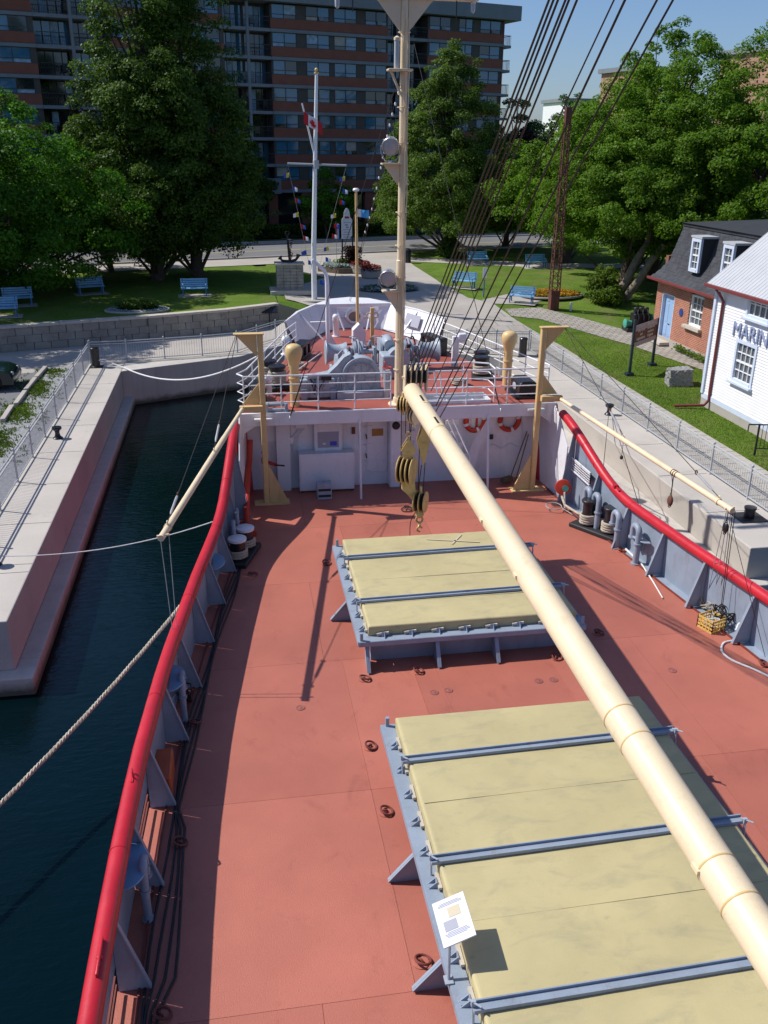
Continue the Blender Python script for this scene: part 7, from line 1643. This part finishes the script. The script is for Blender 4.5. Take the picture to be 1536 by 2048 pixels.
fl = place(684, 530); t = thing('small_flag', 'small furled red and blue flag left of the tall white sign', 'flag', (sp.x-.55, c.y+.3, sp.z+.1)); flag('cloth', (sp.x-.72, c.y+.3, sp.z+1.05), .22, 1.0, ['flagred', 'flagwhite', 'flagblue'], t, .04, .2, (1, .1, 0), 5); MB().tube([(sp.x-.72, c.y+.3, sp.z-1.6), (sp.x-.76, c.y+.3, sp.z+1.15)], .015, 6).build('staff', 'alu', t)
for px, py, lb, mt in ((742, 556, 'round concrete planter with red flowers, nearer one', 'petalred'), (721, 547, 'round concrete planter with red flowers, farther one', 'petalred')):
    c = place(px, py); t = thing('round_planter', lb, 'planter', c, 'round concrete planters'); MB().lathe([(.55, 0), (.66, .1), (.70, .5), (.62, .52), (.6, .42)], c, 24).build('tub', 'path', t)
    q = 900; r = np.sqrt(NR.random(q))*.68; a = NR.uniform(0, 6.283, q); C = np.stack([c.x+r*np.cos(a), c.y+r*np.sin(a), c.z+.48+NR.uniform(0, .5, q)*(1-.5*r)], 1); cloudobj('flowers', leafcloud(C, NR.normal(0, .7, C.shape)+[0, 0, 1], .14, NR), mt, t)
    q = 500; r = np.sqrt(NR.random(q))*.72; a = NR.uniform(0, 6.283, q); C = np.stack([c.x+r*np.cos(a), c.y+r*np.sin(a), c.z+.42+NR.uniform(0, .22, q)], 1); cloudobj('foliage', leafcloud(C, NR.normal(0, .7, C.shape)+[0, 0, 1], .14, NR), 'petalwhite', t)
# anchor on its stone plinth
c = place(580, 585); t = thing('stone_plinth', 'limestone plinth under the old anchor', 'plinth', c)
hh = atY(580, 528, c.y).z-c.z; cs = int(hh/.2)+1; rh = hh/cs
for r in range(cs):
    for k in range(4):
        for side in range(2):
            w = .40
            x0 = -.8+.4*k+(.06 if r % 2 else 0)
            MB().box((c.x+x0+.2-(.06 if r % 2 else 0)+rnd.uniform(-.004, .004), c.y+(-.42 if side == 0 else .28)+rnd.uniform(-.015, .01), c.z+rh*(r+.5)), (w-.012, .42, rh-.010)).build('stone', 'plinthstone', t, bevel=.012)
MB().box((c.x, c.y, c.z+hh/2), (1.5, .9, hh-.02)).build('core', 'stone', t, smooth=None); MB().box((c.x, c.y-.06, c.z+hh+.05), (1.75, 1.25, .10)).build('cap_stone', 'sill', t, bevel=.02); MB().box((c.x+.1, c.y-.1, c.z+.12), (2.6, 2.0, .24)).build('step', 'sill', t, bevel=.02)
q = V(c.x+.05, c.y-.1, c.z+hh+.10); t = thing('anchor', 'old black anchor standing on the stone plinth', 'anchor', q)
MB().tube([q+V(0, 0, .05), q+V(-.12, 0, 1.55)], [.09, .06], 10).build('shank', 'blackmatt', t); MB().tube([q+V(-.62, .05, .28), q+V(-.45, .03, .10), q+V(0, 0, .05), q+V(.35, -.03, .16), q+V(.5, -.04, .42)], [.05, .08, .10, .08, .05], 10).build('arms', 'blackmatt', t)
MB().ext([q+V(-.72, .02, .2), q+V(-.5, .02, .42), q+V(-.45, .02, .12)], (0, .12, 0)).ext([q+V(.38, -.1, .5), q+V(.66, -.1, .44), q+V(.42, -.1, .14)], (0, .14, 0)).build('flukes', 'blackmatt', t); MB().tube([q+V(-.45, .35, 1.32), q+V(.2, -.35, 1.32)], .045, 8).torus(q+V(-.12, 0, 1.67), .12, .03, (0, 1, 0), 16, 6).build('stock_and_ring', 'blackmatt', t)
mb = MB()
for k in range(9): mb.torus(q+V(.04+.06*math.sin(k), -.08, .30+.10*k), .075, .024, (k % 2, (k+1) % 2, .3), 10, 5)
mb.build('chain', 'rust', t)
c = place(538, 612); t = thing('information_lectern', 'black tilted information lectern on the shaded lawn', 'sign', c); MB().tube([c, c+V(0, 0, .9)], .05, 8).build('post', 'black', t); MB().box(c+V(0, -.05, .98), (.85, .55, .05), rot=Matrix.Rotation(.6, 3, 'X')).build('panel', 'black', t, bevel=.01)
# white flagpole with yard, gaff and signal flags
c = place(629, 602); FPT = atY(633, 148, c.y); t = thing('flagpole', 'tall white flagpole with yard and gaff behind the bow', 'flagpole', c)
MB().box(c+V(.0, 0, .05), (1.6, 1.4, .1)).build('base_slab', 'path', t, bevel=.02)
MB().tube([c, c+V(0, 0, 2.5), V(FPT.x, c.y, FPT.z)], [.165, .15, .085], 18).build('pole', 'railwhite', t); MB().lathe([(.10, 0), (.13, .02), (.13, .09), (.05, .10)], (FPT.x, c.y, FPT.z), 14).sphere((FPT.x, c.y, FPT.z+.2), .10, 12, 8).build('truck_ball', 'yellow', t)
yl = atY(575, 327, c.y); yr = atY(693, 331, c.y); ym = atY(632, 329, c.y)
MB().tube([yl, yr], .055, 10).build('yard', 'galv', t); MB().lathe([(.17, -.22), (.17, .22)], V(ym.x, c.y, ym.z), 14).build('yard_clamp', 'galv', t)
ga = atY(631, 318, c.y); gb = atY(604, 206, c.y); MB().tube([ga, gb], [.06, .04], 10).build('gaff', 'railwhite', t)
t2 = thing('canadian_flag', 'red and white maple leaf flag hanging from the gaff', 'flag', tuple(gb)); 
f0 = atY(607, 222, c.y-.1); r_ = []
flag('cloth', f0, 1.0, .6, ['flagred', 'flagwhite', 'flagwhite', 'flagred'], t2, .07, .62, (1, -.15, 0), 3)
lc = f0+V(.48, -.17, -.64); lf = [(0, .30), (.06, .18), (.14, .22), (.12, .06), (.26, .10), (.22, .0), (.28, -.04), (.12, -.14), (.13, -.20), (.02, -.17), (.02, -.30), (-.02, -.30), (-.02, -.17), (-.13, -.20), (-.12, -.14), (-.28, -.04), (-.22, 0), (-.26, .10), (-.12, .06), (-.14, .22), (-.06, .18)]
MB().ext([lc+V(x*.68, -.02, z*.78-.5*x) for x, z in lf], (0, .01, 0)).build('maple_leaf', 'flagred', t2, smooth=None)
for side, (e, pts) in enumerate(((yl, [(578, 345, 'flagyellow'), (584, 372, 'flagblue'), (590, 396, 'flagred'), (597, 424, 'flagyellow'), (601, 448, 'flagred'), (606, 471, 'flagred'), (613, 500, 'flagblue'), (616, 520, 'flagblue'), (622, 550, 'flagred')]), (yr, [(690, 352, 'flagyellow'), (685, 377, 'flagblue'), (679, 399, 'flagred'), (672, 426, 'flagyellow'), (668, 447, 'flagred'), (664, 467, 'flagred'), (658, 492, 'flagyellow'), (651, 514, 'flagblue'), (640, 560, 'flagblue')]))):
    t2 = thing('signal_flags', ('left' if side == 0 else 'right')+' string of small signal flags below the yard of the flagpole', 'signal flags', (c.x, c.y, c.z+1.2))
    MB().tube([V(e.x, c.y, e.z), V(c.x+(-.1 if side == 0 else .1), c.y, c.z+1.2)], .008, 5).build('halyard', 'lightwire', t2)
    for k, (px, py, cm) in enumerate(pts):
        p = atY(px, py, c.y); d = 1 if k % 3 else -1; w = .30; h = .26
        MB().grid([[p+V(d*w*u, .05*math.sin(6*u), -h*v*(1-.25*u)-.10*u) for v in (0, .5, 1)] for u in (0, .25, .5)]).build('pennant', cm, t2, smooth=60); MB().grid([[p+V(d*w*u, .05*math.sin(6*u), -h*v*(1-.25*u)-.10*u) for v in (0, .5, 1)] for u in (.5, .75, 1)]).build('pennant', 'flagwhite' if k % 2 else 'flagblue', t2, smooth=60)
# rusty lattice tower
c = place(1106, 619); tp = atY(1137, 216, c.y); t = thing('lattice_tower', 'tall rusty lattice steel tower on the right lawn', 'tower', c)
MB().box(c+V(0, 0, .55), (.52, .52, 1.1)).build('base_casing', 'rust', t, bevel=.01)
TX, TZ = tp.x, tp.z; wB, wT = .26, .13
def tpnt(i, z):
    f = (z-c.z)/(TZ-c.z); w = lerp(wB, wT, f); sx, sy = ((-1, -1), (1, -1), (1, 1), (-1, 1))[i % 4]; return V(lerp(c.x, TX, f)+sx*w, c.y+sy*w, z)
for i in range(4): MB().bar(tpnt(i, c.z+.9), tpnt(i, TZ), .055, .055).build('leg', 'rust', t, smooth=None)
zz = list(np.arange(c.z+1.1, TZ, .42))
for i in range(4):
    mb = MB()
    for k, (a, b) in enumerate(zip(zz[:-1], zz[1:])):
        mb.bar(tpnt(i, a), tpnt(i+1, a), .03, .03); mb.bar(tpnt(i + (k % 2), a), tpnt(i+1-(k % 2), b), .03, .03)
    mb.build('lattice', 'rust', t, smooth=None)
MB().box((TX, c.y, TZ-.35), (.30, .30, .8)).build('head', 'rust', t, smooth=None)
# maroon heritage sign on two posts
pa, pb = place(1258, 751), place(1304, 731); t = thing('heritage_sign', 'maroon and grey interpretation sign on two dark posts', 'sign', (pa.x, pa.y, 0))
for p, ztop, lb in ((pa, atY(1272, 640, pa.y).z, 0), (pb, atY(1318, 637, pb.y).z, 1)):
    MB().box((p.x, p.y, ztop/2+.02), (.11, .11, ztop)).build('post', 'signpost', t, bevel=.01); MB().box((p.x, p.y, .07), (.34, .30, .12)).build('base_plate', 'signpost', t, bevel=.01)
ex = (V(pb.x, pb.y, 0)-V(pa.x, pa.y, 0)).normalized(); nr = V(ex.y, -ex.x, 0); L = (V(pb.x, pb.y, 0)-V(pa.x, pa.y, 0)).length
zt_, zb_ = atY(1270, 650, pa.y).z-.05, atY(1268, 690, pa.y).z-.12
rz = math.atan2(ex.y, ex.x); mid = V((pa.x+pb.x)/2, (pa.y+pb.y)/2, 0)+nr*.0
MB().box(mid+V(0, 0, (zt_+zb_)/2), (L-.12, .05, zt_-zb_), rz).build('panel', 'signmaroon', t, bevel=.005)
MB().box(mid+nr*.028+V(0, 0, zt_-.13), (L-.12, .012, .26), rz).build('header_band', 'printgrey', t, smooth=None); MB().box(mid+nr*.028+V(0, 0, zb_+.10), (L-.12, .012, .2), rz).build('footer_band', 'printgrey', t, smooth=None)
for k, (tx, u) in enumerate((('Kingston\nDry Dock\nand\nEngineworks', -.42), ('Cale seche\net usine de\nmachines\nKingston', .42))):
    text('lettering', tx, .185, mid+nr*.032+ex*u*L/2.1+V(0, 0, (zt_+zb_)/2+.12), ex, (0, 0, 1), 'letter', t, .002)
for u in (-.42, .42): MB().box(mid+nr*.03+ex*u*L/2.1+V(0, 0, zb_+.36), (.55, .006, .03), rz).build('small_print', 'printgrey', t, smooth=None)
# granite block, marker post, old engine, bin, post sign, gate
c = place(1355, 768); o = MB(); r0 = random.Random(9); P8 = [V(-.62, -.42, 0), V(.45, -.55, 0), (V(.62, .40, 0)), V(-.40, .52, 0), V(-.58, -.36, .68), V(.40, -.46, .74), V(.55, .42, .70), V(-.36, .46, .62)]
bm = bmesh.new(); vv = [bm.verts.new(c+p) for p in P8]
for f in ((3, 2, 1, 0), (4, 5, 6, 7), (0, 1, 5, 4), (1, 2, 6, 5), (2, 3, 7, 6), (3, 0, 4, 7)): bm.faces.new([vv[i] for i in f])
bmesh.ops.subdivide_edges(bm, edges=bm.edges[:], cuts=9, use_grid_fill=True)
for v in bm.verts: v.co += Vector((r0.gauss(0, .018), r0.gauss(0, .018), r0.gauss(0, .012) if v.co.z > c.z+.05 else 0))
for v in bm.verts: v.co -= c
me = bpy.data.meshes.new('granite_block'); bm.to_mesh(me); bm.free(); me.materials.append(M['granite']); o = bpy.data.objects.new('granite_block', me); COL.objects.link(o); o.location = c; tag(o, 'rough grey granite block on the lawn beside the white house', 'rock')
c = place(1141, 622); o = MB().box(c+V(0, 0, .22), (.13, .10, .44)).box(c+V(0, 0, .46), (.16, .13, .05)).build('marker_post', 'paper', None, loc=c, bevel=.01); tag(o, 'short white marker post on the lawn by the lattice tower', 'post')
c = place(1262, 662); t = thing('old_engine', 'old black marine engine with green drum on the lawn', 'engine', c)
MB().box(c+V(.35, 0, .12), (1.5, .8, .24)).build('bed', 'black', t, bevel=.03); MB().box(c+V(.45, 0, .6), (.95, .6, .75)).build('block', 'black', t, bevel=.05)
for k in range(3): MB().lathe([(.13, 0), (.13, .3), (.09, .34)], c+V(.15+.3*k, 0, .95), 12).build('cylinder_head', 'blackmatt', t); MB().tube([c+V(.15+.3*k, -.32, .4), c+V(.2+.3*k, -.40, .8), c+V(.15+.3*k, -.1, 1.2)], .035, 6).build('pipe', 'blackmatt', t)
MB().lathe([(.12, 0), (.24, .04), (.24, .1), (.16, .2), (.15, .4)], c+V(-.50, -.1, .45), 20, (1, 0, .0)).build('drum', 'green', t); MB().lathe([(.3, 0), (.3, .1), (.12, .14)], c+V(1.0, 0, .62), 20, (1, 0, 0)).build('flywheel', 'green', t)
c = place(815, 526); t = thing('litter_bin', 'black litter bin at the road end of the walkway', 'bin', c); MB().lathe([(.22, 0), (.26, .05), (.27, .85), (.24, .9)], c, 16).build('drum', 'black', t); MB().lathe([(.27, .9), (.27, .95), (.12, 1.08), (.001, 1.1)], c, 16).build('lid', 'black', t)
c = place(967, 594); t = thing('post_sign', 'narrow white sign on a blue post beside the walkway', 'sign', c); MB().tube([c, c+V(0, 0, 1.75)], .04, 8).build('post', 'benchlegs', t); MB().box(c+V(0, -.05, 1.45), (.24, .03, .62)).build('plate', 'paper', t); MB().box(c+V(0, -.06, 1.08), (.14, .03, .07)).build('yellow_tag', 'flagyellow', t)
c = V(12.45, 25.9, 0); t = thing('garden_gate', 'black iron gate frame at the right edge of the promenade', 'gate', c)
MB().tube([c, c+V(0, 0, 1.1)], .035, 8).build('post', 'black', t); MB().tube([c+V(.9, -.2, 0), c+V(.9, -.2, 1.1)], .035, 8).build('post', 'black', t); MB().tube([c+V(-.35, .05, 1.08), c+V(.9, -.2, 1.08)], .025, 8).tube([c+V(0, 0, .25), c+V(.9, -.2, .25)], .022, 8).tube([c+V(-.35, .05, .85), c+V(-.35, .05, 1.08)], .02, 6).build('rails', 'black', t)
for k in range(1, 7): MB().tube([c.lerp(c+V(.9, -.2, 0), k/7)+V(0, 0, .25), c.lerp(c+V(.9, -.2, 0), k/7)+V(0, 0, 1.08)], .010, 5).build('bar', 'black', t)
# street cars and kerbside things by the block
q = at(512, 452, 1.25); car('silver car parked in front of the apartment block at left', 'carsilver', (q.x, q.y, 1.27), BA+.1)
q = at(1240, 474, 1.25); car('dark car glimpsed through the trees on the road at right', 'carblack', (q.x, q.y-1, 1.24), .26)
for k, (px, py, s, lb) in enumerate(((500, 470, .9, 'grey boulder at the left of the garden before the block'), (545, 466, .7, 'grey boulder in the middle of the garden before the block'), (585, 468, .8, 'grey boulder at the right of the garden before the block'))):
    q = at(px, py, 1.25); mb = MB().sphere((q.x, q.y, 1.2+.25*s), .7*s, 10, 7, (1.4, .8, .65)); mb.v = [(x+rnd.gauss(0, .04), y+rnd.gauss(0, .04), z+rnd.gauss(0, .03)) for x, y, z in mb.v]; o = mb.build('boulder', 'granite', None, loc=(q.x, q.y, 1.2)); tag(o, lb, 'rock')

# ------------------------------------------------------------------ trees
def tree(label, base, top, R, mat, n=30000, leaf=.24, shape='ovoid', c0=.14, trunk=.28, seed=1, name='tree', lean=(0, 0), clump=1.0, bark='bark', nc=150, loose=0.0, kind='tree'):
    rng = np.random.default_rng(seed); x, y, z = base; H = top-z; t = thing(name, label, kind, base)
    # crown profile
    def prof(f):
        if shape == 'ovoid': return (np.sin(np.pi*np.clip(f, 0, 1)**.62))**.8
        if shape == 'cone': return np.clip((1-f)**.62, 0, 1)*np.clip(f/.10+.55, 0, 1)
        if shape == 'linden': return np.clip(1-f**2.0, 0, 1)**.75*np.clip(f/.14+.5, 0, 1)
        if shape == 'column': return np.clip(1-f**3, 0, 1)**.7*np.clip(f/.08+.5, 0, 1)
        return np.sqrt(np.clip(1-(2*f-1)**2, 0, 1))
    zc0 = z+H*c0; ch = top-zc0
    f = rng.random(nc*4); keep = rng.random(nc*4) < prof(f)**1.3+.05; f = f[keep][:nc]; k = len(f)
    a = rng.uniform(0, 2*np.pi, k); rr = (rng.random(k)**.33)
    lob = 1+.16*np.sin(3*a+seed)+.10*np.sin(5*a+2*seed+f*6)
    rad = R*prof(f)*rr*lob*1.02
    lx, ly = lean
    C = np.stack([x+lx*(f*ch+zc0-z)/H+rad*np.cos(a), y+ly*(f*ch+zc0-z)/H+rad*np.sin(a), zc0+f*ch*.97], 1)
    cr = clump*(.55+.42*rng.random(k))*(.55+.45*prof(f))
    cr *= np.where(rr > .75, .9, 1.1)
    wgt = cr**2; idx = rng.choice(k, n, p=wgt/wgt.sum())
    d = rng.normal(size=(n, 3)); d /= np.linalg.norm(d, axis=1, keepdims=True)
    d[:, 2] = np.where((d[:, 2] < -.2) & (rng.random(n) < .6), -d[:, 2]*.6, d[:, 2])
    P = C[idx]+d*(cr[idx]*(.55+.5*rng.random(n)**.6))[:, None]*np.array([1.15, 1.15, .8])
    P[:, 2] -= .12*np.hypot(d[:, 0], d[:, 1])*cr[idx]
    out = P-np.array([x+lx*.6, y+ly*.6, (zc0+top)/2]); out /= np.linalg.norm(out, axis=1, keepdims=True)+1e-9
    N = d*.6+out*.35+np.array([0, 0, .55])+rng.normal(size=(n, 3))*.55
    cloudobj('crown', leafcloud(P, N, leaf, rng), mat, t)
    tr = MB(); topz = zc0+ch*.78
    pts = [V(x+lx*s*s+.12*math.sin(s*5+seed), y+ly*s*s+.1*math.cos(s*4+seed), lerp(z-.05, topz, s)) for s in np.linspace(0, 1, 9)]
    tr.tube(pts, [trunk*1.35]+[trunk*(1-.85*s) for s in np.linspace(.1, 1, 8)], 10)
    for j in range(min(k, 26)):
        i = int(rng.integers(k)); q = Vector(C[i]); s = np.clip((q.z-z)/(topz-z)-.22-.1*rng.random(), .12, .92); b = pts[int(s*8)]
        m = b.lerp(q, .5)+V(0, 0, .25); tr.tube([b, m, q], [trunk*.34, trunk*.2, trunk*.06], 6)
    tr.build('trunk', bark, t); return t
def tz(px, py, Y): return atY(px, py, Y).z
LB = hgt(-10, 60)
tree('bright green maple tree at the left edge', (-17.6, 55.8, 1.2), tz(60, 140, 55.8), 7.2, 'leafbright', 95000, .20, 'ovoid', .04, .32, 3, clump=1.05, nc=330)
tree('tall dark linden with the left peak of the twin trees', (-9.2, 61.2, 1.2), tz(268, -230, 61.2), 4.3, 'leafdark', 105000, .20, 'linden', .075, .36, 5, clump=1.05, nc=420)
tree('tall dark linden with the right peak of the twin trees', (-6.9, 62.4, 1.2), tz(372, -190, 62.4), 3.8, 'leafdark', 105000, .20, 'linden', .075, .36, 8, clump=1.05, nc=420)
tree('slim trunked tree in the shade between maple and lindens', (-12.7, 65.2, 1.2), tz(215, 250, 65.2), 4.0, 'leafdark', 26000, .24, 'ovoid', .16, .16, 9, clump=1.0, nc=110)
tree('second maple behind the left edge maple', (-22.0, 62.0, 1.2), tz(0, 140, 62), 8.5, 'leafbright', 40000, .25, 'ovoid', .05, .3, 10, clump=1.2, nc=130)
tree('unseen maple added left of view to shade the lawn', (-24.5, 51.5, 1.2), 19.5, 7.6, 'leafbright', 45000, .27, 'ovoid', .08, .34, 41, clump=1.2, nc=200)  # stands out of view, added for the shade it casts on the lawn
tree('narrow hanging conifer in front of the left balconies', atY(125, 480, 92).to_tuple()[:2]+(1.2,), tz(122, 140, 92), 2.2, 'leafdark', 8000, .26, 'cone', .1, .15, 12, nc=60, name='conifer')
tree('purple leaved tree glimpsed beside the lindens', (atY(180, 480, 86).x, 86, 1.2), tz(185, 195, 86), 3.2, 'leafpurple', 12000, .26, 'ovoid', .2, .18, 13, nc=70)
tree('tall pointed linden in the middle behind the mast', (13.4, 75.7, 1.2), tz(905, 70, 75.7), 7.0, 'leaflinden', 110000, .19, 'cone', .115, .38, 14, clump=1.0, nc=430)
tree('small green street tree before the name fascia', (atY(652, 470, 89).x, 89, 1.2), tz(655, 330, 89), 2.5, 'leafbright', 10000, .24, 'ovoid', .18, .10, 15, nc=70, clump=.8)
tree('small olive street tree by the silver car', (atY(498, 475, 88).x, 88, 1.2), tz(495, 378, 88), 2.2, 'leafolive', 7000, .24, 'ovoid', .25, .10, 16, nc=60, clump=.8)
g = place(1135, 525); tree('round maple behind the rusty lattice tower', (g.x, g.y, 1.2), tz(1095, 225, g.y), 5.4, 'leafmid', 60000, .21, 'ovoid', .17, .30, 17, clump=.95, nc=260)
g = place(1040, 505); tree('maple close to the right of the middle linden', (g.x, g.y+4, 1.2), tz(1045, 270, g.y+4), 4.4, 'leafmid', 28000, .26, 'ovoid', .18, .25, 18, clump=1.1, nc=120)
tree('purple beech seen between the maples at right', (atY(1045, 480, 98).x, 98, 1.2), tz(1040, 245, 98), 4.2, 'leafpurple', 14000, .3, 'ovoid', .1, .2, 19, nc=70, clump=1.2)
tree('far tree beside the end of the apartment block', (atY(1020, 470, 112).x, 112, 1.2), tz(1012, 148, 112), 3.6, 'leafolive', 14000, .34, 'ovoid', .1, .25, 20, nc=70, clump=1.2)
tree('far pair of pale trees against the sky, left one', (atY(1120, 470, 125).x, 125, 1.2), tz(1118, 168, 125), 4.6, 'leafolive', 16000, .36, 'ovoid', .1, .25, 22, nc=80, clump=1.3)
tree('far pair of pale trees against the sky, right one', (atY(1160, 470, 128).x, 128, 1.2), tz(1162, 172, 128), 4.6, 'leafolive', 16000, .36, 'ovoid', .1, .25, 23, nc=80, clump=1.3)
g = place(1226, 601); LT = tree('broad leaning ash tree above the brick house', (g.x+1.8, g.y+2.5, 1.2), tz(1330, 150, g.y+2.5), 6.0, 'leafmid', 110000, .17, 'ovoid', .16, .3, 24, clump=.85, nc=430, lean=(2.0, .5))
tr = MB()
for a, b, r in (((0, 0), (2.1, .6), .26), ((.55, -.1), (2.75, -.3), .24)):
    p = V(g.x+a[0], g.y+a[1], g.z-.05); q = V(g.x+b[0], g.y+b[1], g.z+3.3); tr.tube([p, p.lerp(q, .35)+V(.08, 0, .02), p.lerp(q, .7)+V(-.05, 0, .03), q], [r*1.25, r, r*.9, r*.75], 12)
    if b[0] < 2.5: tr.tube([q, q+V(.6, .8, 2.5), q+V(.9, 1.6, 5)], [r*.7, r*.5, r*.2], 8)
tr.build('leaning_stems', 'barkpale', LT)
tree('tall airy ash tree filling the upper right', (23.6, 58.0, 1.2), tz(1450, 25, 58), 7.6, 'leafmid', 125000, .18, 'ovoid', .12, .34, 25, clump=.9, nc=460)
tree('yellowish green tree behind the mansard roof', (26.5, 52.0, 1.0), tz(1530, 15, 52), 6.6, 'leafmid', 90000, .18, 'ovoid', .12, .3, 26, clump=.9, nc=360)
tree('thin crowned tree whose sparse top stands against the sky', (atY(1275, 500, 74).x, 74, 1.2), tz(1285, 40, 74), 4.4, 'leafmid', 20000, .25, 'ovoid', .25, .22, 27, clump=.75, nc=120)
tree('dense maple across the road behind the right benches', (atY(1190, 490, 100).x, 100, 1.2), tz(1195, 260, 100), 6.5, 'leafmid', 24000, .33, 'ovoid', .06, .3, 28, clump=1.4, nc=110)
tree('dense maple across the road at far right', (atY(1330, 490, 98).x, 98, 1.2), tz(1340, 190, 98), 7.5, 'leafmid', 26000, .33, 'ovoid', .06, .3, 29, clump=1.5, nc=120)
tree('leafy tree across the road between mast and linden', (atY(840, 480, 101).x, 101, 1.2), tz(842, 410, 101), 2.4, 'leafdark', 6000, .3, 'ovoid', .1, .12, 30, nc=40)
tree('tree hidden behind the twin lindens by the road', (-3.0, 92, 1.2), tz(460, 250, 92), 3.0, 'leafdark', 9000, .3, 'ovoid', .1, .2, 31, nc=50)
g = place(1208, 606); tree('light green shrub at the foot of the leaning trunks', (g.x, g.y, g.z), g.z+2.4, 1.0, 'weed', 6500, .15, 'column', .02, .05, 32, name='shrub', clump=.5, nc=60, kind='shrub')
g = place(893, 512); tree('dark shrub at the foot of the middle linden', (g.x, g.y-.8, g.z), g.z+1.8, .8, 'leafdark', 3000, .16, 'column', .02, .05, 33, name='shrub', clump=.45, nc=40, kind='shrub')
for k, (px, py, w, lb) in enumerate(((470, 478, 5, 'low hedge before the block at left'), (600, 474, 5, 'low hedge before the block in the middle'), (740, 470, 5, 'low hedge before the block at right'))):
    q = at(px, py, 1.25); qn = 6000; C = np.stack([q.x+NR.uniform(-w, w, qn), q.y+2+NR.normal(0, .5, qn), 1.25+NR.uniform(0, 1.0, qn)], 1); t = thing('hedge', lb, 'hedge', (q.x, q.y+2, 1.2)); cloudobj('leaves', leafcloud(C, NR.normal(0, .8, C.shape)+[0, -.3, .6], .26, NR), 'leafdark', t)
q = place(1335, 690); qn = 700; C = np.stack([BX-.22+NR.normal(0, .10, qn), 40.3+NR.uniform(-1.9, 1.5, qn), BG+.05+np.abs(NR.normal(0, .10, qn))], 1); o = cloudobj('wall_plants', leafcloud(C, NR.normal(0, .7, C.shape)+[-.6, 0, 1], .12, NR), 'weed', None, (BX-.2, 40.3, BG)); tag(o, 'low green plants along the foot of the brick wall', 'plants')
